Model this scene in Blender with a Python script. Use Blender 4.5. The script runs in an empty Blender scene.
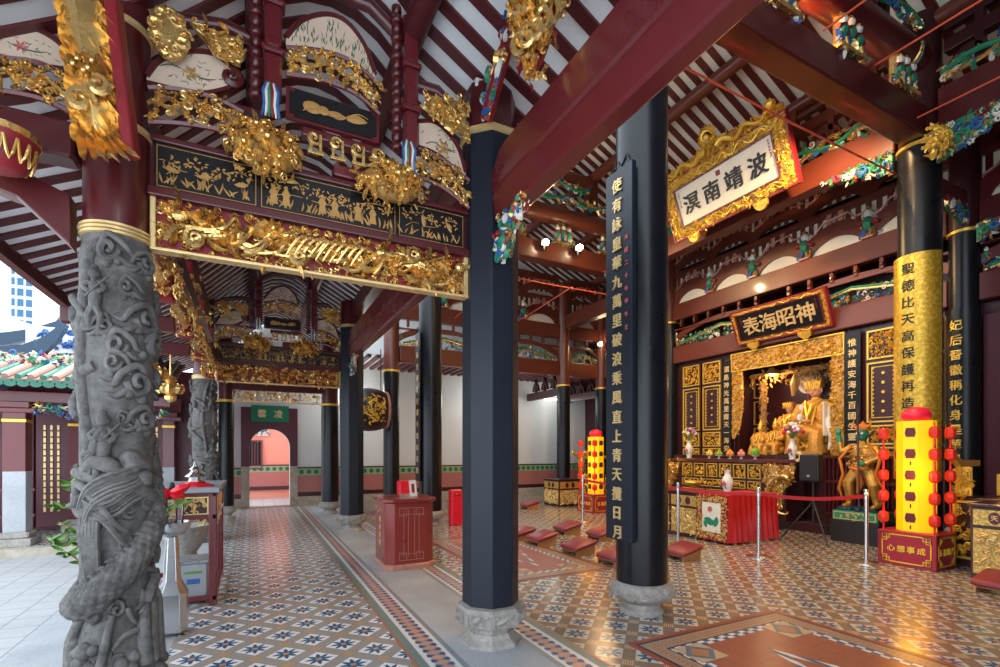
import bpy, bmesh, math, random
from mathutils import Vector, Matrix
SC = bpy.context.scene
COL = SC.collection
PI = math.pi
sin, cos = math.sin, math.cos

# ---------------------------------------------------------------- mesh builder
class MB:
    def __init__(s):
        s.v = []; s.f = []; s.m = []; s.mi = 0
    def add(s, vs, fs, mi=None):
        b = len(s.v); s.v.extend(vs); k = s.mi if mi is None else mi
        for f in fs:
            s.f.append(tuple(i + b for i in f)); s.m.append(k)
    def box(s, x0, x1, y0, y1, z0, z1, mi=None):
        s.add([(x0,y0,z0),(x1,y0,z0),(x1,y1,z0),(x0,y1,z0),(x0,y0,z1),(x1,y0,z1),(x1,y1,z1),(x0,y1,z1)],
              [(0,3,2,1),(4,5,6,7),(0,1,5,4),(1,2,6,5),(2,3,7,6),(3,0,4,7)], mi)
    def bbox(s, x0, x1, y0, y1, z0, z1, b=.01, mi=None):
        # box with chamfered edges
        def ring(i, z, e):
            x_0, x_1, y_0, y_1 = x0+e, x1-e, y0+e, y1-e
            return [(x_0+i,y_0,z),(x_1-i,y_0,z),(x_1,y_0+i,z),(x_1,y_1-i,z),(x_1-i,y_1,z),(x_0+i,y_1,z),(x_0,y_1-i,z),(x_0,y_0+i,z)]
        s.loft([ring(b,z0,b), ring(b,z0+b,0), ring(b,z1-b,0), ring(b,z1,b)], mi=mi)
    def loft(s, rings, closed=True, caps=True, mi=None):
        n = len(rings[0]); vs = [p for r in rings for p in r]; fs = []
        for i in range(len(rings)-1):
            for j in range(n if closed else n-1):
                a = i*n+j; b = i*n+(j+1) % n
                fs.append((a, b, b+n, a+n))
        if caps:
            fs.append(tuple(range(n-1,-1,-1))); fs.append(tuple((len(rings)-1)*n+j for j in range(n)))
        s.add(vs, fs, mi)
    def lathe(s, prof, c=(0,0,0), n=24, rot=0, mi=None, sx=1, sy=1):
        s.loft([[(c[0]+r*sx*cos(rot+2*PI*j/n), c[1]+r*sy*sin(rot+2*PI*j/n), c[2]+z) for j in range(n)] for r, z in prof], mi=mi)
    def cyl(s, p0, p1, r, n=10, r1=None, mi=None):
        s.tube([p0, p1], [r, r if r1 is None else r1], n, mi)
    def tube(s, pts, rad, n=6, mi=None, flat=None):
        P = [Vector(p) for p in pts]
        if not isinstance(rad, (list, tuple)): rad = [rad]*len(P)
        rings = []; up = None
        for i, p in enumerate(P):
            t = (P[min(i+1, len(P)-1)] - P[max(i-1, 0)])
            if t.length < 1e-9: t = Vector((0,0,1))
            t.normalize()
            if up is None: up = Vector((0,0,1)) if abs(t.z) < .9 else Vector((1,0,0))
            a = up - t*up.dot(t)
            if a.length < 1e-6: a = t.orthogonal()
            a.normalize(); b = t.cross(a); up = a
            r = rad[i]
            rings.append([tuple(p + a*(r*cos(2*PI*j/n)) + b*(r*sin(2*PI*j/n)*(flat or 1))) for j in range(n)])
        s.loft(rings, mi=mi)
    def ball(s, c, r, nu=10, nv=7, mi=None, R=None):
        if not isinstance(r, (list, tuple)): r = (r, r, r)
        vs = []; fs = []
        for i in range(nv+1):
            t = PI*i/nv
            for j in range(nu):
                p = 2*PI*j/nu
                q = Vector((r[0]*sin(t)*cos(p), r[1]*sin(t)*sin(p), r[2]*cos(t)))
                if R: q = R @ q
                vs.append((c[0]+q.x, c[1]+q.y, c[2]+q.z))
        for i in range(nv):
            for j in range(nu):
                a = i*nu+j; b = i*nu+(j+1) % nu
                fs.append((a, a+nu, b+nu, b))
        s.add(vs, fs, mi)
    def prism(s, poly, fr, d0, d1, mi=None):
        # poly: list of (u, v) in frame fr (function u,v,w -> xyz), extruded between w = d0 and d1
        n = len(poly)
        vs = [fr(u, v, d0) for u, v in poly] + [fr(u, v, d1) for u, v in poly]
        fs = [tuple(range(n-1,-1,-1)), tuple(range(n, 2*n))]
        for j in range(n):
            k = (j+1) % n; fs.append((j, k, k+n, j+n))
        s.add(vs, fs, mi)
    def fbox(s, fr, u0, u1, v0, v1, w0, w1, mi=None):
        s.prism([(u0,v0),(u1,v0),(u1,v1),(u0,v1)], fr, w0, w1, mi)
    def rim(s, fr, u0, u1, v0, v1, t, w0, w1, mi=None):
        s.fbox(fr, u0, u1, v0, v0+t, w0, w1, mi); s.fbox(fr, u0, u1, v1-t, v1, w0, w1, mi)
        s.fbox(fr, u0, u0+t, v0+t, v1-t, w0, w1, mi); s.fbox(fr, u1-t, u1, v0+t, v1-t, w0, w1, mi)
    def build(s, name, mats, parent=None, smooth=False, world=True, bevel=0, auto=None):
        me = bpy.data.meshes.new(name)
        vs = s.v
        if parent is not None and world:
            r = parent
            while r.parent: r = r.parent
            M = (Matrix.Translation(r.location) @ r.rotation_euler.to_matrix().to_4x4()).inverted()
            L = r.location
            if r.rotation_euler.z == 0 and r.rotation_euler.x == 0 and r.rotation_euler.y == 0:
                vs = [(x-L[0], y-L[1], z-L[2]) for x, y, z in vs]
            else: vs = [tuple(M @ Vector(p)) for p in vs]
        me.from_pydata(vs, [], s.f)
        if not isinstance(mats, (list, tuple)): mats = [mats]
        for m in mats: me.materials.append(m)
        if len(mats) > 1: me.polygons.foreach_set('material_index', s.m)
        bm = bmesh.new(); bm.from_mesh(me)
        bmesh.ops.recalc_face_normals(bm, faces=bm.faces)
        bm.to_mesh(me); bm.free()
        if smooth or auto:
            me.polygons.foreach_set('use_smooth', [True]*len(me.polygons))
            try: me.set_sharp_from_angle(angle=math.radians(auto or (180 if smooth is True else smooth)))
            except Exception: pass
        me.update()
        o = bpy.data.objects.new(name, me); COL.objects.link(o)
        if parent is not None: o.parent = parent
        if bevel:
            b = o.modifiers.new('b', 'BEVEL'); b.width = bevel; b.segments = 2; b.limit_method = 'ANGLE'
        return o

def thing(name, label, cat, loc=(0,0,0), rz=0, group=None):
    o = bpy.data.objects.new(name, None); COL.objects.link(o)
    o.location = loc; o.rotation_euler = (0,0,rz); o['label'] = label; o['category'] = cat
    o.empty_display_size = .1
    if group: o['group'] = group
    return o
def tag(o, label, cat, group=None):
    o['label'] = label; o['category'] = cat
    if group: o['group'] = group
    return o
def struct(o):
    o['kind'] = 'structure'; return o
def stuff(o, label, cat):
    o['kind'] = 'stuff'; o['label'] = label; o['category'] = cat; return o
def dup(root, loc=None, dloc=None, rz=None, label=None, group=None):
    def rec(o, par):
        c = o.copy(); COL.objects.link(c); c.parent = par
        for ch in list(o.children): rec(ch, c)
        return c
    r = rec(root, None)
    if loc is not None: r.location = loc
    if dloc is not None: r.location = Vector(root.location) + Vector(dloc)
    if rz is not None: r.rotation_euler = (0,0,rz)
    if label: r['label'] = label
    if group: r['group'] = group
    return r

# frames: return function (u, v, w) -> xyz
def frame(o, U, V, N):
    o, U, V, N = Vector(o), Vector(U).normalized(), Vector(V).normalized(), Vector(N).normalized()
    def f(u, v, w=0): return tuple(o + U*u + V*v + N*w)
    f.M = Matrix(((U.x,V.x,N.x,o.x),(U.y,V.y,N.y,o.y),(U.z,V.z,N.z,o.z),(0,0,0,1)))
    return f
def front(y, x0=0, z0=0): return frame((x0,y,z0),(1,0,0),(0,0,1),(0,-1,0))      # faces -Y
def side(x, y0=0, z0=0): return frame((x,y0,z0),(0,-1,0),(0,0,1),(-1,0,0))       # faces -X, u runs towards -Y

# ---------------------------------------------------------------- shader helper
class X:
    nt = None
    def __init__(s, sock): s.s = sock
    @staticmethod
    def val(n):
        return n.s if isinstance(n, X) else n
    @staticmethod
    def op(o, *a):
        n = X.nt.nodes.new('ShaderNodeMath'); n.operation = o
        for i, q in enumerate(a):
            q = X.val(q)
            if isinstance(q, (int, float)): n.inputs[i].default_value = q
            else: X.nt.links.new(q, n.inputs[i])
        return X(n.outputs[0])
    def __add__(s, o): return X.op('ADD', s, o)
    __radd__ = __add__
    def __sub__(s, o): return X.op('SUBTRACT', s, o)
    def __rsub__(s, o): return X.op('SUBTRACT', o, s)
    def __mul__(s, o): return X.op('MULTIPLY', s, o)
    __rmul__ = __mul__
    def __truediv__(s, o): return X.op('DIVIDE', s, o)
    def lt(s, o): return X.op('LESS_THAN', s, o)
    def gt(s, o): return X.op('GREATER_THAN', s, o)
    def abs(s): return X.op('ABSOLUTE', s)
    def fr(s): return X.op('FRACT', s)
    def fl(s): return X.op('FLOOR', s)
def xmax(a, b): return X.op('MAXIMUM', a, b)
def xmin(a, b): return X.op('MINIMUM', a, b)
def mixc(fac, a, b):
    n = X.nt.nodes.new('ShaderNodeMix'); n.data_type = 'RGBA'
    X.nt.links.new(X.val(fac), n.inputs[0]) if isinstance(fac, X) else setattr(n.inputs[0], 'default_value', fac)
    for i, q in ((6, a), (7, b)):
        if isinstance(q, (tuple, list)): n.inputs[i].default_value = (*q[:3], 1)
        else: X.nt.links.new(X.val(q), n.inputs[i])
    return X(n.outputs[2])
def coords(kind='Object'):
    if kind == 'World':
        g = X.nt.nodes.new('ShaderNodeNewGeometry'); src = g.outputs['Position']
    else:
        g = X.nt.nodes.new('ShaderNodeTexCoord'); src = g.outputs[kind]
    sp = X.nt.nodes.new('ShaderNodeSeparateXYZ'); X.nt.links.new(src, sp.inputs[0])
    return X(sp.outputs[0]), X(sp.outputs[1]), X(sp.outputs[2]), src
def noise(scale, src=None, detail=4, rough=.55):
    n = X.nt.nodes.new('ShaderNodeTexNoise'); n.inputs['Scale'].default_value = scale
    n.inputs['Detail'].default_value = detail; n.inputs['Roughness'].default_value = rough
    if src is not None: X.nt.links.new(src, n.inputs['Vector'])
    return X(n.outputs['Fac'])
def base(name):
    m = bpy.data.materials.new(name); m.use_nodes = True
    X.nt = m.node_tree
    return m, m.node_tree.nodes['Principled BSDF']
def setc(b, c):
    if isinstance(c, X): X.nt.links.new(c.s, b.inputs['Base Color'])
    else: b.inputs['Base Color'].default_value = (*c[:3], 1)
def bump(b, h, strength=.3, dist=.01):
    n = X.nt.nodes.new('ShaderNodeBump'); n.inputs['Strength'].default_value = strength
    n.inputs['Distance'].default_value = dist
    X.nt.links.new(h.s, n.inputs['Height']); X.nt.links.new(n.outputs[0], b.inputs['Normal'])
def mat(name, c, rough=.5, metal=0, var=.12, vscale=6, bmp=0, bscale=60, coat=0, emit=0, spec=.5, alpha=1, trans=0):
    m, b = base(name)
    _, _, _, src = coords('Object')
    if var:
        n = noise(vscale, src)
        f = X.op('SUBTRACT', n, .5)*2.2
        setc(b, mixc(xmin(xmax(f*.5+.5, 0), 1), tuple(k*(1-var) for k in c), tuple(min(1, k*(1+var)) for k in c)))
        r = n*.2+(rough-.1); X.nt.links.new(r.s, b.inputs['Roughness'])
    else:
        setc(b, c); b.inputs['Roughness'].default_value = rough
    b.inputs['Metallic'].default_value = metal
    b.inputs['Specular IOR Level'].default_value = spec
    if coat: b.inputs['Coat Weight'].default_value = coat; b.inputs['Coat Roughness'].default_value = .08
    if bmp: bump(b, noise(bscale, src), bmp, .01)
    if emit:
        b.inputs['Emission Color'].default_value = (*c, 1); b.inputs['Emission Strength'].default_value = emit
    if trans: b.inputs['Transmission Weight'].default_value = trans
    return m

M = {}
M['red'] = mat('red_lacquer', (.085,.009,.011), .32, var=.15, vscale=3, coat=.3)
M['redb'] = mat('bright_red_lacquer', (.135,.013,.017), .3, var=.12, vscale=3, coat=.3)
M['brown'] = mat('lamplit_red_lacquer', (.14,.03,.015), .4, var=.15, vscale=2.5, coat=.2)  # red lacquer of the hall, orange lamp light put into its colour
M['black'] = mat('black_lacquer', (.008,.009,.012), .3, var=.2, vscale=5, spec=.35)
M['navy'] = mat('blue_black_paint', (.012,.016,.027), .42, var=.15, vscale=4, spec=.35)
M['panelblk'] = mat('black_panel', (.006,.006,.007), .3, var=.1)
M['gold'] = mat('gold_leaf', (.98,.56,.2), .27, .85, var=.3, vscale=9, bmp=.25, bscale=40)
M['goldy'] = mat('yellow_gold', (1,.58,.09), .36, .6, var=.18, vscale=14, bmp=.2, bscale=50)
M['goldp'] = mat('pale_gold', (.83,.6,.27), .42, .5, var=.2, vscale=20)
M['dgold'] = mat('old_gold_paint', (.55,.3,.09), .5, .35, var=.25, vscale=12)
M['darkwood'] = mat('dark_red_wood', (.045,.009,.012), .35, var=.2, vscale=4, coat=.2)
M['rafter'] = mat('rafter_red', (.09,.012,.016), .45, var=.15)
M['rafterh'] = mat('hall_rafter_red', (.11,.018,.013), .45, var=.15)
M['tile_w'] = mat('white_roof_board', (.82,.84,.86), .7, var=.06, vscale=3, bmp=.1)
M['tile_h'] = mat('cream_roof_board', (.78,.72,.6), .7, var=.1, vscale=3)
M['cream'] = mat('cream_paint', (.72,.55,.42), .5, var=.08, vscale=8)
M['creamw'] = mat('cream_white_paint', (.85,.78,.62), .5, var=.06, vscale=8)
M['cgreen'] = mat('carving_green', (.02,.24,.13), .4)
M['cblue'] = mat('carving_blue', (.03,.12,.36), .4)
M['cwhite'] = mat('carving_white', (.8,.76,.68), .45)
M['cred'] = mat('carving_red', (.26,.012,.02), .45)
M['white'] = mat('white_paint', (.8,.8,.8), .5, var=.04)
M['wallw'] = mat('white_wall', (.74,.74,.73), .8, var=.06, vscale=1.2, bmp=.05)
M['pinkw'] = mat('salmon_wall', (.95,.42,.32), .8, var=.06, vscale=1.5)
M['steel'] = mat('stainless_steel', (.62,.63,.65), .25, 1, var=0)
M['greyp'] = mat('grey_painted_metal', (.33,.35,.38), .4, var=.08)
M['ink'] = mat('ink', (.01,.01,.012), .5, var=0)
M['inkg'] = mat('painted_green', (.05,.13,.07), .6, var=.1)
M['inkp'] = mat('painted_pink', (.62,.13,.14), .6, var=.1)
M['green'] = mat('green_board', (.0,.2,.1), .5, var=.08)
M['leaf'] = mat('leaf_green', (.14,.3,.07), .5, var=.35, vscale=9)
M['redcloth'] = mat('red_cloth', (.52,.01,.014), .5, var=.12, vscale=8)
M['redribbon'] = mat('red_ribbon', (.8,.01,.03), .4, var=.1)
M['vinyl'] = mat('maroon_vinyl', (.24,.025,.038), .4, var=.12)
M['armour'] = mat('aged_gilded_armour', (.55,.3,.06), .38, .6, var=.55, vscale=9, bmp=.5, bscale=45)
M['wood'] = mat('varnished_wood', (.42,.2,.07), .35, var=.25, vscale=7)
M['porc'] = mat('white_porcelain', (.82,.78,.7), .15, var=.03)
M['mahog'] = mat('mahogany', (.26,.032,.026), .3, var=.25, vscale=3, coat=.4)
M['mahogl'] = mat('mahogany_edge', (.5,.22,.16), .3, var=.1, coat=.4)
M['blackp'] = mat('black_plastic', (.012,.012,.013), .5, var=.1)
M['skin'] = mat('painted_face', (.75,.36,.18), .45, var=.05)
M['orange'] = mat('orange_cloth', (.66,.2,.02), .5, var=.3, vscale=25)
M['robe'] = mat('gold_brocade', (.62,.3,.05), .42, .3, var=.6, vscale=22, bmp=.4, bscale=70)
M['bulb'] = mat('lamp_glass', (1,.82,.5), .3, var=0, emit=60)
M['bulbg'] = mat('lit_orange_lamp', (1,.25,.03), .3, var=0, emit=9)
M['lanty'] = mat('lit_yellow_lantern', (1,.48,.0), .45, var=.08, emit=.55)
M['lantr'] = mat('lit_red_lantern', (.62,.02,.005), .45, var=.15, emit=.16)
M['lantp'] = mat('pink_red_ball', (.8,.015,.05), .4, var=.05, emit=.15)
M['tube'] = mat('fluorescent_tube', (.9,1,.9), .3, var=0, emit=5)
M['bluetile'] = mat('blue_glazed_ridge', (.006,.035,.075), .35, var=.25, vscale=5)
M['greentile'] = mat('green_glazed_tile', (.012,.13,.08), .25, var=.25, vscale=9)
M['pinktile'] = mat('faded_terracotta', (.3,.16,.13), .7, var=.2, vscale=9)
M['purple'] = mat('dark_crimson_door', (.1,.012,.024), .4, var=.1)

def mk_stone(name, c1, c2, sc=18, b=.5):
    m, bs = base(name); _, _, _, src = coords('Object')
    n = noise(sc, src, 8, .65); n2 = noise(1.7, src, 3)
    f = xmin(xmax((n-.5)*2.0+(n2-.5)*1.6+.5, 0), 1)
    setc(bs, mixc(f, c1, c2)); bs.inputs['Roughness'].default_value = .82
    bump(bs, noise(sc*4, src, 6, .7)+n*.7, b, .012)
    return m
M['stone'] = mk_stone('dark_carved_stone', (.055,.052,.05), (.21,.2,.19))
M['granite'] = mk_stone('grey_granite', (.36,.38,.41), (.53,.555,.58), 60, .15)
M['base'] = mk_stone('pillar_base_granite', (.24,.22,.2), (.48,.45,.41), 25, .5)
M['warmst'] = mk_stone('weathered_stone', (.34,.28,.2), (.55,.5,.42), 9, .3)
# ---------------------------------------------------------------- patterned floor materials
def star_floor(name, ph_p, ph_q, P=.29, lamp_tint=0):
    m, b = base(name)
    x, y, z, src = coords('World')
    k = 1/math.sqrt(2)
    p = ((x+y)*k - ph_p)/P; q = ((x-y)*k - ph_q)/P
    a = (p+.5).fr()-.5; c = (q+.5).fr()-.5
    aa = a.abs(); ca = c.abs(); T = .345
    mx = xmax(aa, ca)
    # outline star: eight points
    th = X.op('ARCTAN2', a, c); r = X.op('SQRT', a*a+c*c)
    t = ((th*(8/(2*PI))).fr()-.5).abs()*2
    star = r.lt(t*.2+.14)
    cen = ((a+c).abs()).lt(.095)*((a-c).abs()).lt(.095)
    nz = noise(3.2, src, 3); n2 = noise(40, src, 2)
    white = mixc(n2, (.56,.5,.4), (.7,.64,.53)) if lamp_tint else mixc(n2, (.78,.8,.82), (.92,.93,.94))
    col = mixc(star, white, mixc(n2, (.012,.07,.17), (.03,.16,.31)))
    col = mixc(cen, col, (.62,.28,.13))
    band = mixc(n2, (.2,.14,.095), (.3,.22,.155)) if lamp_tint else mixc(n2, (.29,.265,.24), (.42,.39,.36))
    a2 = .5-aa; c2 = .5-ca
    inx = xmin(aa, ca).gt(T)
    dia = ((a2/.165*3).fr()-.5).abs()+((c2/.165*3).fr()-.5).abs()
    cross = mixc(dia.lt(.42), (.62,.46,.3), (.22,.09,.05))
    band = mixc(inx, band, cross)
    grout = ((mx-T).abs()).lt(.008)
    col = mixc(mx.gt(T), col, band)
    col = mixc(grout, col, (.2,.18,.16))
    wear = xmin(xmax((nz-.45)*2.2, 0), 1)*.12
    col = mixc(wear, col, (.33,.26,.2))
    setc(b, col)
    rr = nz*.22+.1; X.nt.links.new(rr.s, b.inputs['Roughness'])
    bump(b, noise(5, src, 2)*.5+mx.gt(T)*.03, .1, .01)
    if lamp_tint: b.inputs['Coat Weight'].default_value = .35; b.inputs['Coat Roughness'].default_value = .2
    return m
M['floor_hall'] = star_floor('star_tile_hall', 4.014, -.639, lamp_tint=1)  # same tiles as the passage, warm lamp light put into their colours
M['floor_pass'] = star_floor('star_tile_passage', 2.949, -2.623)

def strip_floor(name, x0, side_):
    # bands counted in metres from the stone edge x0 away (side_ = -1 towards passage, +1 towards hall)
    m, b = base(name)
    x, y, z, src = coords('World')
    d = (x-x0)*side_
    n2 = noise(40, src, 2)
    col = mixc(d.gt(.045), (.28,.3,.33), (.78,.78,.76))
    tri = d.gt(.075)*d.lt(.215)
    u = (d-.145)/.07; v = (y/.095).fr()
    s = (v-.5).abs()*2
    f1 = ((u.abs()*.9)+s).lt(.85)
    f2 = ((u.abs())+(1-s)).lt(.75)
    tcol = mixc(f1, (.015,.07,.22), (.66,.33,.2)); tcol = mixc(u.abs().gt(.82)*s.lt(.5), tcol, (.75,.75,.73)); tcol = mixc(f2*.0, tcol, (.7,.7,.68))
    tcol = mixc(((u.abs()+s)-1.05).abs().lt(.055), tcol, (.72,.72,.7))
    col = mixc(tri, col, tcol)
    col = mixc(d.gt(.25), col, (.19,.27,.245))
    col = mixc(d.gt(.315), col, mixc((y/.03).fr().gt(.5), (.5,.22,.12), (.3,.13,.08)))
    col = mixc(d.gt(.34), col, (.3,.25,.21))
    setc(b, col); b.inputs['Roughness'].default_value = .3
    return m
M['strip_l'] = strip_floor('border_tiles_passage', 1.36, -1)
M['strip_r'] = strip_floor('border_tiles_hall', 1.91, 1)

def rug_floor(name, x0, x1, y0, y1):
    m, b = base(name); x, y, z, src = coords('World')
    mx = xmin(xmin(x-x0, x1-x), xmin(y-y0, y1-y))
    n2 = noise(40, src, 2); n1 = noise(2.5, src, 3)
    brick = xmin(((x/.16).fr()-.0).abs(), ((y/.16+(x/.16).fl()*.5).fr()).abs())
    red = mixc(brick.lt(.04), mixc(n1, (.28,.075,.05), (.4,.13,.09)), (.18,.08,.06))
    tan = mixc(((x/.04).fr()-.5).abs().lt(.22)*((y/.04).fr()-.5).abs().lt(.22), (.42,.25,.15), (.2,.11,.08))
    col = mixc(mx.gt(.05), (.32,.08,.05), (.03,.035,.045))
    col = mixc(mx.gt(.075), col, (.36,.26,.2)); col = mixc(mx.gt(.11), col, tan)
    col = mixc(mx.gt(.18), col, (.36,.26,.2)); col = mixc(mx.gt(.21), col, (.03,.035,.045))
    chk = X.op('MODULO', ((x+y)/.068).fl()+((x-y)/.05).fl()*0+1000, 2)
    isx = (cx0 := xmin(x-x0, x1-x)).lt(xmin(y-y0, y1-y)); al = isx*y+(1-isx)*x
    ck2 = X.op('MODULO', (al/.06).fl()+((mx-.225)/.0375).fl()+1000, 2)
    col = mixc(mx.gt(.225), col, mixc(ck2, (.72,.72,.7), (.03,.12,.24)))
    # stepped corner blocks
    cx = xmin(x-x0, x1-x); cy = xmin(y-y0, y1-y); blk = xmax(cx, cy).lt(.52)*mx.gt(.24)
    col = mixc(mx.gt(.30), col, red)
    bc = mixc((((cx-.38).abs()+(cy-.38).abs())).lt(.09), mixc((((cx-.38).abs()+(cy-.38).abs())).lt(.14), (.55,.4,.24), (.1,.2,.25)), (.45,.2,.1))
    col = mixc(blk, col, bc)
    # centre lozenge
    ux = ((x-(x0+x1)/2)/((x1-x0)/2-.5)).abs(); uy = ((y-(y0+y1)/2)/((y1-y0)/2-.55)).abs()
    L = ux+uy
    ring = L.lt(1)*L.gt(.86)
    ck3 = X.op('MODULO', (x/.045).fl()+1000, 2); col = mixc(ring, col, mixc(ck3, (.75,.75,.72), (.03,.12,.24)))
    inn = L.lt(.5)
    col = mixc(inn, col, mixc(((x/.09).fr()-.5).abs()+0*x, (.5,.36,.2), (.28,.14,.08)))
    col = mixc(((L-.5).abs()).lt(.03), col, (.04,.05,.06))
    setc(b, col); b.inputs['Roughness'].default_value = .28
    return m

def court_floor():
    m, b = base('courtyard_slabs'); x, y, z, src = coords('World')
    n = noise(1.3, src, 5); n2 = noise(14, src, 4)
    j = xmin((x/.3).fr(), ((y/.3+(x/.3).fl()*.5)).fr()).lt(.04)
    c = mixc(n*.6+n2*.4, (.34,.35,.36), (.6,.61,.62)); c = mixc(j*.8, c, (.2,.2,.21))
    setc(b, c); b.inputs['Roughness'].default_value = .75
    bump(b, n2, .3, .01); return m
M['court'] = court_floor()

def dado(name, along):
    m, b = base(name); x, y, z, src = coords('World'); u = x if along == 'x' else y
    a = ((u/.2).fr()-.5).abs(); c = (((z-.4)/.2).fr()-.5).abs()
    r = a+c
    pink = mixc(((r*6).fr()).lt(.5), (.62,.27,.23), (.33,.08,.075))
    g = ((((u/.19).fr()-.5).abs())*((u/.19).fr()-.5).abs()+((z-.935)/.19)*((z-.935)/.19)).lt(.11)
    green = mixc(g, (.3,.42,.24), (.02,.17,.06))
    col = mixc(z.gt(.84), pink, green)
    col = mixc(z.gt(1.03), col, (.06,.012,.016)); col = mixc(z.gt(.38), (.06,.012,.016), col)
    setc(b, col); b.inputs['Roughness'].default_value = .3
    bump(b, r, .2, .01)
    return m
M['dado'] = dado('glazed_dado_tiles', 'x'); M['dado_y'] = dado('glazed_dado_tiles_side', 'y')

def speckle(name, c0, c1, sc):
    m, b = base(name); _, _, _, src = coords('Object')
    n = noise(sc, src, 8, .7); f = xmin(xmax((n-.45)*5, 0), 1)
    setc(b, mixc(f, c0, c1)); b.inputs['Metallic'].default_value = .5; b.inputs['Roughness'].default_value = .38
    return m
M['goldboard'] = speckle('flecked_gold_board', (.5,.31,.02), (.86,.58,.1), 22)
M['cgold'] = speckle('carved_gold_ground', (.5,.3,.06), (.98,.74,.25), 30)

# ---------------------------------------------------------------- carving generators (u, v, w in a frame)
def g_scroll(mb, fr, u, v, R, rt, turns=1.4, a0=0, sgn=1, mi=0, lift=.0, n=14, k=5):
    pts = []; rad = []
    for i in range(n):
        t = i/(n-1); a = a0+sgn*turns*2*PI*t; r = R*(1-.82*t)
        pts.append(fr(u+r*cos(a), v+r*sin(a), lift+rt*.6+R*.35*t)); rad.append(rt*(.45+.75*sin(PI*min(1, t*1.15+.1))))
    mb.tube(pts, rad, k, mi)
def g_leaf(mb, fr, u, v, L, Wd, a, bend=.6, mi=0, lift=.0, n=6, hgt=None):
    h = Wd*.5 if hgt is None else hgt
    vs = []; x, y, t_a = u, v, a
    for i in range(n+1):
        t = i/n; w = Wd*.5*sin(PI*(t*.92+.08))**.8 if t < 1 else .0005
        nx, ny = -sin(t_a), cos(t_a); z = lift+h*sin(PI*t)*.9
        vs += [fr(x-nx*w, y-ny*w, z*.5), fr(x, y, z+h*.5), fr(x+nx*w, y+ny*w, z*.5)]
        x += cos(t_a)*L/n; y += sin(t_a)*L/n; t_a += bend/n
    fs = []
    for i in range(n):
        b = i*3; fs += [(b, b+1, b+4, b+3), (b+1, b+2, b+5, b+4)]
    fs2 = [tuple(reversed(f)) for f in fs]
    mb.add(vs, fs, mi)
    # back side so it is a solid sliver
    vb = [fr(0,0,0)]
def g_flower(mb, fr, u, v, R, n=7, mi=0, lift=0, a0=0, mc=None):
    for i in range(n):
        a = a0+2*PI*i/n
        g_leaf(mb, fr, u+cos(a)*R*.15, v+sin(a)*R*.15, R*.9, R*.75, a, .3, mi, lift, 4, R*.3)
    mb.ball(fr(u, v, lift+R*.28), R*.28, 6, 4, mi if mc is None else mc)
def g_vine(mb, fr, u0, v0, u1, v1, amp, waves, r, mi=0, lift=.01, n=24, ph=0, k=5):
    pts = []; L = math.hypot(u1-u0, v1-v0); nx, ny = -(v1-v0)/L, (u1-u0)/L
    for i in range(n+1):
        t = i/n; s = amp*sin(2*PI*waves*t+ph)
        pts.append(fr(u0+(u1-u0)*t+nx*s, v0+(v1-v0)*t+ny*s, lift+r+.3*amp*sin(2*PI*waves*t*1.7+ph)))
    mb.tube(pts, r, k, mi)
def carve(mb, fr, u0, u1, v0, v1, seed=0, size=.05, dens=1.0, inside=None, mis=(0,), depth=.03, n_k=5, flowers=.2, leaves=.45):
    """fill a region with pierced scrollwork: spirals, leaves and flower heads"""
    R = random.Random(seed); area = (u1-u0)*(v1-v0)
    N = int(area/(size*size)*1.15*dens)
    cols = max(1, int((u1-u0)/size)); rows = max(1, int((v1-v0)/size))
    cells = []
    while len(cells) < N: cells += [(i, j) for i in range(cols) for j in range(rows)]
    R.shuffle(cells)
    for i, j in cells[:max(1, N)]:
        u = u0+(i+R.uniform(.1,.9))*(u1-u0)/cols; v = v0+(j+R.uniform(.1,.9))*(v1-v0)/rows
        if inside and not inside(u, v): continue
        s = size*R.uniform(.55, 1.05); q = R.random(); mi = R.choice(mis); lf = R.uniform(0, depth)
        if q < flowers: g_flower(mb, fr, u, v, s*.62, R.choice((5,6)), mi, lf, R.uniform(0, 6), R.choice(mis))
        elif q < flowers+leaves: g_leaf(mb, fr, u, v, s*1.5, s*.55, R.uniform(0, 6.28), R.uniform(-1.6, 1.6), mi, lf, 4)
        else: g_scroll(mb, fr, u, v, s*.6, s*.15, R.uniform(.9, 1.6), R.uniform(0, 6.28), R.choice((1,-1)), mi, lf, 9, n_k-1)

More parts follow.
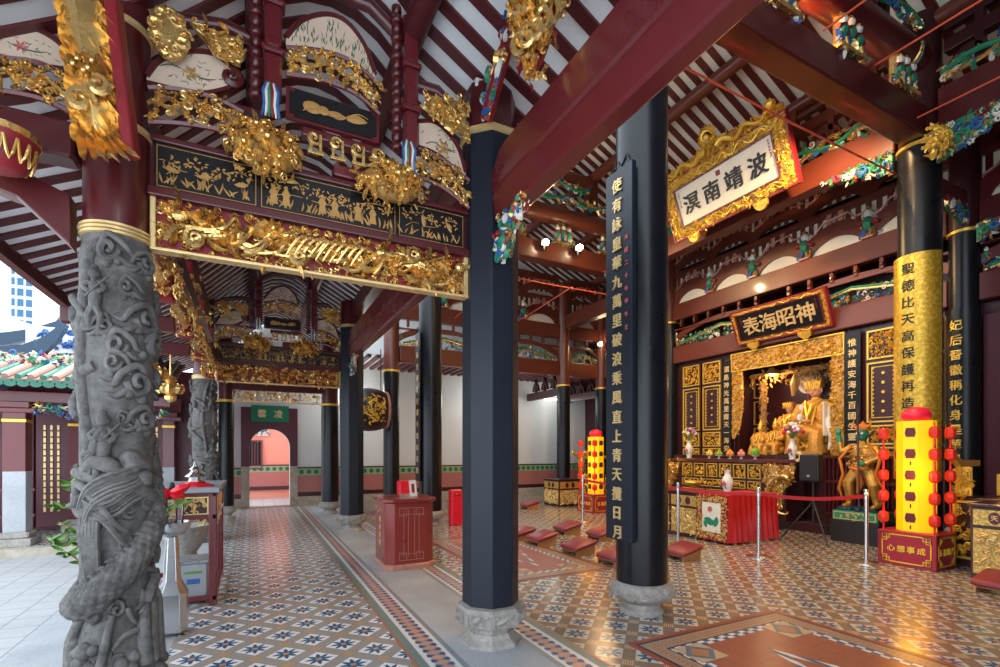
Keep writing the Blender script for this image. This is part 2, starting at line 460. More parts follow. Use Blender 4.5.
# ---------------------------------------------------------------- text
def lettering(txt, fr, u, v, size, mt, parent, vertical=False, pitch=None, name='character', depth=.006, w=.0, bold=0, xs=1.0):
    V_ = []; F_ = []; o = None
    for i, ch in enumerate(txt):
        cu = bpy.data.curves.new('t', 'FONT'); cu.body = ch; cu.size = 1
        cu.extrude = depth/size/2; cu.resolution_u = 3; cu.align_x = 'CENTER'; cu.align_y = 'CENTER'
        ob = bpy.data.objects.new('t', cu); COL.objects.link(ob)
        bpy.context.view_layer.update()
        me = bpy.data.meshes.new_from_object(ob.evaluated_get(bpy.context.evaluated_depsgraph_get()))
        b = len(V_)
        if len(me.vertices):
            xs_ = [q.co.x for q in me.vertices]; ys_ = [q.co.y for q in me.vertices]
            cx, cy = (min(xs_)+max(xs_))/2, (min(ys_)+max(ys_))/2
            du, dv = ((0, -i*pitch) if vertical else (i*pitch, 0))
            nv = len(me.vertices)
            for k_, (sx_, sy_) in enumerate(((.014,.014),(-.014,-.014)) if name == 'character' else ((0,0),)):
                b = len(V_)
                for q in me.vertices: V_.append(fr(u+du+(q.co.x-cx+sx_)*size*xs, v+dv+(q.co.y-cy+sy_)*size, w+depth/2+q.co.z*size*(1+.12*k_)))
                for p in me.polygons: F_.append(tuple(b+k for k in p.vertices))
        bpy.data.objects.remove(ob); bpy.data.curves.remove(cu); bpy.data.meshes.remove(me)
        if name == 'character' and V_:
            mb = MB(); mb.add(V_, F_); o = mb.build(name, mt, parent); V_ = []; F_ = []
    if V_: mb = MB(); mb.add(V_, F_); o = mb.build(name, mt, parent)
    return o
# ================================================================ THE SETTING
def sbox(name, x0, x1, y0, y1, z0, z1, m):
    mb = MB(); mb.box(x0, x1, y0, y1, z0, z1); return struct(mb.build(name, m))
XS, XE = -.55, 1.36           # star tile passage between stone kerbs
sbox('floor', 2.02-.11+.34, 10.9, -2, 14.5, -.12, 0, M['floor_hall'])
sbox('floor', XS, 1.02, -2, 14.5, -.12, 0, M['floor_pass'])
sbox('trim_1', 1.02, 1.36, -2, 14.5, -.12, 0, M['strip_l'])
sbox('trim_2', 1.36, 1.91, -2, 14.5, -.12, 0.0, M['granite'])
sbox('trim_3', 1.91, 2.25, -2, 14.5, -.12, 0, M['strip_r'])
sbox('trim_4', -1.32, XS, -2, 14.5, -.12, 0, M['granite'])
sbox('trim_5', -1.60, -1.325, -2, 10.2, -.22, -.006, M['granite'])
sbox('floor_courtyard', -12, -1.6, -2, 10.15, -.3, -.16, M['court'])
sbox('floor_far_porch', -12, -1.33, 10.36, 22, -.3, -.02, M['floor_pass'])
sbox('trim_6', -12, -1.33, 10.15, 10.36, -.3, -.02, M['warmst'])
# inlaid mosaic carpets of tiles, set flush in the hall floor
M['rug1'] = rug_floor('mosaic_near', 2.6, 4.4, -.5, 2.94); M['rug2'] = rug_floor('mosaic_far', 2.6, 4.12, 4.9, 7.9)
mb = MB(); mb.box(2.6, 4.4, -.5, 2.94, -.01, .0025); struct(mb.build('floor_mosaic', M['rug1']))
mb = MB(); mb.box(2.6, 4.12, 4.9, 7.9, -.01, .0025); struct(mb.build('floor_mosaic', M['rug2']))
M['rug3'] = rug_floor('mosaic_last', 2.6, 4.12, 9.9, 12.2)
mb = MB(); mb.box(2.6, 4.12, 9.9, 12.2, -.01, .0025); struct(mb.build('floor_mosaic', M['rug3']))

# rear white wall with the arched gateway
GX0, GX1, GS = -.04, .94, 1.61
arch = [(GX0+ (GX1-GX0)/2 + (GX1-GX0)/2*cos(a), GS+(GX1-GX0)/2*sin(a)) for a in [PI*i/20 for i in range(21)]]
def wall_with_arch(name, x0, x1, zt, y0, y1, m, zb=0):
    fr = front(y0); mb = MB(); cx = (GX0+GX1)/2
    right = [(GX1, zb), (x1, zb), (x1, zt), (cx, zt)] + arch[10::-1]
    left = [(x0, zb), (GX0, zb)] + arch[20:9:-1][::1] + [(cx, zt), (x0, zt)]
    mb.prism(right, fr, 0, y0-y1); mb.prism(left, fr, 0, y0-y1)
    return struct(mb.build(name, m))
wall_with_arch('wall_back', -.8, 10.9, 8.8, 14.5, 14.72, M['wallw'])
wall_with_arch('door_1', -.24, 1.13, 2.67, 14.40, 14.5, M['purple'], 1.1)
mb = MB(); mb.box(-.24, GX0, 14.38, 14.5, 0, 1.1); mb.box(GX1, 1.13, 14.38, 14.5, 0, 1.1)
mb.box(GX0, GX1, 14.38, 14.75, 0, .03); struct(mb.build('trim_7', M['warmst']))
for i, (a, b) in enumerate(((-.8, -.24), (1.13, 10.9))):
    sbox('baseboard_back', a, b, 14.44, 14.5, .26, 1.07, M['dado'])
    sbox('trim_8', a, b, 14.36, 14.5, 0, .26, M['warmst'])
# lane beyond the gate
sbox('floor_lane', -2.5, 4, 14.72, 19, -.12, -.02, M['court'])
sbox('wall_lane', -1.1, 4, 17.4, 17.6, -.1, 4.4, M['pinkw'])
sbox('baseboard_lane', -2.5, 4, 17.34, 17.4, .26, 1.07, M['dado'])
sbox('wall_lane_side', 1.16, 1.36, 14.75, 17.4, -.1, 3.2, M['pinkw'])
w = MB(); w.rim(front(17.38), -.1, .32, .93, 1.86, .05, 0, .06); o = struct(w.build('window_1', M['redb']))
g = MB(); g.fbox(front(17.39), -.05, .27, .98, 1.81, 0, .005); g = g.build('pane', M['ink'], o)
g = MB()
for i in range(3): g.fbox(front(17.38), .01+i*.08, .035+i*.08, .98, 1.81, .01, .04)
g.build('bars', M['redb'], o)
c_ = MB(); c_.fbox(front(17.36), .0, .5, 2.0, 2.4, 0, .02); o = struct(c_.build('trim_9', M['cwhite']))
c_ = MB(); carve(c_, front(17.33), .02, .48, 2.02, 2.38, 4, .08, 1, mis=(0, 1), depth=.01); c_.build('relief', [M['cgreen'], M['cblue']], o)
# wall behind the altar and dark wooden screen wall
sbox('wall_front_side', 2.3, 10.9, -2.0, -1.75, -.1, 8.8, M['darkwood'])
sbox('wall_right', 10.9, 11.1, -2, 14.72, -.1, 7.4, M['darkwood'])

# ---- roofs
def profile_roof(name, prof, y0, y1, pitch, rw, rd, tile, raf, ybeg=None, th=.06):
    mb = MB()
    for i in range(len(prof)-1):
        (x0, z0), (x1, z1) = prof[i], prof[i+1]
        mb.add([(x0,y0,z0+rd),(x1,y0,z1+rd),(x1,y1,z1+rd),(x0,y1,z0+rd),(x0,y0,z0+rd+th),(x1,y0,z1+rd+th),(x1,y1,z1+rd+th),(x0,y1,z0+rd+th)],
               [(0,1,2,3),(4,7,6,5),(0,4,5,1),(1,5,6,2),(2,6,7,3),(3,7,4,0)], 0)
    y = y0+.05
    while y < y1:
        rings = [[(x,y,z),(x,y+rw,z),(x,y+rw,z+rd+.01),(x,y,z+rd+.01)] for x, z in prof]
        mb.loft(rings, mi=1); y += pitch
    return struct(mb.build(name, [tile, raf]))
PR = [(-1.9,3.27),(-1.2,3.62),(-.62,4.0),(.05,4.66),(.2,4.80),(.38,4.90),(.55,4.93),(.72,4.90),(.9,4.80),(1.05,4.66),(1.75,4.27),(2.05,4.12)]
profile_roof('ceiling_passage', PR, -1.6, 14.4, .235, .092, .022, M['tile_w'], M['rafter'])
def hz(x): return 8.95-.45*abs(x-5.9)
profile_roof('ceiling_hall', [(2.3, hz(2.3)), (5.9, 8.95), (10.9, hz(10.9))], -1.75, 14.5, .25, .112, .03, M['tile_h'], M['rafterh'])
# eave board of the passage roof and purlins
mb = MB(); mb.box(-1.96, -1.88, -1.6, 14.4, 3.17, 3.42); struct(mb.build('trim_10', M['rafter']))
for x, z, r in ((.05,4.56,.1),(1.05,4.56,.1)):
    mb = MB(); mb.tube([(x,-1.6,z-.02),(x,13.2,z-.02)], r*.9, 12); o = mb.build('purlin', M['rafter'], smooth=60)
    tag(o, 'dark red round purlin on the %s side under the curved passage roof' % ('courtyard' if x < .5 else 'hall'), 'beam')
mb = MB(); mb.bbox(-.78, -.6, 3.72, 14.4, 3.55, 3.9); o = mb.build('eave_beam', M['red']); tag(o, 'dark red beam over the row of stone pillars carrying the passage roof', 'beam')
mb = MB(); mb.bbox(1.66, 1.86, 3.75, 9.3, 4.02, 4.28); o = mb.build('eave_beam', M['red']); tag(o, 'dark red plate beam high over the octagonal pillars', 'beam')
for x, z in ((7.35, 8.1), (8.55, 7.55), (4.45, 8.1), (5.9, 8.75), (9.9, 6.95)):
    mb = MB(); mb.tube([(x,-1.7,z),(x,13.3,z)], .12, 14); o = mb.build('purlin', M['brown'], smooth=60)
    tag(o, {7.35:'glossy brown round purlin behind the top of the large gilded plaque', 8.55:'round brown purlin directly over the beam behind the plaque', 4.45:'round purlin on the passage side of the hall roof', 5.9:'round ridge purlin at the top of the hall roof', 9.9:'round purlin above the altar wall brackets'}[x], 'beam')
# lean-to ceiling behind the last row
mb = MB(); mb.box(2.3, 10.9, 12.55, 14.5, 3.98, 4.03)
x = 2.4
while x < 10.8: mb.box(x, x+.1, 12.55, 14.5, 3.9, 3.985, 1); x += .23
struct(mb.build('ceiling_lean_to', [M['tile_w'], M['rafter']]))

# ================================================================ PILLARS
def octa(r, z, c, rot=PI/8): return [(c[0]+r*cos(rot+PI*j/4), c[1]+r*sin(rot+PI*j/4), z) for j in range(8)]
def oct_pillar(x, y, label, zr=3.95, R=.225):
    t = thing('octagonal_pillar', label, 'pillar', (x, y, 0)); c = (x, y)
    b = MB()
    for prof in ([(.31,0),(.31,.035),(.285,.05),(.25,.075),(.23,.12)], [(.215,.12),(.215,.17)], [(.24,.17),(.335,.21),(.345,.235),(.345,.35),(.325,.385),(.25,.40)]):
        b.loft([octa(r*.8, z*.78, c) for r, z in prof])
    b.build('base', M['base'], t)
    k = MB()
    for j in range(8):   # carved animals on each facet
        a = PI*j/4; n = Vector((cos(a), sin(a), 0)); U = Vector((-sin(a), cos(a), 0))
        fr = frame(Vector((x, y, .178))+n*.256, U, (0,0,1), n)
        R_ = random.Random(j+int(x*10))
        k.rim(fr, -.095, .095, .0, .095, .007, -.004, .008)
        g_leaf(k, fr, -.07, .03, .12, .05, .3, .5, 0, 0, 5); g_scroll(k, fr, .05, .06, .028, .008, 1.2, R_.uniform(0, 6))
        k.ball(fr(-.0, .06, .004), .018, 6, 4); k.ball(fr(-.06, .07, .004), .014, 6, 4)
        for q in (-.05, -.01, .03): k.tube([fr(q, .05, .006), fr(q-.008, .012, .006)], .007, 4)
    k.build('relief', M['base'], t)
    s = MB(); s.loft([octa(R, z, c) for z in (.31, zr)]); s.build('shaft', M['navy'], t, bevel=.006)
    g = MB(); g.loft([octa(r, z, c) for r, z in ((R+.006, zr-.03), (R+.018, zr-.025), (R+.018, zr+.02), (R+.006, zr+.025))]); g.build('gold_band', M['goldp'], t)
    u = MB(); u.loft([octa(R-.01, z, c) for z in (zr+.02, 4.32)]); u.build('upper_shaft', M['red'], t, bevel=.006)
    return t
oct_pillar(1.70, 3.5, 'large octagonal blue-black pillar nearest the camera on a carved octagonal stone base')
oct_pillar(1.70, 9.55, 'octagonal blue-black pillar beside the mahogany podium on the stone strip', 3.85)

def round_pillar(x, y, R, zr, zt, label, mt='black', relief=True, upper='red', band='gold'):
    t = thing('round_pillar', label, 'pillar', (x, y, 0)); c = (x, y, 0)
    k = R/.24
    b = MB(); b.lathe([(r_*k*.86, z_*.8) for r_, z_ in [(.235,0),(.245,.03),(.235,.055),(.2,.07),(.195,.12),(.22,.14),(.30,.175),(.335,.22),(.345,.27),(.335,.32),(.30,.355),(.27,.37),(.2,.375)]], c, 40)
    b.build('base', M['base'], t, smooth=50)
    if relief:
        r = MB()
        for j in range(14):
            a = 2*PI*j/14; n = Vector((cos(a), sin(a), 0)); fr = frame(Vector((x, y, .212))+n*.275*k, (-sin(a), cos(a), 0), (0,0,1), n)
            g_scroll(r, fr, 0, .0, .05, .012, 1.3, j, 1 if j % 2 else -1); g_leaf(r, fr, -.05, -.02, .1, .04, j*.7, .8)
        r.build('relief', M['base'], t)
    s = MB(); s.lathe([(R, .295), (R*1.01, 1.5), (R, zr)], c, 40); s.build('shaft', M[mt], t, smooth=50)
    if zr < zt-.1:
        g = MB(); g.lathe([(R+.004, zr-.03), (R+.018, zr-.02), (R+.018, zr+.02), (R+.004, zr+.03)], c, 40); g.build('gold_band', M['goldy'], t, smooth=50)
        u = MB(); u.lathe([(R*.98, zr+.02), (R*.97, zt)], c, 40); u.build('upper_shaft', M[upper], t, smooth=50)
    return t
round_pillar(3.27, 3.48, .235, 5.8, hz(3.27)-.02, 'thick round black pillar in the middle carrying a long vertical couplet board')
round_pillar(8.55, 3.5, .25, 5.83, hz(8.55)-.1, 'round black pillar on the right wrapped by a gold calligraphy board', upper='darkwood')
round_pillar(3.27, 9.55, .23, 5.8, hz(3.27)-.02, 'round black pillar behind the podium with a narrow gold lettered board')
round_pillar(8.55, 9.55, .25, 5.83, hz(8.55)-.1, 'round black pillar hidden behind the middle pillar by the far altar side', relief=False)
round_pillar(9.98, 3.5, .2, 4.92, hz(9.98)-.02, 'round pillar at right edge with gold characters down its black face', relief=False, upper='darkwood')
round_pillar(9.98, 9.55, .2, 4.90, hz(9.98)-.02, 'slim pillar left of the gilded lattice panels with red upper part', relief=False, upper='brown')
round_pillar(8.5, 12.4, .2, 3.5, 6.6, 'black and red pillar against the white back wall left of the farther one', relief=False, upper='brown')
round_pillar(9.95, 12.4, .18, 3.5, 6.6, 'slimmer black and red pillar next to a glaring lamp near the back corner', relief=False, upper='brown')
round_pillar(3.2, 12.4, .2, 3.55, 6.6, 'black pillar with red top beside the hanging drum', relief=False, upper='brown')
round_pillar(1.70, 12.4, .2, 2.62, 4.2, 'plain black pillar right of the arched gateway', relief=False)
round_pillar(-.5, 12.4, .16, 2.62, 4.0, 'thin black pillar left of the arched gateway', relief=False)

# ---- carved dragon pillars
def dragon_pillar(x, y, label):
    t = thing('dragon_pillar', label, 'pillar', (x, y, 0)); R = .17; RU = .16
    def P(off, z, lift=0, back=0):    # off = metres sideways as seen from the courtyard corner
        a = -1.377 + off/R + back
        return (x+(R+lift)*cos(a), y+(R+lift)*sin(a), z)
    s = MB(); s.lathe([(.24,0),(.25,.12),(.22,.2),(.2,.3),(.185,.36),(R,.5),(R,1.6),(R,2.6),(RU,2.66),(RU,2.70)], (x,y,0), 48); s.build('shaft', M['stone'], t, smooth=60)
    def U_(px, lift):
        q = (px-117)/(221*(R+.02+max(0, lift))); e = abs(q)
        a = math.asin(e) if e < .95 else 1.253+(e-.95)*1.3
        return R*a*(1 if q > 0 else -1)
    def W(pts, rad, mb, n=7, m=4):
        """smooth tube through (px, py, lift) points of the pillar's unrolled face; radii in metres"""
        out = []; rr = []
        if not isinstance(rad, (list, tuple)): rad = [rad]*len(pts)
        for i in range(len(pts)-1):
            p0, p1, p2, p3 = pts[max(i-1,0)], pts[i], pts[i+1], pts[min(i+2,len(pts)-1)]
            for k in range(m):
                q = k/m; out.append(tuple(.5*(2*p1[a]+(p2[a]-p0[a])*q+(2*p0[a]-5*p1[a]+4*p2[a]-p3[a])*q*q+(3*p1[a]-p0[a]-3*p2[a]+p3[a])*q**3) for a in range(3))); rr.append(rad[i]+(rad[i+1]-rad[i])*q)
        out.append(tuple(pts[-1])); rr.append(rad[-1]); rr = [q_*.92 for q_ in rr]
        L = [P(U_(a, c), 1.5+(451.4-b)/174, c) for a, b, c in out]; mb.tube(L, rr, n); return L, rr
    def B(px, py, r, mb, lift=0, sq=1):
        mb.ball(P(U_(px, lift), 1.5+(451.4-py)/174, lift), (r*.9, r*.9, r*sq), 12, 8)
    def spiral(px, py, r, mb, g=1, a0=0, th=.3):
        pts = [(px+g*r*(1-.8*q)*cos(a0+q*8.2), py+r*(1-.8*q)*sin(a0+q*8.2), .004+.03*q) for q in [i/15 for i in range(16)]]
        W(pts, [r/174*th*(1.15-.5*i/15) for i in range(16)], mb, 6, 2)
    Q = random.Random(3)
    # rocks and waves round the foot
    r = MB()
    for i in range(60):
        o_ = -.5+i*.0167; z = .30+.10*sin(i*1.9)+Q.uniform(-.05,.05)
        r.ball(P(o_, z, .015), Q.uniform(.026,.05), 9, 6)
        if i % 2: r.ball(P(o_, z-.16, .04), Q.uniform(.04,.06), 9, 6)
    for k in range(9): spiral(50+k*17+Q.uniform(-3,3), 652+Q.uniform(-8,8), 9, r, 1 if k % 2 else -1, k)
    W([(98,660,.03),(103,640,.03),(108,620,.03),(112,606,.03)], [.03,.026,.022,.02], r); spiral(117,602,9, r, 1, 3.1, .34)
    W([(128,602,.02),(132,612,.03),(140,622,.02)], [.02,.016,.006], r)
    for px in (148, 156, 163): W([(px,660,.03),(px-2,630,.035),(px-1,600,.02),(px-4,588,.0)], [.045,.04,.03,.012], r)
    W([(112,640,.02),(125,628,.03),(140,626,.03),(158,632,.02)], [.012,.02,.02,.012], r)
    for px, py in ((220,640),(250,630),(290,645),(20,640),(-20,630)): W([(px,670,.02),(px,640,.03),(px+4,600,.0)], [.05,.04,.015], r)
    r.build('rocks_and_waves', M['stone'], t, smooth=60)
    # scaled dragon body winding round the shaft
    d = MB(); big = [(-150,470,.0),(-90,480,.0),(-20,520,-.01),(30,575,-.01),(62,598,-.01),(86,594,.01),(108,578,.02),(134,556,.015),(154,530,.0),(170,490,-.01),(190,440,-.01),(230,400,.0),(300,370,.0)]
    L, rr = W(big, [.03,.05,.065,.08,.088,.092,.09,.085,.078,.07,.06,.05,.03], d, 14, 6)
    tail = [(150,455,.0),(166,420,.01),(170,380,.0)]; 
    L2, rr2 = W([(100,248,.0),(90,262,.0),(84,290,.0),(80,330,.0),(79,370,.0),(82,410,.0),(86,440,.0),(84,480,.0)], [.015,.028,.032,.034,.036,.034,.03,.02], d, 9, 5)
    L3, rr3 = W([(240,250,.0),(200,300,.02),(230,360,.02),(300,420,.02),(-60,380,.01)][:4], [.02,.05,.055,.02], d, 9, 6)
    for LL, RR, cnt in ((L, rr, 9), (L2, rr2, 5), (L3, rr3, 6)):
        for i in range(1, len(LL)-1):
            c = Vector(LL[i]); n_ = Vector((c.x-x, c.y-y, 0)).normalized(); tt = (Vector(LL[i+1])-c).normalized(); b = tt.cross(n_)
            for k in range(-cnt//2, cnt//2+1):
                if (k+i) % 2: continue
                a = k*(2.6/cnt); p = c + (n_*cos(a) + b*sin(a))*RR[i]*.93
                nn = (n_*cos(a)+b*sin(a))
                mr = Matrix((tt, nn.cross(tt), nn)).transposed(); d.ball(p+tt*.0, (RR[i]*.34, RR[i]*.27, RR[i]*.12), 8, 5, R=mr)
    for i in range(2, len(L)-2, 2):
        c = Vector(L[i]); n_ = Vector((c.x-x, c.y-y, 0)).normalized(); tt = (Vector(L[i+1])-c).normalized(); b = tt.cross(n_); b = b if b.z > 0 else -b
        d.tube([c+b*rr[i]*.85+n_*rr[i]*.3, c+b*rr[i]*1.15+n_*rr[i]*.2, c+b*rr[i]*1.32+n_*rr[i]*.1-tt*.02], [.02,.014,.003], 5)
    d.build('dragon_body', M['stone'], t, smooth=50)
    # mane of flowing locks, face and claws
    h = MB()
    def lock(pts, n, w):
        for k in range(n):
            f = (k-(n-1)/2)*w
            W([(a+f*.35, b+f, c+.012*cos(k*1.3)) for a, b, c in pts], [.009]+[.013]*(len(pts)-2)+[.005], h, 5, 4)
    lock([(146,470,.02),(128,478,.05),(106,484,.055),(88,495,.04),(78,515,.02)], 6, 3.6)
    lock([(150,486,.02),(130,494,.05),(112,505,.05),(92,508,.04),(80,500,.02)], 5, 3.4)
    lock([(84,498,.02),(104,512,.05),(118,528,.05),(132,538,.02)], 6, 3.6)
    for k in range(6): W([(80+3.4*k,505,.02),(78+3.6*k,530,.04),(84+2.6*k,556,.04),(86+2*k,580,.02)], [.012,.014,.013,.005], h, 5, 4)
    W([(120,470,.02),(135,462,.04),(150,466,.02)], [.03,.04,.03], h); B(131,462,.075, h, .0); B(146,478,.05, h, .02)
    for px, py, g in ((129,507,1),(147,541,-1),(152,500,1),(140,476,-1),(128,540,1)): spiral(px, py, 9, h, g, 1, .34); B(px, py, .03, h, .01)
    for px, py, dx in ((150,600,-1),(92,452,-1),(200,470,1)):
        W([(px+14,py-24,.0),(px+4,py-12,.04),(px,py,.04)], [.035,.03,.028], h)
        for q in range(4): W([(px,py,.04),(px+dx*(9-2*q),py+2+5*q,.05),(px+dx*(14-4*q),py+8+5*q,.01)], [.016,.013,.003], h, 5)
    h.build('dragon_mane_and_claws', M['stone'], t, smooth=60)
    # cloud scrolls
    cl = MB()
    def cloud(px, py, r, g=1, tail=3.0, a0=0):
        spiral(px, py, r, cl, g, a0, .36); B(px+g*r*.9, py+r*.8, r/174*.5, cl); B(px-g*r*.2, py+r*1.2, r/174*.45, cl)
        W([(px-g*r*.8,py+r*.3,.01),(px-g*r*.1,py-r*1.25,.02),(px+g*r*1.5,py-r*.6,.02),(px+g*r*(1+tail*.5),py+r*.3,.015),(px+g*r*(1+tail),py-r*.2,.0)], [r/174*.2,r/174*.34,r/174*.32,r/174*.24,.003], cl)
        W([(px+g*r*.8,py+r*.5,.01),(px+g*r*(1+tail*.4),py+r*1.1,.015),(px+g*r*(1+tail*.8),py+r*.8,.0)], [r/174*.3,r/174*.26,.003], cl)
    for a in ((107,259,11,1,3.4),(126,292,8,1,3,1),(116,349,11,1,2.2),(150,321,12,-1,2.6),(141,384,13,-1,2.4),(112,366,9,1,2.4),(104,332,8,-1,2),(148,420,10,-1,2.4),(150,265,9,-1,2),(122,420,6,1,2),
              (185,300,13,1,2),(200,380,14,-1,2),(230,260,13,1,2),(215,520,14,1,2),(240,600,13,-1,2),(280,320,14,1,2),(300,500,14,1,2),(0,300,14,-1,2),(-20,420,14,1,2),(-60,340,13,1,2),(30,330,12,-1,2),(20,480,13,1,2),(-80,560,13,1,2),(310,600,12,-1,2)): cloud(*a)
    cl.build('clouds', M['stone'], t, smooth=60)
    # small standing and riding figures
    f = MB()
    for px, py, k in ((93,300,.9), (102,440,1.05), (210,440,1.0), (0,380,1.0)):
        q = k*10; 
        W([(px,py-8*k,.02),(px+1,py+4*k,.035),(px,py+18*k,.02),(px-1,py+26*k,.0)], [.028*k,.036*k,.032*k,.02*k], f, 9)
        B(px, py-17*k, .034*k, f, .035); B(px, py-23*k, .022*k, f, .03); B(px, py-12*k, .02*k, f, .02)
        for sg in (-1, 1):
            W([(px+sg*5*k,py-9*k,.02),(px+sg*12*k,py-3*k,.035),(px+sg*5*k,py+3*k,.06)], [.02*k,.018*k,.014*k], f, 6)
            W([(px+sg*3*k,py+18*k,.03),(px+sg*7*k,py+28*k,.04),(px+sg*5*k,py+40*k,.01)], [.022*k,.02*k,.016*k], f, 6)
        W([(px-10*k,py+8*k,.05),(px,py,.065),(px+16*k,py-14*k,.045)], .006, f, 5)
    W([(80,470,.01),(92,462,.045),(108,464,.05),(120,474,.03),(124,484,.01)], [.02,.04,.05,.035,.015], f, 8); B(84,462,.03, f, .04)
    f.build('small_figures', M['stone'], t, smooth=60)
    g = MB()
    for k in range(3): g.lathe([(RU+.0,2.70+k*.022),(RU+.014,2.705+k*.022),(RU+.014,2.718+k*.022),(RU,2.724+k*.022)], (x,y,0), 40)
    g.build('gold_band', M['goldp'], t, smooth=50)
    u = MB(); u.lathe([(RU-.005, 2.69), (RU, 4.1), (RU*.98, 4.3)], (x,y,0), 40); u.build('upper_shaft', M['red'], t, smooth=50)
    g = MB()
    for z in (3.32, 3.9): g.lathe([(RU+.002,z),(RU+.012,z+.006),(RU+.012,z+.034),(RU+.002,z+.04)], (x,y,0), 40)
    g.build('gold_hoop', M['goldp'], t, smooth=50)
    return t
dp = dragon_pillar(-.69, 3.52, 'big grey stone dragon pillar in the left foreground, nearest to the camera')
dup(dp, loc=(-.71, 9.55, 0), rz=.9, label='smaller-looking carved stone dragon pillar behind the incense table, near the gateway')

# ================================================================ BIG RED BEAMS over the octagonal pillars
def red_beam(y0, y1, label, mt='redb'):
    def sec(y, k=0):
        x0, x1 = 1.60, 1.80; e = k
        L = [(x0, 3.70-e), (x0, 3.45), (x0+.016, 3.435), (x0+.016, 3.42), (x0+.002, 3.405), (x0+.03, 3.25+e), (x0+.05, 3.235+e)]
        Rr = [(x1+x0-a, b) for a, b in reversed(L)]
        return [(a, y, b) for a, b in L+Rr]
    def sc(y, top): return [(a, y, b if b < 3.5 else min(b, top)) for a, _, b in sec(y)]
    mb = MB(); mb.loft([sc(y1, 3.56), sc(y1-.12, 3.68), sec(y1-.2), sec(y0+.2), sc(y0+.12, 3.68), sc(y0, 3.56)])
    o = mb.build('tie_beam', M[mt], bevel=0)
    return tag(o, label, 'beam')
red_beam(-1.6, 3.27, 'huge dark red beam crossing the picture diagonally overhead to the nearest octagonal pillar')
red_beam(3.73, 9.32, 'long dark red beam running behind the gilded lintel to the farther octagonal pillar')
red_beam(9.78, 12.3, 'short dark red beam beyond the farther octagonal pillar towards the back wall')
# ================================================================ CARVED TRUSSES OF THE PASSAGE
def crane(mb, fr, u, v, s, f=1):
    mb.prism([(u-f*.5*s,v),(u-f*.2*s,v+.22*s),(u+f*.15*s,v+.25*s),(u+f*.35*s,v+.1*s),(u+f*.1*s,v-.08*s),(u-f*.3*s,v-.1*s)], fr, 0, .003)
    mb.tube([fr(u+f*.3*s,v+.15*s,.003),fr(u+f*.45*s,v+.4*s,.003),fr(u+f*.35*s,v+.6*s,.003),fr(u+f*.5*s,v+.62*s,.003),fr(u+f*.7*s,v+.55*s,.003)], [.05*s,.035*s,.03*s,.05*s,.008*s], 4)
    for q in (-.05, .12): mb.tube([fr(u+q*s,v-.05*s,.002),fr(u+q*s+.03*s,v-.5*s,.002)], .018*s, 4)
def figure_flat(mb, fr, u, v, s):
    mb.prism([(u-.18*s,v),(u+.2*s,v),(u+.14*s,v+.4*s),(u+.2*s,v+.55*s),(u+.08*s,v+.75*s),(u-.08*s,v+.75*s),(u-.2*s,v+.52*s),(u-.12*s,v+.4*s)], fr, 0, .003)
    mb.prism([(u+.09*s*cos(a), v+.86*s+.1*s*sin(a)) for a in [k*PI/4 for k in range(8)]], fr, 0, .003)
def painting(mb, fr, u0, u1, v0, v1, seed, kind):
    R = random.Random(seed); H = v1-v0; Wd = u1-u0
    # clouds / foliage as clusters of small leaf strokes, branches as thin lines
    n = int(Wd/.09)
    for i in range(n):
        u = u0+(i+R.uniform(.2,.8))*Wd/n
        if kind == 'cranes' and i % 2 == 0: crane(mb, fr, u, v0+H*.42, H*.42, R.choice((1,-1)))
        elif kind == 'figures' and i % 3 != 2: figure_flat(mb, fr, u, v0+H*.12, H*.62)
        elif kind == 'birds' and i % 2: g_leaf(mb, fr, u, v0+H*.4, H*.4, H*.16, R.uniform(-1,2), .5, 0, 0, 4, .003)
        cu, cv = u, v0+H*R.uniform(.55,.85)
        for k in range(16):
            g_leaf(mb, fr, cu+R.uniform(-.05,.05), cv+R.uniform(-.04,.04), .022, .011, R.uniform(0,6.3), .4, 0, 0, 3, .003)
        for k in range(5): g_leaf(mb, fr, u+R.uniform(-.05,.05), v0+.01, H*R.uniform(.2,.4), .012, R.uniform(.8,2.3), R.uniform(-.8,.8), 0, 0, 4, .003)
    g_vine(mb, fr, u0+.02, v0+H*.3, u1-.02, v1-H*.25, H*.1, 1.5, .0025, 0, 0, 16)

def inpoly(poly):
    def f(u, v):
        c = False; n = len(poly)
        for i in range(n):
            (x1, y1), (x2, y2) = poly[i], poly[i-1]
            if (y1 > v) != (y2 > v) and u < (x2-x1)*(v-y1)/(y2-y1)+x1: c = not c
        return c
    return f
def smoothpoly(top, bot, n=14):
    def cr(P):
        out = []
        for i in range(len(P)-1):
            p0, p1, p2, p3 = P[max(i-1,0)], P[i], P[i+1], P[min(i+2,len(P)-1)]
            for k in range(n//len(P)+2):
                t = k/(n//len(P)+2)
                out.append(tuple(.5*((2*p1[a])+(-p0[a]+p2[a])*t+(2*p0[a]-5*p1[a]+4*p2[a]-p3[a])*t*t+(-p0[a]+3*p1[a]-3*p2[a]+p3[a])*t**3) for a in (0,1)))
        out.append(P[-1]); return out
    return cr(top), cr(bot)

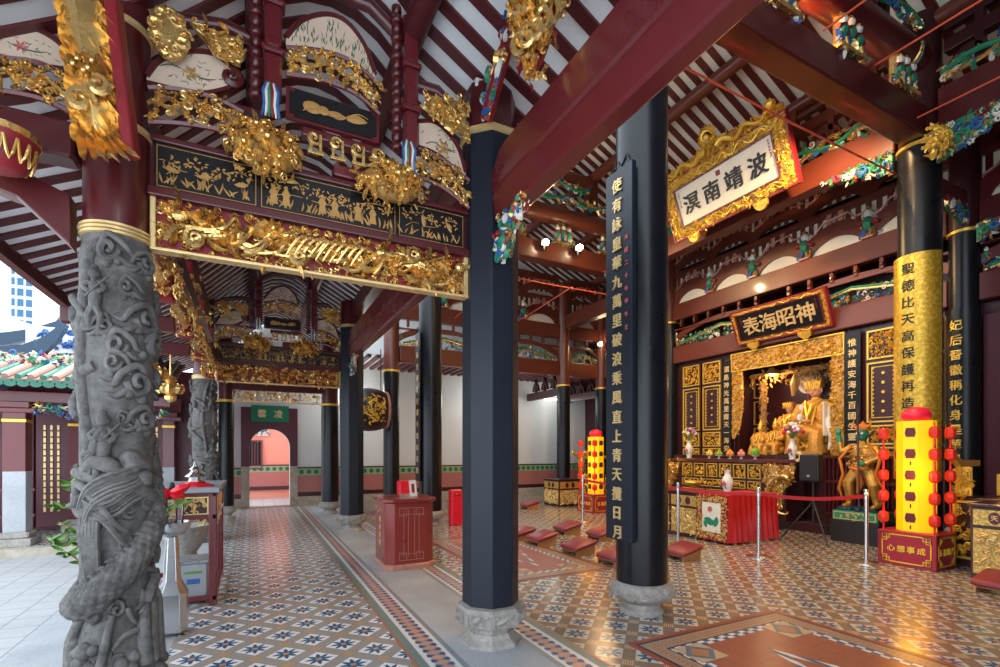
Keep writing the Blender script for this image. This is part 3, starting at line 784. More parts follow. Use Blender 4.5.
def carved_band(fr, top, bot, t, name, seed, size=.045, dens=1.1, depth=.03, rail=.012, mis=(0,), mats=None, back='cred'):
    """arched red board between two curves, gilded rails above and below, pierced gold carving"""
    T, B = smoothpoly(top, bot); poly = T+B[::-1]
    b = MB()
    k = min(len(T), len(B)); dens *= 1.6
    b.tube([fr(u, v+.004, .0) for u, v in T], rail*1.3, 5); b.tube([fr(u, v-.004, .0) for u, v in B], rail*1.3, 5)
    b.build('red_rails', M['redb'], t)
    g = MB(); us = [p[0] for p in poly]; vs = [p[1] for p in poly]
    carve(g, fr, min(us), max(us), min(vs), max(vs), seed, size, dens, inpoly(poly), mis, depth)
    for a, bb in ((T, .5),): g_ = [fr(u, v-.014, .01) for u, v in a]
    n_ = len(T)-1
    for i in range(0, len(T)-1): pass
    g.tube([fr((T[min(i,len(T)-1)][0]+B[min(i,len(B)-1)][0])/2, (T[min(i,len(T)-1)][1]+B[min(i,len(B)-1)][1])/2+.02*sin(i*1.3), .012) for i in range(k)], .012, 6)
    g.build('gold_carving', mats or [M['gold']], t)

def fan(fr, top, bot, kind, seed, t, right_scroll=0):
    T, B = smoothpoly(top, bot, 20); poly = T+B[::-1]
    b = MB(); b.prism(poly, fr, -.03, .01); b.build('cream_board', M['cream'], t)
    e = MB(); e.tube([fr(u, v+.012, .0) for u, v in T], .022, 6); e.tube([fr(u, v-.015, .0) for u, v in B], .02, 6)
    if right_scroll: g_scroll(e, fr, T[-1][0]-.01*right_scroll, T[-1][1]-.05, .06, .022, 1.3, 1.57, -right_scroll)
    e.build('dark_rim', M['red'], t, smooth=60)
    R = random.Random(seed); us = [p[0] for p in poly]; vs = [p[1] for p in poly]; cu, cv = sum(us)/len(us), sum(vs)/len(vs); I = inpoly(poly)
    g = MB(); p_ = MB(); W_ = max(us)-min(us); H_ = max(vs)-min(vs)
    if kind == 'flower':
        for k in range(6):
            g_leaf(p_, fr, cu, cv, H_*.2, H_*.18, k*1.05, .3, 0, .01, 4, .002)
        g_vine(g, fr, min(us)+W_*.15, cv-.01, max(us)-W_*.2, cv+.01, .02, 1, .003, 0, .01, 14)
        for k in range(46):
            u, v = cu+R.gauss(0, W_*.2), cv+R.gauss(0, H_*.2)
            if I(u, v) and I(u+.03, v): g_leaf(g, fr, u, v, H_*.12, H_*.05, R.uniform(0, 6.3), .5, 0, .01, 3, .002)
        p_.build('painted_flower', M['inkp'] if seed % 2 else M['dgold'], t)
    else:
        for k in range(420):
            u = min(us)+R.random()*W_; v = min(vs)+R.random()*H_
            hgt = .3+.55*abs(sin((u-min(us))/W_*9))
            if I(u, v) and I(u, v+.03) and I(u+.02, v-.01) and v < min(vs)+H_*hgt: g_leaf(g, fr, u, v, .045, .016, R.choice((1.3, 1.6, 1.9)), .2, 0, .01, 3, .002)
    g.build('painted_foliage', M['inkg'], t)

def strut(fr, u, v0, v1, t, scale=1.0, flat=0):
    """king-post of stacked lotus knobs beside a flat lacquered bar"""
    k = MB(); z = v0; i = 0
    while z < v1:
        c = fr(u-.055, z, .02); r = .04*scale
        k.lathe([(r*.5,0),(r*.9,.012),(r*1.1,.03),(r*.85,.055),(r*.55,.07),(r*.9,.085),(r*.9,.12),(r*.5,.13)], c, 10); z += .13
    k.build('knobs', M['red'], t, smooth=50)
    b = MB(); zz = v0+.03
    while zz < v1-.05:
        b.bbox(*sorted((fr(u-.005,0,0)[0], fr(u+.095,0,0)[0])), *sorted((fr(0,0,-.02)[1], fr(0,0,.07)[1])), zz, zz+.27, .015)
        b.bbox(*sorted((fr(u-.025,0,0)[0], fr(u+.115,0,0)[0])), *sorted((fr(0,0,-.03)[1], fr(0,0,.085)[1])), zz+.27, zz+.31, .012); zz += .31
    b.build('bar', M['redb'], t)

TASSEL = ['cblue', 'cwhite', 'cgreen', 'cred', 'cwhite', 'cblue']
def tassel(fr, u, v, t, h=.15):
    mb = MB()
    for i in range(6):
        x = (i-2.5)*.016
        mb.tube([fr(u+x*.5, v, .06), fr(u+x*1.1, v-h*.35, .085), fr(u+x*.9, v-h*.7, .075), fr(u+x*1.3, v-h, .06)], [.008,.011,.011,.007], 5, i)
    mb.build('painted_ribbon', [M[k] for k in TASSEL], t)

def basket(fr, u0, u1, v0, v1, label, seed, dens=1.6, gm='gold'):
    t = thing('gilded_flower_bracket', label, 'carved bracket', fr((u0+u1)/2, v0, 0))
    cu, cv = (u0+u1)/2, (v0+v1)/2; a, b = (u1-u0)/2, (v1-v0)/2
    core = MB(); core.ball(fr(cu, cv, .05), (a*.8, .09, b*.7), 14, 8); core.build('core', M['dgold'], t, smooth=True)
    g = MB(); R = random.Random(seed)
    def dome(u, v, w=0):
        q = 1-((u-cu)/a)**2-((v-cv)/b)**2
        return fr(u, v, w+.04+.11*max(0, q))
    carve(g, dome, u0, u1, v0, v1, seed, .055, dens, lambda u, v: ((u-cu)/a)**2+((v-cv)/b)**2 < 1, (0,), .04, flowers=.3, leaves=.5)
    for k in range(4): g_flower(g, dome, cu+a*.55*cos(k*1.6+.4), cv+b*.5*sin(k*1.6+.4), .055, 7, 0, .04)
    g_flower(g, dome, cu, cv, .07, 8, 0, .05)
    g.build('gold_flowers', M[gm], t)
    return t

def passage_truss(Y, where, seed, detail=True, paint=True):
    fr = front(Y)
    S = 1 if detail else 1.35
    # gilded openwork lintel
    t = thing('carved_lintel', 'long gilded openwork lintel of lotus leaves and birds, %s' % where, 'carved lintel', (.5, Y, 2.69))
    b = MB(); b.fbox(fr, -.53, 1.5, 2.71, 3.0, -.06, .0); b.build('red_backing', M['cred'], t)
    r = MB(); r.fbox(fr, -.53, 1.5, 2.685, 2.705, -.05, .035); r.fbox(fr, -.53, -.5, 2.7, 3.0, -.06, .03); r.fbox(fr, 1.46, 1.5, 2.7, 3.0, -.06, .03); r.build('gold_frame', M['goldp'], t, bevel=.006)
    g = MB()
    carve(g, fr, -.5, 1.46, 2.705, 2.995, seed, .05*S, 2.0 if detail else 2.3, None, (0,), .02 if detail else .05, flowers=.2, leaves=.45)
    if detail:
        for k in range(5): g_vine(g, fr, -.35+k*.1, 2.75+.03*k, 1.35-.1*k, 2.93-.03*k, .05, 2.2+.4*k, .011, 0, .04, 50, k*1.3)
        for u, v, s, a in ((-.25,2.9,.16,.6),(-.1,2.8,.17,2.2),(.05,2.9,.2,.2),(.3,2.86,.2,2.6),(.42,2.8,.24,.1),(.62,2.9,.22,2.9),(.75,2.8,.2,.5),(.95,2.9,.2,-.3),(1.1,2.8,.18,2.5),(1.3,2.88,.16,.8)):
            g_leaf(g, fr, u, v, s*.7, s*.26, a, 1.1, 0, .05, 7, .03); g_leaf(g, fr, u+.03, v-.03, s*.5, s*.2, a+1.2, -1.1, 0, .05, 6, .03)
        for k in range(34):   # big fronds and lotus pads swaying along the main stem
            u = -.48+1.9*k/34; v = 2.85+.07*sin(k*.9)
            g_leaf(g, fr, u, v, .15+.05*sin(k*1.7), .055+.02*cos(k*2.3), (.5 if k % 2 else -.6)+.5*sin(k*1.1), (1.3 if k % 3 else -1.3), 0, .035+.015*(k % 3), 8, .035)
        for k in range(9): g_vine(g, fr, -.45+.2*k, 2.74+.02*(k % 4), -.1+.2*k, 2.95-.03*(k % 3), .045, 1, .014, 0, .045, 18, k*1.9, 6)
        for k in range(10):   # ribbed wave in the middle
            W0 = .2+.045*k; g.tube([fr(W0+.16*q, 2.77+.13*sin(PI*q*.7)-.0*q, .06+.03*sin(PI*q)) for q in [j/8 for j in range(9)]], [.004,.009,.012,.013,.013,.012,.01,.008,.003], 5)
        for k in range(7): g.lathe([(.0,.0),(.045,.0),(.05,.012),(.03,.02),(.0,.012)], (0,0,0), 3) if 0 else g.ball(fr(-.38+.3*k, 2.9-.05*(k % 2), .055), (.045,.02,.035), 10, 6)
        for u, v in ((-.18,2.84),(.12,2.93),(.66,2.82),(.92,2.83),(1.2,2.84),(1.36,2.78)): g_flower(g, fr, u, v, .075, 8, 0, .05)
        for u, v in ((-.3,2.78),(.28,2.77),(1.05,2.92)): g_scroll(g, fr, u, v, .06, .018, 1.6, 1, 1, 0, .05, 18, 6)
    g.build('gold_carving', M['gold'], t)
    # black painted beam
    t = thing('painted_beam', 'dark red beam set with black panels painted in gold, %s' % where, 'painted beam', (.5, Y, 3.0))
    b = MB(); b.fbox(fr, -.54, 1.5, 3.0, 3.055, -.1, .05); b.fbox(fr, -.54, 1.5, 3.055, 3.33, -.1, .0); b.fbox(fr, -.54, 1.5, 3.33, 3.37, -.1, .03); b.build('beam', M['red'], t, bevel=.008)
    for i, (a, c, kd) in enumerate(((-.51,.04,'cranes'),(.045,.94,'figures'),(.945,1.47,'birds'))):
        p = MB(); p.fbox(fr, a, c, 3.06, 3.328, 0, .012); o = p.build('black_panel', M['panelblk'], t)
        g = MB(); g.rim(frame(fr(0,0,.0125),(1,0,0),(0,0,1),(0,-1,0)), a+.012, c-.012, 3.072, 3.316, .004, 0, .002)
        if paint: painting(g, frame(fr(0,0,.0125),(1,0,0),(0,0,1),(0,-1,0)), a+.04, c-.04, 3.085, 3.30, seed+i, kd)
        g.build('gold_painting', M['dgold'], o)
    # fans with their arched gold bands
    def F(lbl, top, bot, kd, sd, rs=0):
        t = thing('painted_fan_panel', lbl, 'painted panel', fr(*bot[0], 0)); fan(front(Y-.05), top, bot, kd, sd, t, rs)
    def Bd(lbl, top, bot, sd):
        t = thing('carved_arch_band', lbl, 'carved band', fr(*bot[0], 0)); carved_band(front(Y-.08), top, bot, t, 'x', sd, .045*S)
    F('cream half-fan painted with a flower spray, left end, %s' % where, [(-.54,3.66),(-.47,3.78),(-.33,3.88),(-.2,3.91),(-.1,3.86)], [(-.54,3.65),(-.36,3.66),(-.24,3.69),(-.12,3.76)], 'flower', 2, 1)
    Bd('gold carved band curving under the left flower fan, %s' % where, [(-.53,3.59),(-.38,3.63),(-.2,3.64),(-.04,3.6)], [(-.53,3.4),(-.37,3.44),(-.17,3.46),(-.04,3.42)], seed+5)
    F('tall cream fan painted with a dark mountain landscape, middle, %s' % where, [(.2,4.17),(.3,4.32),(.45,4.42),(.58,4.42),(.7,4.31),(.77,4.14)], [(.2,4.13),(.42,4.19),(.62,4.19),(.78,4.1)], 'land', 7)
    Bd('gold carved band arching under the mountain fan, %s' % where, [(.2,4.09),(.42,4.15),(.62,4.15),(.8,4.06)], [(.2,3.93),(.42,3.97),(.64,3.95),(.8,3.86)], seed+9)
    F('cream half-fan painted with a jar of flowers, right end, %s' % where, [(1.09,3.9),(1.2,3.93),(1.3,3.89),(1.4,3.79),(1.46,3.62)], [(1.09,3.74),(1.2,3.73),(1.33,3.68),(1.45,3.6)], 'flower', 4)
    Bd('gold carved band curving down under the right fan, %s' % where, [(1.0,3.69),(1.15,3.69),(1.3,3.65),(1.48,3.56)], [(1.0,3.5),(1.15,3.49),(1.3,3.45),(1.48,3.36)], seed+11)
    t = thing('painted_board', 'small black board with a gold gourd and scroll, between the two posts, %s' % where, 'painted board', (.5, Y, 3.68))
    f2 = front(Y-.06); b = MB(); b.fbox(f2, .2, .8, 3.665, 3.87, -.03, .0); b.build('red_frame', M['redb'], t)
    b = MB(); b.prism([(.22,3.7),(.25,3.7),(.25,3.68),(.75,3.68),(.75,3.7),(.78,3.7),(.78,3.84),(.75,3.84),(.75,3.86),(.25,3.86),(.25,3.84),(.22,3.84)], f2, .0, .01); o = b.build('black_board', M['panelblk'], t)
    g = MB(); f3 = front(Y-.072); g.ball(f3(.36,3.77,0), (.06,.003,.04), 10, 6); g.ball(f3(.43,3.77,0), (.035,.003,.03), 10, 6); g_leaf(g, f3, .46, 3.77, .12, .05, -.2, .4, 0, 0, 5, .003)
    g_leaf(g, f3, .58, 3.76, .14, .06, .3, -.5, 0, 0, 5, .003); g_vine(g, f3, .3, 3.73, .72, 3.8, .02, 1.5, .003, 0, 0, 14); g.build('gold_painting', M['dgold'], o)
    t = thing('carved_lattice', 'pierced gold scroll brackets over a short red block, %s' % where, 'carved bracket', (.55, Y, 3.45))
    g = MB(); f3 = front(Y-.06)
    for i in range(4):
        u = .33+i*.14; g_scroll(g, f3, u+.04, 3.57, .045, .014, 1.3, 0, 1 if i % 2 else -1, 0, .0, 16, 6); g.fbox(f3, u, u+.1, 3.46, 3.48, 0, .03); g.fbox(f3, u+.01, u+.03, 3.46, 3.6, 0, .02); g.fbox(f3, u+.07, u+.09, 3.46, 3.6, 0, .02)
    g.build('gold_scrolls', M['gold'], t, bevel=.003)
    b = MB(); b.fbox(front(Y), .5, .76, 3.38, 3.46, -.08, .04); b.fbox(front(Y), .3, .82, 3.6, 3.66, -.05, .03); b.build('red_block', M['redb'], t, bevel=.01)
    # struts with tassels
    t = thing('roof_post', 'left post of red lotus knobs with a blue-green painted ribbon, %s' % where, 'post', (.1, Y, 3.6)); strut(front(Y-.04), .08, 3.72, 4.6, t); tassel(front(Y-.04), .11, 3.83, t, .22)
    t = thing('roof_post', 'right post of red lotus knobs with a blue-green painted ribbon, %s' % where, 'post', (1.0, Y, 3.6)); strut(front(Y-.04), .98, 3.64, 4.62, t); tassel(front(Y-.04), 1.0, 3.72, t, .22)
    basket(front(Y-.06), -.17, .34, 3.2, 3.57, 'bulging gilded bunch of flowers under the left post, %s' % where, seed+20)
    basket(front(Y-.06), .62, 1.13, 3.2, 3.54, 'bulging gilded bunch of flowers under the right post, %s' % where, seed+21)
    # gilded scrolls beside the ends
    t = thing('gilded_scroll_bracket', 'round gilded cloud scroll beside the left pillar top, %s' % where, 'carved bracket', fr(-.42,3.76,0)); g = MB(); f4 = front(Y-.12)
    g.ball(f4(-.42, 3.9, 0), (.1,.05,.14), 12, 8)
    for k in range(9): g_scroll(g, f4, -.42+.07*cos(k*.75), 3.9+.11*sin(k*.75), .045, .015, 1.4, k, 1, 0, .02, 14, 6)
    g.build('gold_scroll', M['gold'], t)
    t = thing('gilded_leaf_bracket', 'gilded leaf wing reaching to the left post, %s' % where, 'carved bracket', fr(-.2,3.85,0)); g = MB()
    P_ = [(-.33,4.03),(-.04,4.02),(-.05,3.84),(-.2,3.86)]; carve(g, f4, -.33, -.04, 3.84, 4.04, seed+30, .05, 1.5, inpoly(P_), (0,), .03)
    g.prism([(-.33,4.03),(-.04,4.02),(-.06,3.86),(-.2,3.88)], f4, -.02, 0); g.build('gold_leaves', M['gold'], t)
    t = thing('gilded_leaf_bracket', 'gilded leaf cluster beside the octagonal pillar top, %s' % where, 'carved bracket', fr(1.25,3.85,0)); g = MB()
    P_ = [(1.1,4.1),(1.46,4.16),(1.46,3.8),(1.34,3.86),(1.12,3.93)]; carve(g, f4, 1.1, 1.47, 3.8, 4.16, seed+31, .055, 1.6, inpoly(P_), (0,), .03)
    g.prism([(1.14,4.08),(1.44,4.12),(1.44,3.86),(1.15,3.95)], f4, -.02, 0); g.build('gold_leaves', M['gold'], t)
    # cross rails tying posts and pillars
    t = thing('truss_rails', 'curved dark red tie rails joining the posts and pillars, %s' % where, 'beam', (.5, Y, 3.4)); b = MB()
    b.tube([front(Y)(u, v, 0) for u, v in ((-.6,3.98),(-.4,4.1),(-.15,4.16),(.1,4.12))], .04, 8); b.tube([front(Y)(u, v, 0) for u, v in ((.1,4.5),(.35,4.66),(.75,4.66),(1.0,4.5))], .045, 8)
    b.tube([front(Y)(u, v, 0) for u, v in ((.98,4.2),(1.25,4.22),(1.5,4.05),(1.7,4.0))], .045, 8)
    b.fbox(front(Y), -.55, .1, 3.64, 3.67, -.02, .04); b.fbox(front(Y), 1.0, 1.5, 3.70, 3.73, -.02, .04); b.build('rails', M['red'], t, smooth=50)

passage_truss(3.5, 'nearest truss', 11)
passage_truss(9.55, 'farther truss', 47, False)
# last, plain gilded lintel in front of the gateway
t = thing('carved_lintel', 'low gilded openwork lintel just before the arched gateway', 'carved lintel', (.5,12.4,2.62)); fr = front(12.4)
b = MB(); b.fbox(fr, -.45, 1.5, 2.88, 3.1, -.05, .05); b.build('beam', M['red'], t); b = MB(); b.fbox(fr, -.4, 1.5, 2.62, 2.645, -.03, .03); b.build('gold_frame', M['goldp'], t)
g = MB(); carve(g, fr, -.38, 1.48, 2.65, 2.88, 71, .08, 1.4); g.build('gold_carving', M['gold'], t)

# ---- carvings attached round the near pillars
# gilded beast bracket on the dragon pillar, facing the camera
t = thing('gilded_beast_bracket', 'tall gilded dragon-fish bracket at the top of the near stone pillar', 'carved bracket', (-.7,3.2,3.0))
fr = frame((-.66,3.12,3.0),(.98,-.2,0),(-.1,0,1),(-.2,-.98,0)); g = MB()
g.loft([[fr(u*w_, v, d) for u, d in ((-1,0),(-.6,.6*w_),(0,w_),(.6,.6*w_),(1,0),(0,-.4*w_))] for v, w_ in ((.0,.04),(.08,.085),(.2,.10),(.34,.12),(.46,.11),(.58,.12),(.7,.13),(.78,.1))])
for k in range(60): g_leaf(g, fr, .085*sin(k*2.4), .1+k*.011, .09, .045, 1.57+.5*sin(k*2.4)+3.14, .4, 0, .05+.02*cos(k*2.4), 5)
for k in range(6): g_vine(g, fr, -.06+.025*k, .8, -.03+.015*k, .3, .015, 2, .008, 0, .07, 18, k)
for k in range(5): g_flower(g, fr, .0+.02*k-.04, .36+.03*sin(k*2), .05, 7, 0, .11)
for k in range(6): g_leaf(g, fr, -.05+.02*k, .1, .16, .04, -1.9+.2*k, .4, 0, .08, 6)
g_scroll(g, fr, -.03, .2, .06, .02, 1.3, 0, 1, 0, .09, 16, 6); g_scroll(g, fr, .05, .28, .05, .018, 1.3, 2, -1, 0, .1, 16, 6)
g.build('gold_body', M['gold'], t, smooth=50)
r = MB(); r.loft([[fr(.1,v,-.06),fr(.15,v,-.03),fr(.15,v,.06),fr(.1,v,.08)] for v in (.02,.4,.8)]); r.build('red_edge', M['cred'], t, bevel=.01)
# left of the dragon pillar: cantilever under the eave
frl = front(3.5)
t = thing('painted_fan_panel', 'cream half-fan with pink peonies at the left edge under the eave', 'painted panel', (-1,3.5,3.58)); fan(front(3.45), [(-1.35,3.6),(-1.2,3.68),(-1.05,3.74),(-.95,3.72),(-.88,3.66)], [(-1.35,3.56),(-1.15,3.57),(-1.0,3.58),(-.88,3.6)], 'flower', 5, t)
t = thing('carved_arch_band', 'gold carved band left of the dragon pillar under the peony fan', 'carved band', (-1,3.5,3.36)); carved_band(front(3.42), [(-1.4,3.5),(-1.17,3.53),(-1.0,3.56),(-.86,3.51)], [(-1.4,3.36),(-1.17,3.37),(-1.0,3.38),(-.84,3.34)], t, 'x', 91, .045)
b = MB(); b.bbox(-1.75, -.86, 3.42, 3.58, 3.1, 3.3, .015); tag(b.build('eave_bracket_beam', M['red']), 'dark red short beam sticking out left from the dragon pillar', 'beam')
b = MB(); b.prism([(-1.75,3.02),(-1.1,3.0),(-.88,2.9),(-.88,2.62),(-.98,2.72),(-1.1,2.84),(-1.3,2.9),(-1.75,2.92)], frl, -.06, .06); tag(b.build('curved_bracket', M['red'], bevel=.01), 'dark red curved bracket under the short beam at the left edge', 'bracket')
t = thing('lotus_bucket', 'red lotus bucket edged with gold zigzags at the left edge', 'carved bracket', (-1.1,3.25,2.88))
b = MB(); b.lathe([(.06,0),(.1,.02),(.115,.06),(.125,.12),(.15,.155),(.13,.17)], (-1.1,3.25,2.88), 24); b.build('bucket', M['cred'], t, smooth=50)
g = MB()
for k in range(16):
    a = k*PI/8; q = lambda aa, z, r: (-1.1+r*cos(aa), 3.25+r*sin(aa), 2.88+z)
    g.tube([q(a,.13,.135), q(a+.1,.06,.125), q(a+.2,.03,.115), q(a+.3,.06,.125), q(a+.39,.13,.135)], .007, 5)
g.lathe([(.14,.15),(.155,.155),(.155,.185),(.14,.19)], (-1.1,3.25,2.88), 24); g.build('gold_trim', M['gold'], t)
b = MB(); b.tube([(-1.7,3.6,2.6),(-1.3,3.55,2.98),(-.9,3.5,3.08)], .03, 8)
# outer row of bracket sets along the eave between the dragon pillars
def bracket_set(y, label, s=1.0, red=True):
    t = thing('eave_bracket_set', label, 'carved bracket', (-.62,y,2.5)); g = MB(); r = MB(); fr = frame((-.6,y-.14,2.45),(1,0,0),(0,0,1),(0,-1,0))
    g.bbox(-.74,-.48,y-.13,y+.13,3.2,3.26,.01); g.bbox(-.7,-.52,y-.1,y+.1,3.05,3.17,.01); g.bbox(-.72,-.50,y-.11,y+.11,2.98,3.03,.01); g.lathe([(.03,0),(.075,.03),(.09,.1),(.06,.13)], (-.61,y,2.82), 8)
    g.rim(fr, -.09, .09, .58, .76, .02, 0, .03); carve(g, fr, -.07, .07, .6, .74, int(y*7), .035, 1.4); carve(g, fr, -.14, .14, .74, .88, int(y*5), .045, 1.3); carve(g, fr, -.12, .12, .25, .55, int(y*9), .05, 1.6, None, (0,), .06)
    g.build('gold_blocks', M['gold'], t)
    r.bbox(-.67,-.55,y-.07,y+.07,2.7,3.5,.01); r.build('red_core', M['cred'], t)
    return t
bracket_set(4.7, 'gilded square bracket set just right of the near dragon pillar')
bracket_set(6.1, 'gilded bracket set second along the eave from the near dragon pillar')
bracket_set(7.6, 'gilded bracket set third along the eave, before the far dragon pillar')
bracket_set(9.2, 'gilded bracket set crowning the far dragon pillar')
for y, lb in ((6.9, 'golden hanging lotus bud beside the far dragon pillar top'), (5.6, 'golden hanging lotus bud nearer the big dragon pillar')):
    t = thing('hanging_lotus_bud', lb, 'ornament', (-.85,y,2.1)); g = MB()
    g.lathe([(.01,0),(.03,.01),(.06,.03),(.065,.07),(.04,.09),(.09,.11),(.11,.16),(.09,.21),(.04,.23),(.07,.26),(.05,.3),(.01,.32),(.008,.6)], (-.85,y,2.08), 12)
    for k in range(8): g_leaf(g, frame((-.85+.1*cos(k*PI/4),y+.1*sin(k*PI/4),2.18),(-sin(k*PI/4),cos(k*PI/4),0),(0,0,1),(cos(k*PI/4),sin(k*PI/4),0)), 0, 0, .12, .07, 1.57, 0, 0, 0, 5)
    g.build('bud', M['gold'], t)
    b = MB(); b.bbox(-1.5,-.65,y-.05,y+.05,2.64,2.78,.01); b.build('red_arm', M['red'], t)
b = MB(); b.bbox(-.64,-.5,3.75,9.35,2.93,3.12,.01); tag(b.build('side_beam', M['red']), 'dark red beam between the two dragon pillars along the courtyard side', 'beam')
g = MB(); fs = side(-.66, 0, 0)
t = thing('carved_lintel', 'gilded openwork strip on the courtyard side between the two dragon pillars', 'carved lintel', (-.6,6.5,2.78)); g = MB(); g.box(-.63,-.58,3.8,9.3,2.78,2.80); carve(g, frame((-.55,0,0),(0,1,0),(0,0,1),(1,0,0)), 3.8, 9.3, 2.8, 2.93, 77, .1, 1.0, None, (0,), .03); g.build('gold_carving', M['gold'], t)

# colourful lion bracket below the big diagonal beam, and carvings on top of the near octagonal pillar
PAL = ['cgreen', 'cblue', 'cwhite', 'cred', 'gold']
def lion_bracket(x, y, z, label, s=1.0, rz=0):
    t = thing('lion_bracket', label, 'carved bracket', (x,y,z)); fr = frame((x,y,z),(0,-1,0),(0,0,1),(-1,0,0)); g = MB()
    # body of clouds and curls
    for i in range(16):
        mi = i % 5; a = i*.39
        g.tube([fr(s*(.02+.36*q), s*(-.30+.32*q**.7+.05*sin(q*9+i)), s*(.03+.05*sin(i+q*5))) for q in [k/9 for k in range(10)]][(i % 3):], [s*(.02+.012*sin(k)) for k in range(10)][(i % 3):], 6, mi)
    g.ball(fr(s*.13, s*-.2, s*.05), (s*.055, s*.065, s*.06), 12, 8, 0); g.ball(fr(s*.15,s*-.16,s*.12), s*.02, 6, 5, 3); g.ball(fr(s*.09,s*-.16,s*.12), s*.02, 6, 5, 3)
    carve(g, fr, 0, s*.42, s*-.34, s*.03, int(x*10+y), s*.06, 1.7, lambda u, v: v > -.34*s+ (u-.08*s)*.75 if u > .08*s else True, (0,1,2,3,4), .07*s)
    for k in range(8): g_scroll(g, fr, s*(.05+.04*k), s*(-.3+.035*k), s*.05, s*.014, 1.3, k, 1, k % 5, .05*s, 14, 5)
    g.build('painted_curls', [M[k] for k in PAL], t)
    return t
lion_bracket(1.69, 3.27, 3.22, 'bright blue, green and white lion bracket under the big diagonal beam end', .95)
lion_bracket(1.69, 9.3, 3.22, 'small coloured lion bracket under the beam at the farther octagonal pillar', .9)
t = thing('carved_bracket', 'green, red and white carving standing on the nearest octagonal pillar head', 'carved bracket', (1.6,3.2,3.95)); g = MB(); fr = frame((1.56,3.3,3.95),(0,-1,0),(0,0,1),(-1,0,0))
carve(g, fr, 0, .5, 0, .5, 8, .07, 1.7, lambda u, v: abs(v-.05-u*.8) < .13, (0,1,2,3,4), .05); g.tube([fr(.02,.02,0), fr(.2,.2,0), fr(.45,.42,0)], .05, 8, 3); g.build('painted_curls', [M[k] for k in PAL], t)
t = thing('gilded_dragon_bracket', 'large gilded dragon carving sitting above the big diagonal beam', 'carved bracket', (1.5,2.4,3.7)); f0 = frame((1.33,2.62,3.64),(.75,-.66,0),(0,0,1),(-.66,-.75,0)); fr = lambda u, v, w=0: f0(u*.7, v*.92, w*.8); g = MB()
shape = [(.0,.85),(.05,.62),(.15,.35),(.22,.06),(.3,.0),(.4,.1),(.52,.3),(.62,.55),(.6,.85)]
carve(g, fr, 0, .65, 0, .9, 5, .07, 1.7, inpoly(shape), (0,0,0,0,1), .08)
for k in range(6): g_leaf(g, fr, .12+.04*k, .75-.07*k, .24, .1, -1.0-.1*k, .8, 0, .09, 7)
for u, v, s in ((.25,.42,.11),(.38,.3,.1),(.2,.62,.12),(.42,.55,.11),(.28,.14,.07)): g_flower(g, fr, u, v, s, 8, 0, .1)
for k in range(5): g_scroll(g, fr, .22+.06*k, .2+.05*k, .09, .018, 1.2, k*1.2, 1, 0, .11, 16, 6)
g.prism([(.3+(u-.3)*.7, .08+v*.8) for u, v in shape], fr, -.02, .02, 1); g.build('gold_carving', [M['gold'], M['cred']], t)
r = MB(); r.tube([fr(.05,.9,-.05), fr(.3,.8,.0), fr(.6,.86,-.05)], .08, 8); r.ball(fr(.3,.92,.05), .07, 10, 8); r.ball(fr(.42,.95,.05), .07, 10, 8); r.build('red_knobs', M['redb'], t, smooth=60)
t = thing('carved_bracket', 'blue and yellow painted carving beside the gilded dragon at top centre', 'carved bracket', (1.55,2.1,4.0)); g = MB(); fr = frame((1.6,2.3,3.75),(0,-1,0),(0,0,1),(-1,0,0))
carve(g, fr, .1, .75, .15, .8, 9, .08, 1.3, lambda u, v: v > u*.9, (0,1,2,4), .05)
for k in range(5): g.tube([fr(.2+.05*k,.85,0), fr(.26+.06*k,.6,.04), fr(.2+.08*k,.4,.02)], [.03,.025,.01], 6, k % 3)
g.build('painted_curls', [M[k] for k in PAL], t)
b = MB(); b.bbox(1.476,1.50,3.3,3.38,4.33,4.42,.004)
t = thing('wall_switch', 'small white electrical switch box on the underside of the roof at top centre', 'switch', (1.56,3.42,4.3)); b = MB(); b.bbox(1.52,1.60,3.38,3.46,4.28,4.35,.008); b.build('box', M['white'], t)
b = MB(); b.bbox(1.545,1.575,3.374,3.381,4.3,4.33,.002); b.build('rocker', M['greyp'], t)
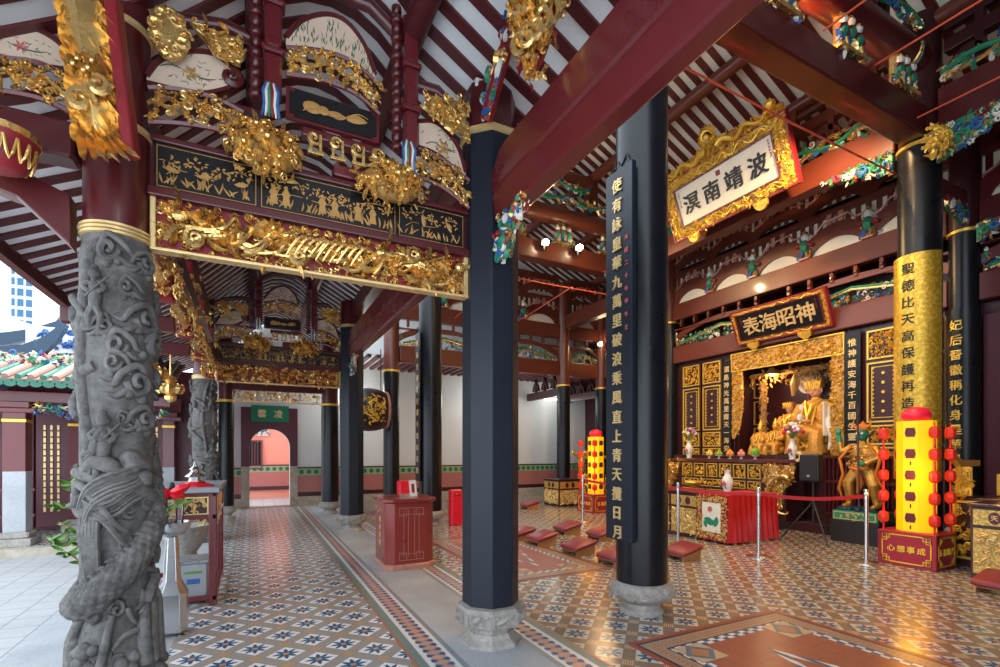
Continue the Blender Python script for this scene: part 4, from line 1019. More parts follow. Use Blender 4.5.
# ================================================================ HALL BRACKET WALLS AND BEAMS
def figure3(g, fr, u, v, s, mis=(0,1,2,3,4)):
    g.ball(fr(u, v+s*.78, s*.1), s*.13, 8, 6, 2)
    g.ball(fr(u, v+s*.45, s*.08), (s*.2, s*.16, s*.25), 8, 6, 0); g.ball(fr(u, v+s*.93, s*.08), s*.1, 6, 5, 4)
    g.tube([fr(u-s*.3, v+s*.5, s*.1), fr(u, v+s*.58, s*.16), fr(u+s*.3, v+s*.4, s*.1)], s*.07, 6, 3)
    g.tube([fr(u-s*.12, v+s*.25, s*.08), fr(u-s*.2, v, s*.1)], s*.09, 6, 1); g.tube([fr(u+s*.1, v+s*.25, s*.08), fr(u+s*.15, v, s*.1)], s*.09, 6, 4)
def bracket_wall(fr, L, where, seed, n=5, red='brown', z0=3.8, full=True):
    """horizontal layers of beams, painted friezes and arches; u runs 0..L, v is the height"""
    b = MB(); b.fbox(fr, 0, L, 3.8, 4.23, -.1, .1); tag(b.build('tie_beam', M[red], bevel=.02), 'lowest broad red-brown beam of the bracket wall %s' % where, 'beam')
    b = MB(); b.fbox(fr, 0, L, 4.93, 5.34, -.1, .1); tag(b.build('tie_beam', M[red], bevel=.02), 'second broad red-brown beam of the bracket wall %s' % where, 'beam')
    t = thing('painted_frieze', 'green, gold and blue curling frieze over the lowest beam %s' % where, 'carved frieze', fr(L/2, 4.23, 0))
    P = L/2.5; g = MB(); a = MB(); k = MB()
    nb = max(1, round(L/2.45)); P = L/nb
    for i in range(nb):
        u0 = i*P
        a_pts = [(u0+P*q, 4.34+.36*sin(PI*q)**.8) for q in [j/16 for j in range(17)]]
        a.prism(a_pts+[(u0+P*q, 4.52+.26*sin(PI*q)**.7) for q in [j/16 for j in range(16,-1,-1)]], fr, -.04, .03)
        for sg in (0, 1):
            def ins(u, v): 
                q = (u-u0)/P; return 4.24 < v < 4.33+.2*sin(PI*min(q, 1-q)*1.4)
            carve(g, fr, u0+(P*.52 if sg else .02), u0+(P*.98 if sg else P*.48), 4.24, 4.52, seed+i*3+sg, .085, 1.7, ins, (0,1,4,4,0,2), .04)
            q = [(u0+(P*(.5+.46*x) if sg else P*(.5-.46*x)), 4.52-.24*x) for x in [j/8 for j in range(9)]]
            g.tube([fr(x, y-.01, .04) for x, y in q], .028, 6, 4); g.tube([fr(x, y+.03, .05) for x, y in q], .02, 6, 0)
        figure3(g, fr, u0+P*.02, 4.4, .22); 
        for w in range(int(P/.42)): k = MB(); k.fbox(fr, u0+.2+w*.42, u0+.26+w*.42, 4.74, 4.93, -.03, .06); k.ball(fr(u0+.23+w*.42, 4.82, .06), .035, 8, 5); k.build('small_post', M[red], t)
    a.fbox(fr, 0, L, 4.66, 4.7, -.05, .05); a.build('arched_board', M[red], t); g.build('painted_carving', [M[q] for q in PAL], t)
    def row(zb, h, lbl, sd, cream=True, figs=True):
        t = thing('arched_bracket_row', lbl, 'bracket row', fr(L/2, zb, 0)); a = MB(); c = MB(); g = MB(); w_ = MB(); Pn = L/n
        for i in range(n):
            u0 = i*Pn; e = .1*Pn
            inner = [(u0+e+(Pn-2*e)*q, zb+.01+h*.42*sin(PI*q)**.6) for q in [j/14 for j in range(15)]]
            outer = [(u0+Pn*q, zb+h*(.5+.42*sin(PI*q)**.8)) for q in [j/14 for j in range(14,-1,-1)]]
            a.prism([(u0, zb)]+inner+[(u0+Pn, zb)]+outer, fr, -.03, .04)
            if cream: c.prism([(inner[0][0], zb)]+inner+[(inner[-1][0], zb)], fr, -.03, .0)
            pts = [(u0+.03, zb+h*.62), (u0+Pn*.18, zb+h*.75), (u0+Pn*.3, zb+h*1.0), (u0+Pn*.7, zb+h*1.08), (u0+Pn*.8, zb+h*.85), (u0+Pn*.97, zb+h*.85)]
            w_.tube([fr(x, y, .05) for x, y in pts], .022, 5)
            w_.fbox(fr, u0+Pn*.36, u0+Pn*.44, zb+h*.9, zb+h*1.25, 0, .04); w_.fbox(fr, u0+Pn*.54, u0+Pn*.62, zb+h*.9, zb+h*1.25, 0, .04)
            if figs and i: g = MB(); figure3(g, fr, u0, zb+.02, h*.95); carve(g, fr, u0-.13, u0+.13, zb+.05, zb+h*.9, i, .08, 1.3, None, (0,2,4,0,2), .06); g.build('painted_figure', [M[q] for q in PAL], t); w_.fbox(fr, u0-.1, u0+.1, zb-.0, zb+.04, 0, .1)
        f_ = MB(); f_.fbox(fr, 0, L, zb+h*.3, zb+h*1.22, -.07, -.045); f_.build('roof_stand_in', M['creamw'], t)  # board added in place of the lit roof boards seen through the gaps
        q = .04
        while q < L-.1: a.fbox(fr, q, q+.085, zb+h*.3, zb+h*1.22, -.05, -.02); q += .17
        a.fbox(fr, 0, L, zb+h*1.18, zb+h*1.28, -.06, .03)
        a.build('arched_board', M[red], t)
        if cream: c.build('cream_panel', M['creamw'], t)
        w_.build('white_edged_braces', M['cwhite'] if 0 else M['mahogl'], t)
    row(5.35, .58, 'red arches over cream half-moons with painted figures %s' % where, seed+4)
    if full:
        b = MB(); b.fbox(fr, 0, L, 6.08, 6.16, -.06, .06); b.fbox(fr, 0, L, 6.62, 6.8, -.08, .08); tag(b.build('tie_beam', M[red], bevel=.01), 'thin upper rails of the bracket wall %s' % where, 'beam')
        row(6.16, .42, 'upper row of dark arches with light gaps %s' % where, seed+8, False, False)
# altar side wall of brackets
bracket_wall(side(9.98, 9.36, 0), 5.67, 'above the altar', 100)
bracket_wall(side(9.98, 3.31, 0), 3.2, 'at the right edge', 130, 3, 'red')
# back bracket wall at the last pillar row
bracket_wall(front(12.4, 3.4, 0), 4.9, 'near the white back wall', 160, 4)
bracket_wall(front(12.4, 8.7, 0), 1.07, 'between the slim corner pillars', 190, 1)
bracket_wall(side(9.98, 12.2, 0), 2.45, 'in the far left altar corner', 210, 2)

# big square beams on the tall pillars
def tag_beam(mb, m, label, bv=.02): return tag(mb.build('tie_beam', M[m], bevel=bv), label, 'beam')
b = MB(); b.box(3.5, 8.32, 3.32, 3.62, 5.87, 6.28); tag_beam(b, 'red', 'massive dark beam running from the middle pillar to the gold-boarded pillar, top right')
b = MB(); b.box(3.5, 8.32, 9.4, 9.7, 5.85, 6.28); tag_beam(b, 'brown', 'massive red-brown beam with two glaring lamps on it, far across the hall')
b = MB(); b.box(8.42, 8.68, 3.75, 9.3, 5.93, 6.41); tag_beam(b, 'brown', 'broad orange-brown beam behind the large gilded plaque')
b = MB(); b.box(8.42, 8.68, -1.8, 3.25, 5.93, 6.5); tag_beam(b, 'red', 'broad dark beam leaving the frame at the right edge')
b = MB(); b.box(8.42, 8.68, 9.8, 12.3, 5.2, 5.6); tag_beam(b, 'brown', 'red-brown beam in the far bay behind the lamps')
b = MB(); b.box(3.14, 3.4, 3.8, 9.3, 5.93, 6.35); tag_beam(b, 'red', 'dark beam from the middle pillar back to the pillar behind the podium')
b = MB(); b.box(8.75, 9.8, 3.4, 3.6, 5.2, 5.5); tag_beam(b, 'red', 'short dark tie between the two pillars at right')
b = MB(); b.box(8.75, 9.8, 9.45, 9.65, 5.2, 5.5); tag_beam(b, 'brown', 'short tie between the two pillars left of the altar')
for xa, lb in ((8.5, 'left'), (9.95, 'right')):
    b = MB(); b.box(xa-.07, xa+.07, 12.6, 14.5, 3.22, 3.46)
    for k in range(3):
        y = 12.9+k*.55; b.prism([(-y-.2+q*.4, 3.5+.3*sin(PI*q)**.6) for q in [j/8 for j in range(9)]]+[(-y-.14+q*.28, 3.5+.18*sin(PI*q)) for q in [j/8 for j in range(8,-1,-1)]], side(xa, 0, 0), -.04, .04)
        b.box(xa-.05, xa+.05, y-.03, y+.03, 3.46, 3.95)
    tag_beam(b, 'darkwood', 'low dark bracketed beam joining the %s slim corner pillar to the white back wall' % lb, .008)
# carved strips over the beam behind the plaque, with brackets
def colour_strip(fr, L, z, h, label, seed, size=.12):
    t = thing('carved_strip', label, 'carved frieze', fr(L/2, z, 0)); g = MB()
    carve(g, fr, 0, L, z, z+h, seed, size, 1.3, None, (0,1,2,4,4), .05); g.tube([fr(L*q, z+h*.5+h*.3*sin(q*L*5), .04) for q in [k/60 for k in range(61)]], .035, 6, 0); g.tube([fr(L*q, z+h*.5-h*.3*sin(q*L*5), .03) for q in [k/60 for k in range(61)]], .03, 6, 4)
    g.build('painted_carving', [M[k] for k in PAL], t)
colour_strip(side(8.45, 9.3), 5.5, 6.42, .26, 'painted scroll strip on the beam behind the large gilded plaque', 301)
colour_strip(side(8.45, 3.2), 4.4, 6.55, .24, 'painted scroll strip on the dark beam at the top right corner', 302)
def upper_rails(y0, y1, where, sd, m):
    b = MB(); b.box(8.48, 8.64, y0, y1, 6.98, 7.16); b.box(8.5, 8.62, y0, y1, 7.3, 7.38)
    y = y0+.25
    while y < y1: b.box(8.47, 8.6, y, y+.09, 6.6, 7.5); b.prism([(-y-.4+q*.5, 6.75+.18*sin(PI*q)) for q in [j/8 for j in range(9)]]+[(-y-.4+q*.5, 6.68+.12*sin(PI*q)) for q in [j/8 for j in range(8,-1,-1)]], side(8.5, 0, 0), -.03, .03); y += .62
    tag_beam(b, m, 'stepped rails and little posts under the roof %s' % where, .008)
upper_rails(3.75, 9.3, 'behind the plaque', 1, 'brown'); upper_rails(-1.8, 3.2, 'at the top right corner', 2, 'darkwood')
def corbel(fr, w, h, label, seed, cols=False, d=.1):
    t = thing('carved_bracket' if cols else 'gilded_corbel', label, 'carved bracket', fr(0, 0, 0)); g = MB()
    sh = [(0,0),(w,0),(w,-h*.18),(w*.6,-h*.45),(w*.28,-h*.8),(0,-h)]
    g.prism([(a*.92, b*.92) for a, b in sh], fr, -.04, .02, 0)
    carve(g, fr, 0, w, -h, 0, seed, .075 if w > .3 else .055, 1.9, inpoly(sh), (0,1,2,3,4) if cols else (0,), d)
    for k in range(4): g_scroll(g, fr, w*(.2+.18*k), -h*(.5-.12*k), .07, .02, 1.3, k, 1, k % 5 if cols else 0, d*.6, 14, 6)
    g.build('carving', [M[k] for k in PAL] if cols else M['goldy'], t)
basket(frame((8.16,3.2,0),(.89,-.45,0),(0,0,1),(-.45,-.89,0)), -.2, .2, 5.4, 5.86, 'gilded beast corbel on the right round pillar under the massive beam', 401, 2.0, 'goldy')
corbel(frame((8.4,3.76,5.92),(0,1,0),(0,0,1),(-1,0,0)), 1.0, .34, 'painted wing bracket left of the gold-boarded pillar head', 402, True, .05)
corbel(frame((8.4,3.24,5.92),(0,-1,0),(0,0,1),(-1,0,0)), 1.15, .5, 'painted scroll bracket right of the gold-boarded pillar head', 403, True, .05)
corbel(frame((9.8,3.3,4.95),(0,-1,0),(0,0,1),(-1,0,0)), .6, .3, 'painted wing bracket right of the last pillar at the right edge', 404, True, .05)
corbel(frame((9.8,3.45,5.28),(-1,0,0),(0,0,1),(0,-1,0)), .9, .3, 'gold and green carved panel between the two right pillars', 405, True, .05)
corbel(frame((3.5,3.28,5.86),(1,0,0),(0,0,1),(0,-1,0)), .5, .4, 'gilded corbel on the middle pillar under the massive beam', 406)
corbel(frame((8.3,9.38,5.84),(-1,0,0),(0,0,1),(0,-1,0)), .7, .5, 'painted corbel at the far end of the lamp beam', 407, True)

# roof trusses of the hall above the massive beams
def hall_truss(Y, where, m, seed, groups=True):
    fr = front(Y)
    t = thing('roof_truss_beam', 'thick round beam above the massive beam, %s' % where, 'beam', (6,Y,6.95)); b = MB(); b.tube([(3.6,Y,7.0),(8.35,Y,7.0)], .2, 20); b.build('log', M[m], t, smooth=50)
    g = MB()
    for u in (3.9, 8.05):
        for k in range(5): g.tube([(u+(.24-.05*k)*cos(a)*.4, Y+.205*sin(a+PI)*(1.01), 7.0+.205*cos(a+PI)) for a in [j*.35-.4 for j in range(7)]], .02, 5, k % 5)
    g.build('painted_ends', [M[k] for k in PAL], t)
    t = thing('roof_truss_beam', 'upper round beam near the roof ridge, %s' % where, 'beam', (6,Y,7.9)); b = MB(); b.tube([(4.5,Y,7.95),(7.3,Y,7.95)], .17, 18); b.box(4.3,4.6,Y-.08,Y+.08,7.2,8.05); b.box(7.2,7.5,Y-.08,Y+.08,7.2,8.05); b.box(5.8,6.0,Y-.08,Y+.08,8.1,8.85); b.build('log', M[m], t, smooth=50)
    colour_strip(front(Y-.1, 3.7), 4.5, 7.24, .22, 'green painted strip above the thick round beam, %s' % where, seed)
    colour_strip(front(Y-.1, 4.6), 2.6, 7.6, .2, 'painted strip just under the upper round beam, %s' % where, seed+1)
    if groups:
        for i, u in enumerate((3.95, 5.15, 6.45, 7.75)):
            t = thing('carved_figure_group', '%s gilded and painted figure group between the beams, %s' % (('first','second','third','fourth')[i], where), 'carving', (u,Y,6.28)); g = MB()
            f2 = front(Y-.12)
            for k in range(3): figure3(g, f2, u-.16+.16*k, 6.36+.03*(k % 2), .36)
            carve(g, f2, u-.3, u+.3, 6.28, 6.46, seed+5+i, .085, 1.8, None, (4,4,0,2,1), .06); g.fbox(f2, u-.28, u+.28, 6.28, 6.33, -.1, .08, 4); g.fbox(f2, u-.1, u+.1, 6.3, 6.82, -.12, -.02, 4)
            g.build('figures', [M[k] for k in PAL], t)
hall_truss(3.47, 'top right', 'red', 501); hall_truss(9.55, 'far across the hall', 'brown', 520)

# dark-red stretched cords
M['cordm'] = mat('faded_red_cord', (.65,.1,.05), .5, var=.05)
def cord(p, q, label):
    mb = MB(); mb.tube([p, tuple((a+b)/2-(.02 if i == 2 else 0) for i, (a, b) in enumerate(zip(p, q))), q], .013, 6); tag(mb.build('cord', M['cordm']), label, 'cord')
cord((3.45,3.75,5.62),(8.35,3.72,5.55), 'red cord stretched in front of the large gilded plaque')
cord((5.85,3.3,6.33),(5.85,-1.5,6.33), 'red cord leftmost of three running out at the top right')
cord((6.95,3.3,6.33),(6.95,-1.5,6.33), 'red cord middle of three running out at the top right')
cord((8.0,3.3,6.0),(8.0,-1.5,6.0), 'red cord lowest of three running out at the right edge')
cord((3.5,9.2,5.25),(8.4,9.2,5.25), 'long red cord below the lamp beam parallel to it')
cord((4.9,9.3,5.35),(4.9,12.3,5.1), 'red cord left of two crossing the long one below the lamp beam')
cord((6.6,9.3,5.3),(6.6,12.3,5.1), 'red cord right of two crossing the long one below the lamp beam')
# lamps
def lamp(x, y, z, label, power, col=(1,.72,.38), r=.05, aim=None, bm='bulb'):
    t = thing('floodlight', label, 'lamp', (x,y,z)); b = MB(); b.bbox(x-.09,x+.09,y+.02,y+.1,z-.07,z+.07,.01); b.box(x-.015,x+.015,y+.03,y+.06,z-.16,z-.05); b.build('housing', M['blackp'], t)
    g = MB(); g.ball((x,y-.04,z), r, 12, 8); o = g.build('bulb', M[bm], t, smooth=True)
    if power:
        l = bpy.data.lights.new('lamp_light', 'SPOT' if aim else 'POINT'); l.energy = power; l.color = col; l.shadow_soft_size = r*1.2; lo = bpy.data.objects.new('lamp_light', l); COL.objects.link(lo); lo.parent = t; lo.location = (0,-.14,.02)
        if aim: l.spot_size = math.radians(140); l.spot_blend = .7; lo.rotation_euler = (Vector(aim)-Vector((x,y,z))).to_track_quat('-Z','Y').to_euler(); lo.location = (0, -.14 if y > 5 else .16, .0)
WARM = (1,.62,.28)
lamp(5.83,9.22,6.15,'glaring lamp leftmost on the far massive beam', 260, WARM, .07, (7.5,5,0))
lamp(6.75,9.22,6.2,'glaring lamp right on the far massive beam', 260, WARM, .07, (9,6,0.5))
lamp(9.7,12.15,4.85,'glaring lamp on the slim pillar in the far back corner', 60, WARM, .06, (7,9,0))
lamp(5.9,3.75,6.5,'floodlight glowing orange behind the massive beam at top right', 18, (1,.35,.08), .06, None, 'bulbg')
lamp(7.2,3.85,6.42,'added unseen floodlight for the altar, near the right pillar behind the massive beam', 430, WARM, .05, (9.5,6.6,1.0))  # added out of view to light the altar warmly
lamp(4.8,3.85,6.42,'added unseen floodlight for the hall floor, near the middle pillar behind the massive beam', 330, WARM, .05, (6.5,6.0,0))  # second hidden spot, added to warm the hall floor
# ================================================================ COUPLET BOARDS AND PLAQUES
def shell(cx, cy, R, half):   # curved board frame wrapped round a pillar, facing -X
    def f(u, v, w=0):
        a = PI + u/R; return (cx+(R+w)*cos(a), cy+(R+w)*sin(a), v)
    return f
t = thing('couplet_board', 'tall black board with a column of raised gold characters on the middle pillar', 'couplet board', (3.0,3.48,.69))
fr = side(3.02, 0, 0); b = MB(); b.fbox(fr, -3.655, -3.30, .69, 4.08, -.02, .03); b.build('board', M['navy'], t, bevel=.004)
lettering('使有詠皇華九萬里破浪乘風直上青天攬日月', side(2.988), -3.49, 3.93, .13, M['goldp'], t, True, .176, depth=.012)
lettering('光緒二十年甲午立', side(2.988), -3.37, 3.42, .05, M['inkp'], t, True, .115, 'small_lettering', .004)
k = MB(); k.tube([(3.01,3.62,4.06),(3.03,3.55,4.2),(3.03,3.48,4.12),(3.03,3.41,4.2),(3.01,3.34,4.06)], .008, 5); k.build('hanging_hook', M['blackp'], t)
t = thing('couplet_board', 'curved gold board with black calligraphy round the right pillar', 'couplet board', (8.27,3.5,1.1)); fr = shell(8.55, 3.5, .27, 1)
b = MB(); n = 16; b.loft([[fr(-.36+.72*i/n, z, w) for z, w in ((1.1,0),(1.1,.02),(4.28,.02),(4.28,0))] for i in range(n+1)]); b.build('board', M['goldboard'], t, smooth=40)
lettering('聖德比天高保護再造功', shell(8.55,3.5,.291,1), -.02, 4.08, .17, M['ink'], t, True, .237, depth=.006)
t = thing('couplet_board', 'black curved board with gold characters on the last pillar at right', 'couplet board', (9.75,3.5,.6)); fr = shell(9.98, 3.5, .215, 1)
b = MB(); b.loft([[fr(-.26+.52*i/n, z, w) for z, w in ((.5,0),(.5,.02),(3.72,.02),(3.72,0))] for i in range(n+1)]); b.build('board', M['black'], t, smooth=40)
lettering('妃后晉徽稱化身是單具善護', shell(9.98,3.5,.238,1), -.03, 3.46, .17, M['goldy'], t, True, .232, depth=.008)
def narrow_board(fr, u0, u1, v0, v1, txt, size, label, bm='black'):
    t = thing('couplet_board', label, 'couplet board', fr((u0+u1)/2, v0, 0)); b = MB(); b.fbox(fr, u0, u1, v0, v1, 0, .03); b.build('board', M[bm], t, bevel=.004)
    b = MB(); b.tube([fr(u0+.03,v1,.02), fr((u0+u1)/2, v1+.12, .02), fr(u1-.03,v1,.02)], .008, 5); b.build('hanging_hook', M['blackp'], t)
    N = len(txt); p = (v1-v0-.2)/N
    f2 = lambda u, v, w=0: fr(u, v, w+.031)
    lettering(txt, f2, (u0+u1)/2, v1-.1-p*.5, size, M['goldp'], t, True, p, depth=.008)
narrow_board(side(3.03), -9.70, -9.42, .9, 3.9, '四海安瀾蒙聖澤千秋俎豆報', .13, 'narrow black board with gold characters left on the pillar behind the podium')
narrow_board(side(9.76), -9.68, -9.45, .9, 3.3, '功昭湄渚慈航普濟民生', .13, 'narrow black board with gold characters on the slim pillar left of the lattice panels')
narrow_board(side(9.98), -7.90, -7.68, 1.38, 3.62, '湄島神光萬里霞天一海安', .15, 'black lettered strip left of the gilded shrine opening')
narrow_board(side(9.98), -5.24, -4.96, 1.38, 3.72, '惟神護安海千百國生靈頌', .15, 'black lettered strip right of the gilded shrine opening')

def plaque(fr, W, H, bw, label, txt, size, pitch, face, ink, ring, seed, crest=0, side_txt=None, fsz=.06):
    t = thing('plaque', label, 'plaque', fr(W/2, 0, 0)); b = MB(); b.fbox(fr, 0, W, 0, H, -.06, -.005); b.rim(fr, -.02, W+.02, -.02, H+.02, .03, -.08, .03); b.build('back_board', M['cred'], t, bevel=.005)
    p = MB(); p.fbox(fr, bw, W-bw, bw*.8, H-bw*.8, -.01, .012); p.build('face_board', M[face], t)
    r = MB(); r.rim(fr, bw-.025, W-bw+.025, bw*.8-.025, H-bw*.8+.025, .03, 0, .035); r.build('inner_moulding', M['redb'], t)
    g = MB(); g.rim(fr, 0, W, 0, H, bw-.03, -.005, .004, 1)
    I = lambda u, v: not (bw-.03 < u < W-bw+.03 and bw*.8-.03 < v < H-bw*.8+.03)
    carve(g, fr, .02, W-.02, .02, H-.02, seed, fsz, 2.6, I, (0,), .03, leaves=.3)
    for k in range(2): g_vine(g, fr, .05, bw*.4, W-.05, bw*.4, bw*.22, 6+k, bw*.06, 0, .02, 70, k*2); g_vine(g, fr, .05, H-bw*.4, W-.05, H-bw*.4, bw*.22, 6+k, bw*.06, 0, .02, 70, k*2)
    for u in (W*.18, W*.74):   # little feet brackets
        sh = [(u-.14,-.0),(u+.14,0),(u+.11,-.1),(u+.02,-.16),(u-.05,-.15),(u-.12,-.08)]; g.prism(sh, fr, -.02, .04); carve(g, fr, u-.14, u+.14, -.15, .02, seed+3, .05, 1.6, inpoly(sh), (0,), .05)
    if crest:
        sh = [(0,H),(0,H+.06),(W*.1,H+.14),(W*.3,H+.17),(W*.42,H+.22),(W*.5,H+.32),(W*.58,H+.22),(W*.7,H+.17),(W*.9,H+.16),(W,H+.14),(W,H)]
        g.prism([(a, H+(b_-H)*.85) for a, b_ in sh], fr, -.02, .0, 1); carve(g, fr, 0, W, H-.02, H+.3, seed+9, .075, 2.2, inpoly(sh), (0,), .07)
        for s_ in (-1, 1):
            g.tube([fr(W/2+s_*(.12+.38*W*q), H+.09+.05*sin(q*14), .06+.03*cos(q*10)) for q in [j/30 for j in range(31)]], [.05*(1-.5*j/30) for j in range(31)], 8)
            g.ball(fr(W/2+s_*W*.44, H+.17, .08), (.08,.1,.08), 8, 6)
            for k in range(6): g.tube([fr(W/2+s_*W*.44, H+.17, .08), fr(W/2+s_*(W*.44+.06*cos(k)), H+.24+.03*sin(k), .1)], [.02,.004], 5)
        # flaming pearl
        for k in range(20):
            a = 2*PI*k/20; g_leaf(g, fr, W*.47+.1*cos(a), H+.34+.1*sin(a), .12, .045, a+.5, .5, 0, .02, 4)
        for k in range(4): g_scroll(g, fr, W*.47, H+.34, .12-.02*k, .02, 1, k, 1, 0, .03, 16, 6)
        g.ball(fr(W*.47, H+.34, .05), .05, 10, 8)
    g.build('gilded_frame', [M[ring], M['dgold']], t)
    f2 = lambda u, v, w=0: fr(u, v, w+.013)
    N = len(txt); lettering(txt, f2, W/2-pitch*(N-1)/2, H/2, size, M[ink], t, pitch=pitch, depth=.02)
    for u, tx in side_txt or ():
        lettering(tx, f2, u, H-bw*.8-.07, .04, M['cred'], t, True, .052, 'small_lettering', .003)
    return t
V1 = (-.4,0,1.06)
fr = frame((8.02,7.5,5.93), (0,-1,0), V1, (-1.06,0,-.4))
plaque(fr, 2.6, 1.13, .27, 'large bright gilded plaque with black characters and dragons on its top, hung under the roof', '溟南靖波', .38, .475, 'creamw', 'ink', 'goldy', 600, 1, ((.34,'光緒年吉日敬'),(2.26,'欽命提督軍門')), .075)
s_ = MB(); s_.fbox(lambda u, v, w=0: fr(u, v, w+.013), 1.22, 1.31, .76, .85, 0, .003); s_.build('red_seal', M['cred'], [o for o in COL.objects if o.name.startswith('plaque')][-1])
V2 = (-.27,0,.67)
fr = frame((9.82,7.37,3.9), (0,-1,0), V2, (-.67,0,-.27))
plaque(fr, 2.0, .72, .11, 'smaller gold-framed black plaque with cream characters over the shrine', '表海昭神', .40, .385, 'black', 'goldp', 'goldy', 620, 0, ((.2,'光緒年立'),(1.8,'弟子敬獻')), .04)

# ================================================================ THE ALTAR
def sb(x0, x1, y0, y1, z0, z1, name, m, bv=.01):
    mb = MB(); mb.bbox(x0, x1, y0, y1, z0, z1, bv); return struct(mb.build(name, M[m]))
sb(10.05,10.2, 7.65,9.6, 0,3.8, 'wall_altar', 'darkwood'); sb(10.05,10.2, -1.8,5.28, 0,3.8, 'wall_altar', 'darkwood'); sb(10.05,10.2, 9.6,12.4, 0,3.8, 'wall_altar', 'darkwood')
sb(10.05,10.2, 5.28,7.65, 3.7,3.8, 'wall_altar', 'darkwood')
sb(11.2,11.3, 5.1,7.8, 1.3,3.9, 'wall_niche', 'cred' if 0 else 'red'); sb(10.2,11.2, 7.65,7.75, 1.3,3.9, 'wall_niche', 'darkwood'); sb(10.2,11.2, 5.18,5.28, 1.3,3.9, 'wall_niche', 'darkwood'); sb(10.05,11.3,5.18,7.75,3.8,3.86,'ceiling_niche','darkwood')
sb(9.75,11.25, 3.95,9.2, 0,1.42, 'trim_platform', 'darkwood'); sb(9.2,9.9, 5.0,9.2, 0,.16, 'trim_step', 'darkwood'); sb(9.5,9.9, 4.0,5.4, 0,.3, 'trim_step', 'darkwood')
t = thing('balustrade', 'dark wooden slatted balustrade under the statues, right of the altar table', 'balustrade', (9.7,4.9,.3)); b = MB()
for z in (.3,.9,1.36): b.bbox(9.68,9.75,4.0,5.45,z,z+.06,.01)
for i in range(20): b.bbox(9.69,9.74,4.03+i*.073,4.06+i*.073,.36,1.36,.004)
b.build('slats', M['red'], t)
# gilded frame of the shrine
fr = side(10.02, 7.65); W = 2.37
t = thing('shrine_surround', 'gilded openwork frame round the shrine opening of the seated goddess', 'carved frame', (10.0,6.5,1.42)); b = MB(); b.fbox(fr, -.03, W+.03, 3.34, 3.74, 0, .03); b.fbox(fr, W-.2, W+.03, 1.42, 3.4, 0, .03)
sh = [(-.03,3.4),(.24,3.4),(.26,2.6),(.2,2.1),(.05,1.8),(-.03,1.8)]; b.prism(sh, fr, 0, .03); b.build('backing', M['dgold'], t)
g = MB(); carve(g, fr, -.03, W+.03, 3.36, 3.74, 701, .065, 2.1, None, (0,), .06); carve(g, fr, -.03, .26, 1.8, 3.4, 702, .06, 2.1, inpoly(sh), (0,), .06); carve(g, fr, W-.22, W+.03, 1.42, 3.4, 703, .06, 2.2, None, (0,), .06)
g.rim(fr, -.04, W+.04, 3.34, 3.76, .025, 0, .06); g.build('gold_carving', M['goldy'], t)
t = thing('shrine_fringe', 'inner gilded fringe and slender gilded posts inside the shrine', 'carved frame', (10.6,6.5,1.42)); f2 = side(10.5, 7.55); g = MB()
g.fbox(f2, 0, 2.2, 3.2, 3.3, 0, .03); carve(g, f2, 0, 2.2, 3.0, 3.3, 710, .09, 1.6, None, (0,), .06)
for u in (.28, 1.95): g.fbox(f2, u, u+.1, 1.42, 3.1, 0, .05); carve(g, f2, u-.04, u+.14, 1.42, 3.1, 711+int(u*3), .06, 1.7, None, (0,), .07)
g.tube([f2(1.05,3.2,.0), f2(1.05,2.95,.05), f2(1.03,2.7,.05)], [.03,.08,.03], 8); g.build('gold_carving', M['dgold'], t)
g = MB()
for k in range(3): g.rim(f2, .02, .24, 1.5+.62*k, 2.05+.62*k, .02, -.1, -.06)
g.build('lattice_panels', M['dgold'], t)
# gilded lattice doors
def lattice_door(y0, y1, label):
    fr = side(10.03, y1); W = y1-y0; t = thing('lattice_panel', label, 'lattice panel', (10.0,(y0+y1)/2,1.38)); b = MB(); b.fbox(fr, 0, W, 1.38, 3.72, 0, .03); b.build('panel', M['darkwood'], t)
    g = MB(); c = MB()
    for z0, z1, k in ((3.16,3.68,0),(2.02,3.1,1),(1.62,1.97,0),(1.40,1.58,0)):
        g.rim(fr, .03, W-.03, z0, z1, .028, .03, .06)
        if k:
            g.rim(fr, .1, W-.1, z0+.08, z1-.08, .012, .03, .045)
            for q in range(5): 
                cz = z0+.2+q*(z1-z0-.4)/4; g.prism([(W/2+.028*cos(a), cz+.028*sin(a)) for a in [j*PI/3 for j in range(6)]], fr, .03, .045)
            for q in range(12):
                cz = z0+.12+q*(z1-z0-.24)/11; g.fbox(fr, .11, .135, cz, cz+.03, .03, .04); g.fbox(fr, W-.135, W-.11, cz, cz+.03, .03, .04)
        else: c = MB(); carve(c, lambda u, v, w=0: fr(u, v, w+.03), .07, W-.07, z0+.05, z1-.05, int(y0*10+z0*7), .06, 1.6, None, (0,), .03); c.build('gold_carving', M['goldy'], t)
    g.build('gold_frames', M['goldy'], t)
lattice_door(8.57,9.14, 'gilded lattice panel farthest left beside the slim pillar'); lattice_door(7.95,8.52, 'gilded lattice panel nearer the shrine on its left')
lattice_door(4.34,4.9, 'gilded lattice panel right of the shrine behind the guardian'); lattice_door(3.74,4.28, 'gilded lattice panel tucked behind the gold-boarded pillar')
for i, y in enumerate((2.95, 2.2, 1.45, .7)):
    sb(9.98,10.06, y-.34,y+.34, .1,3.6, 'door_%d' % (i+2), 'purple')

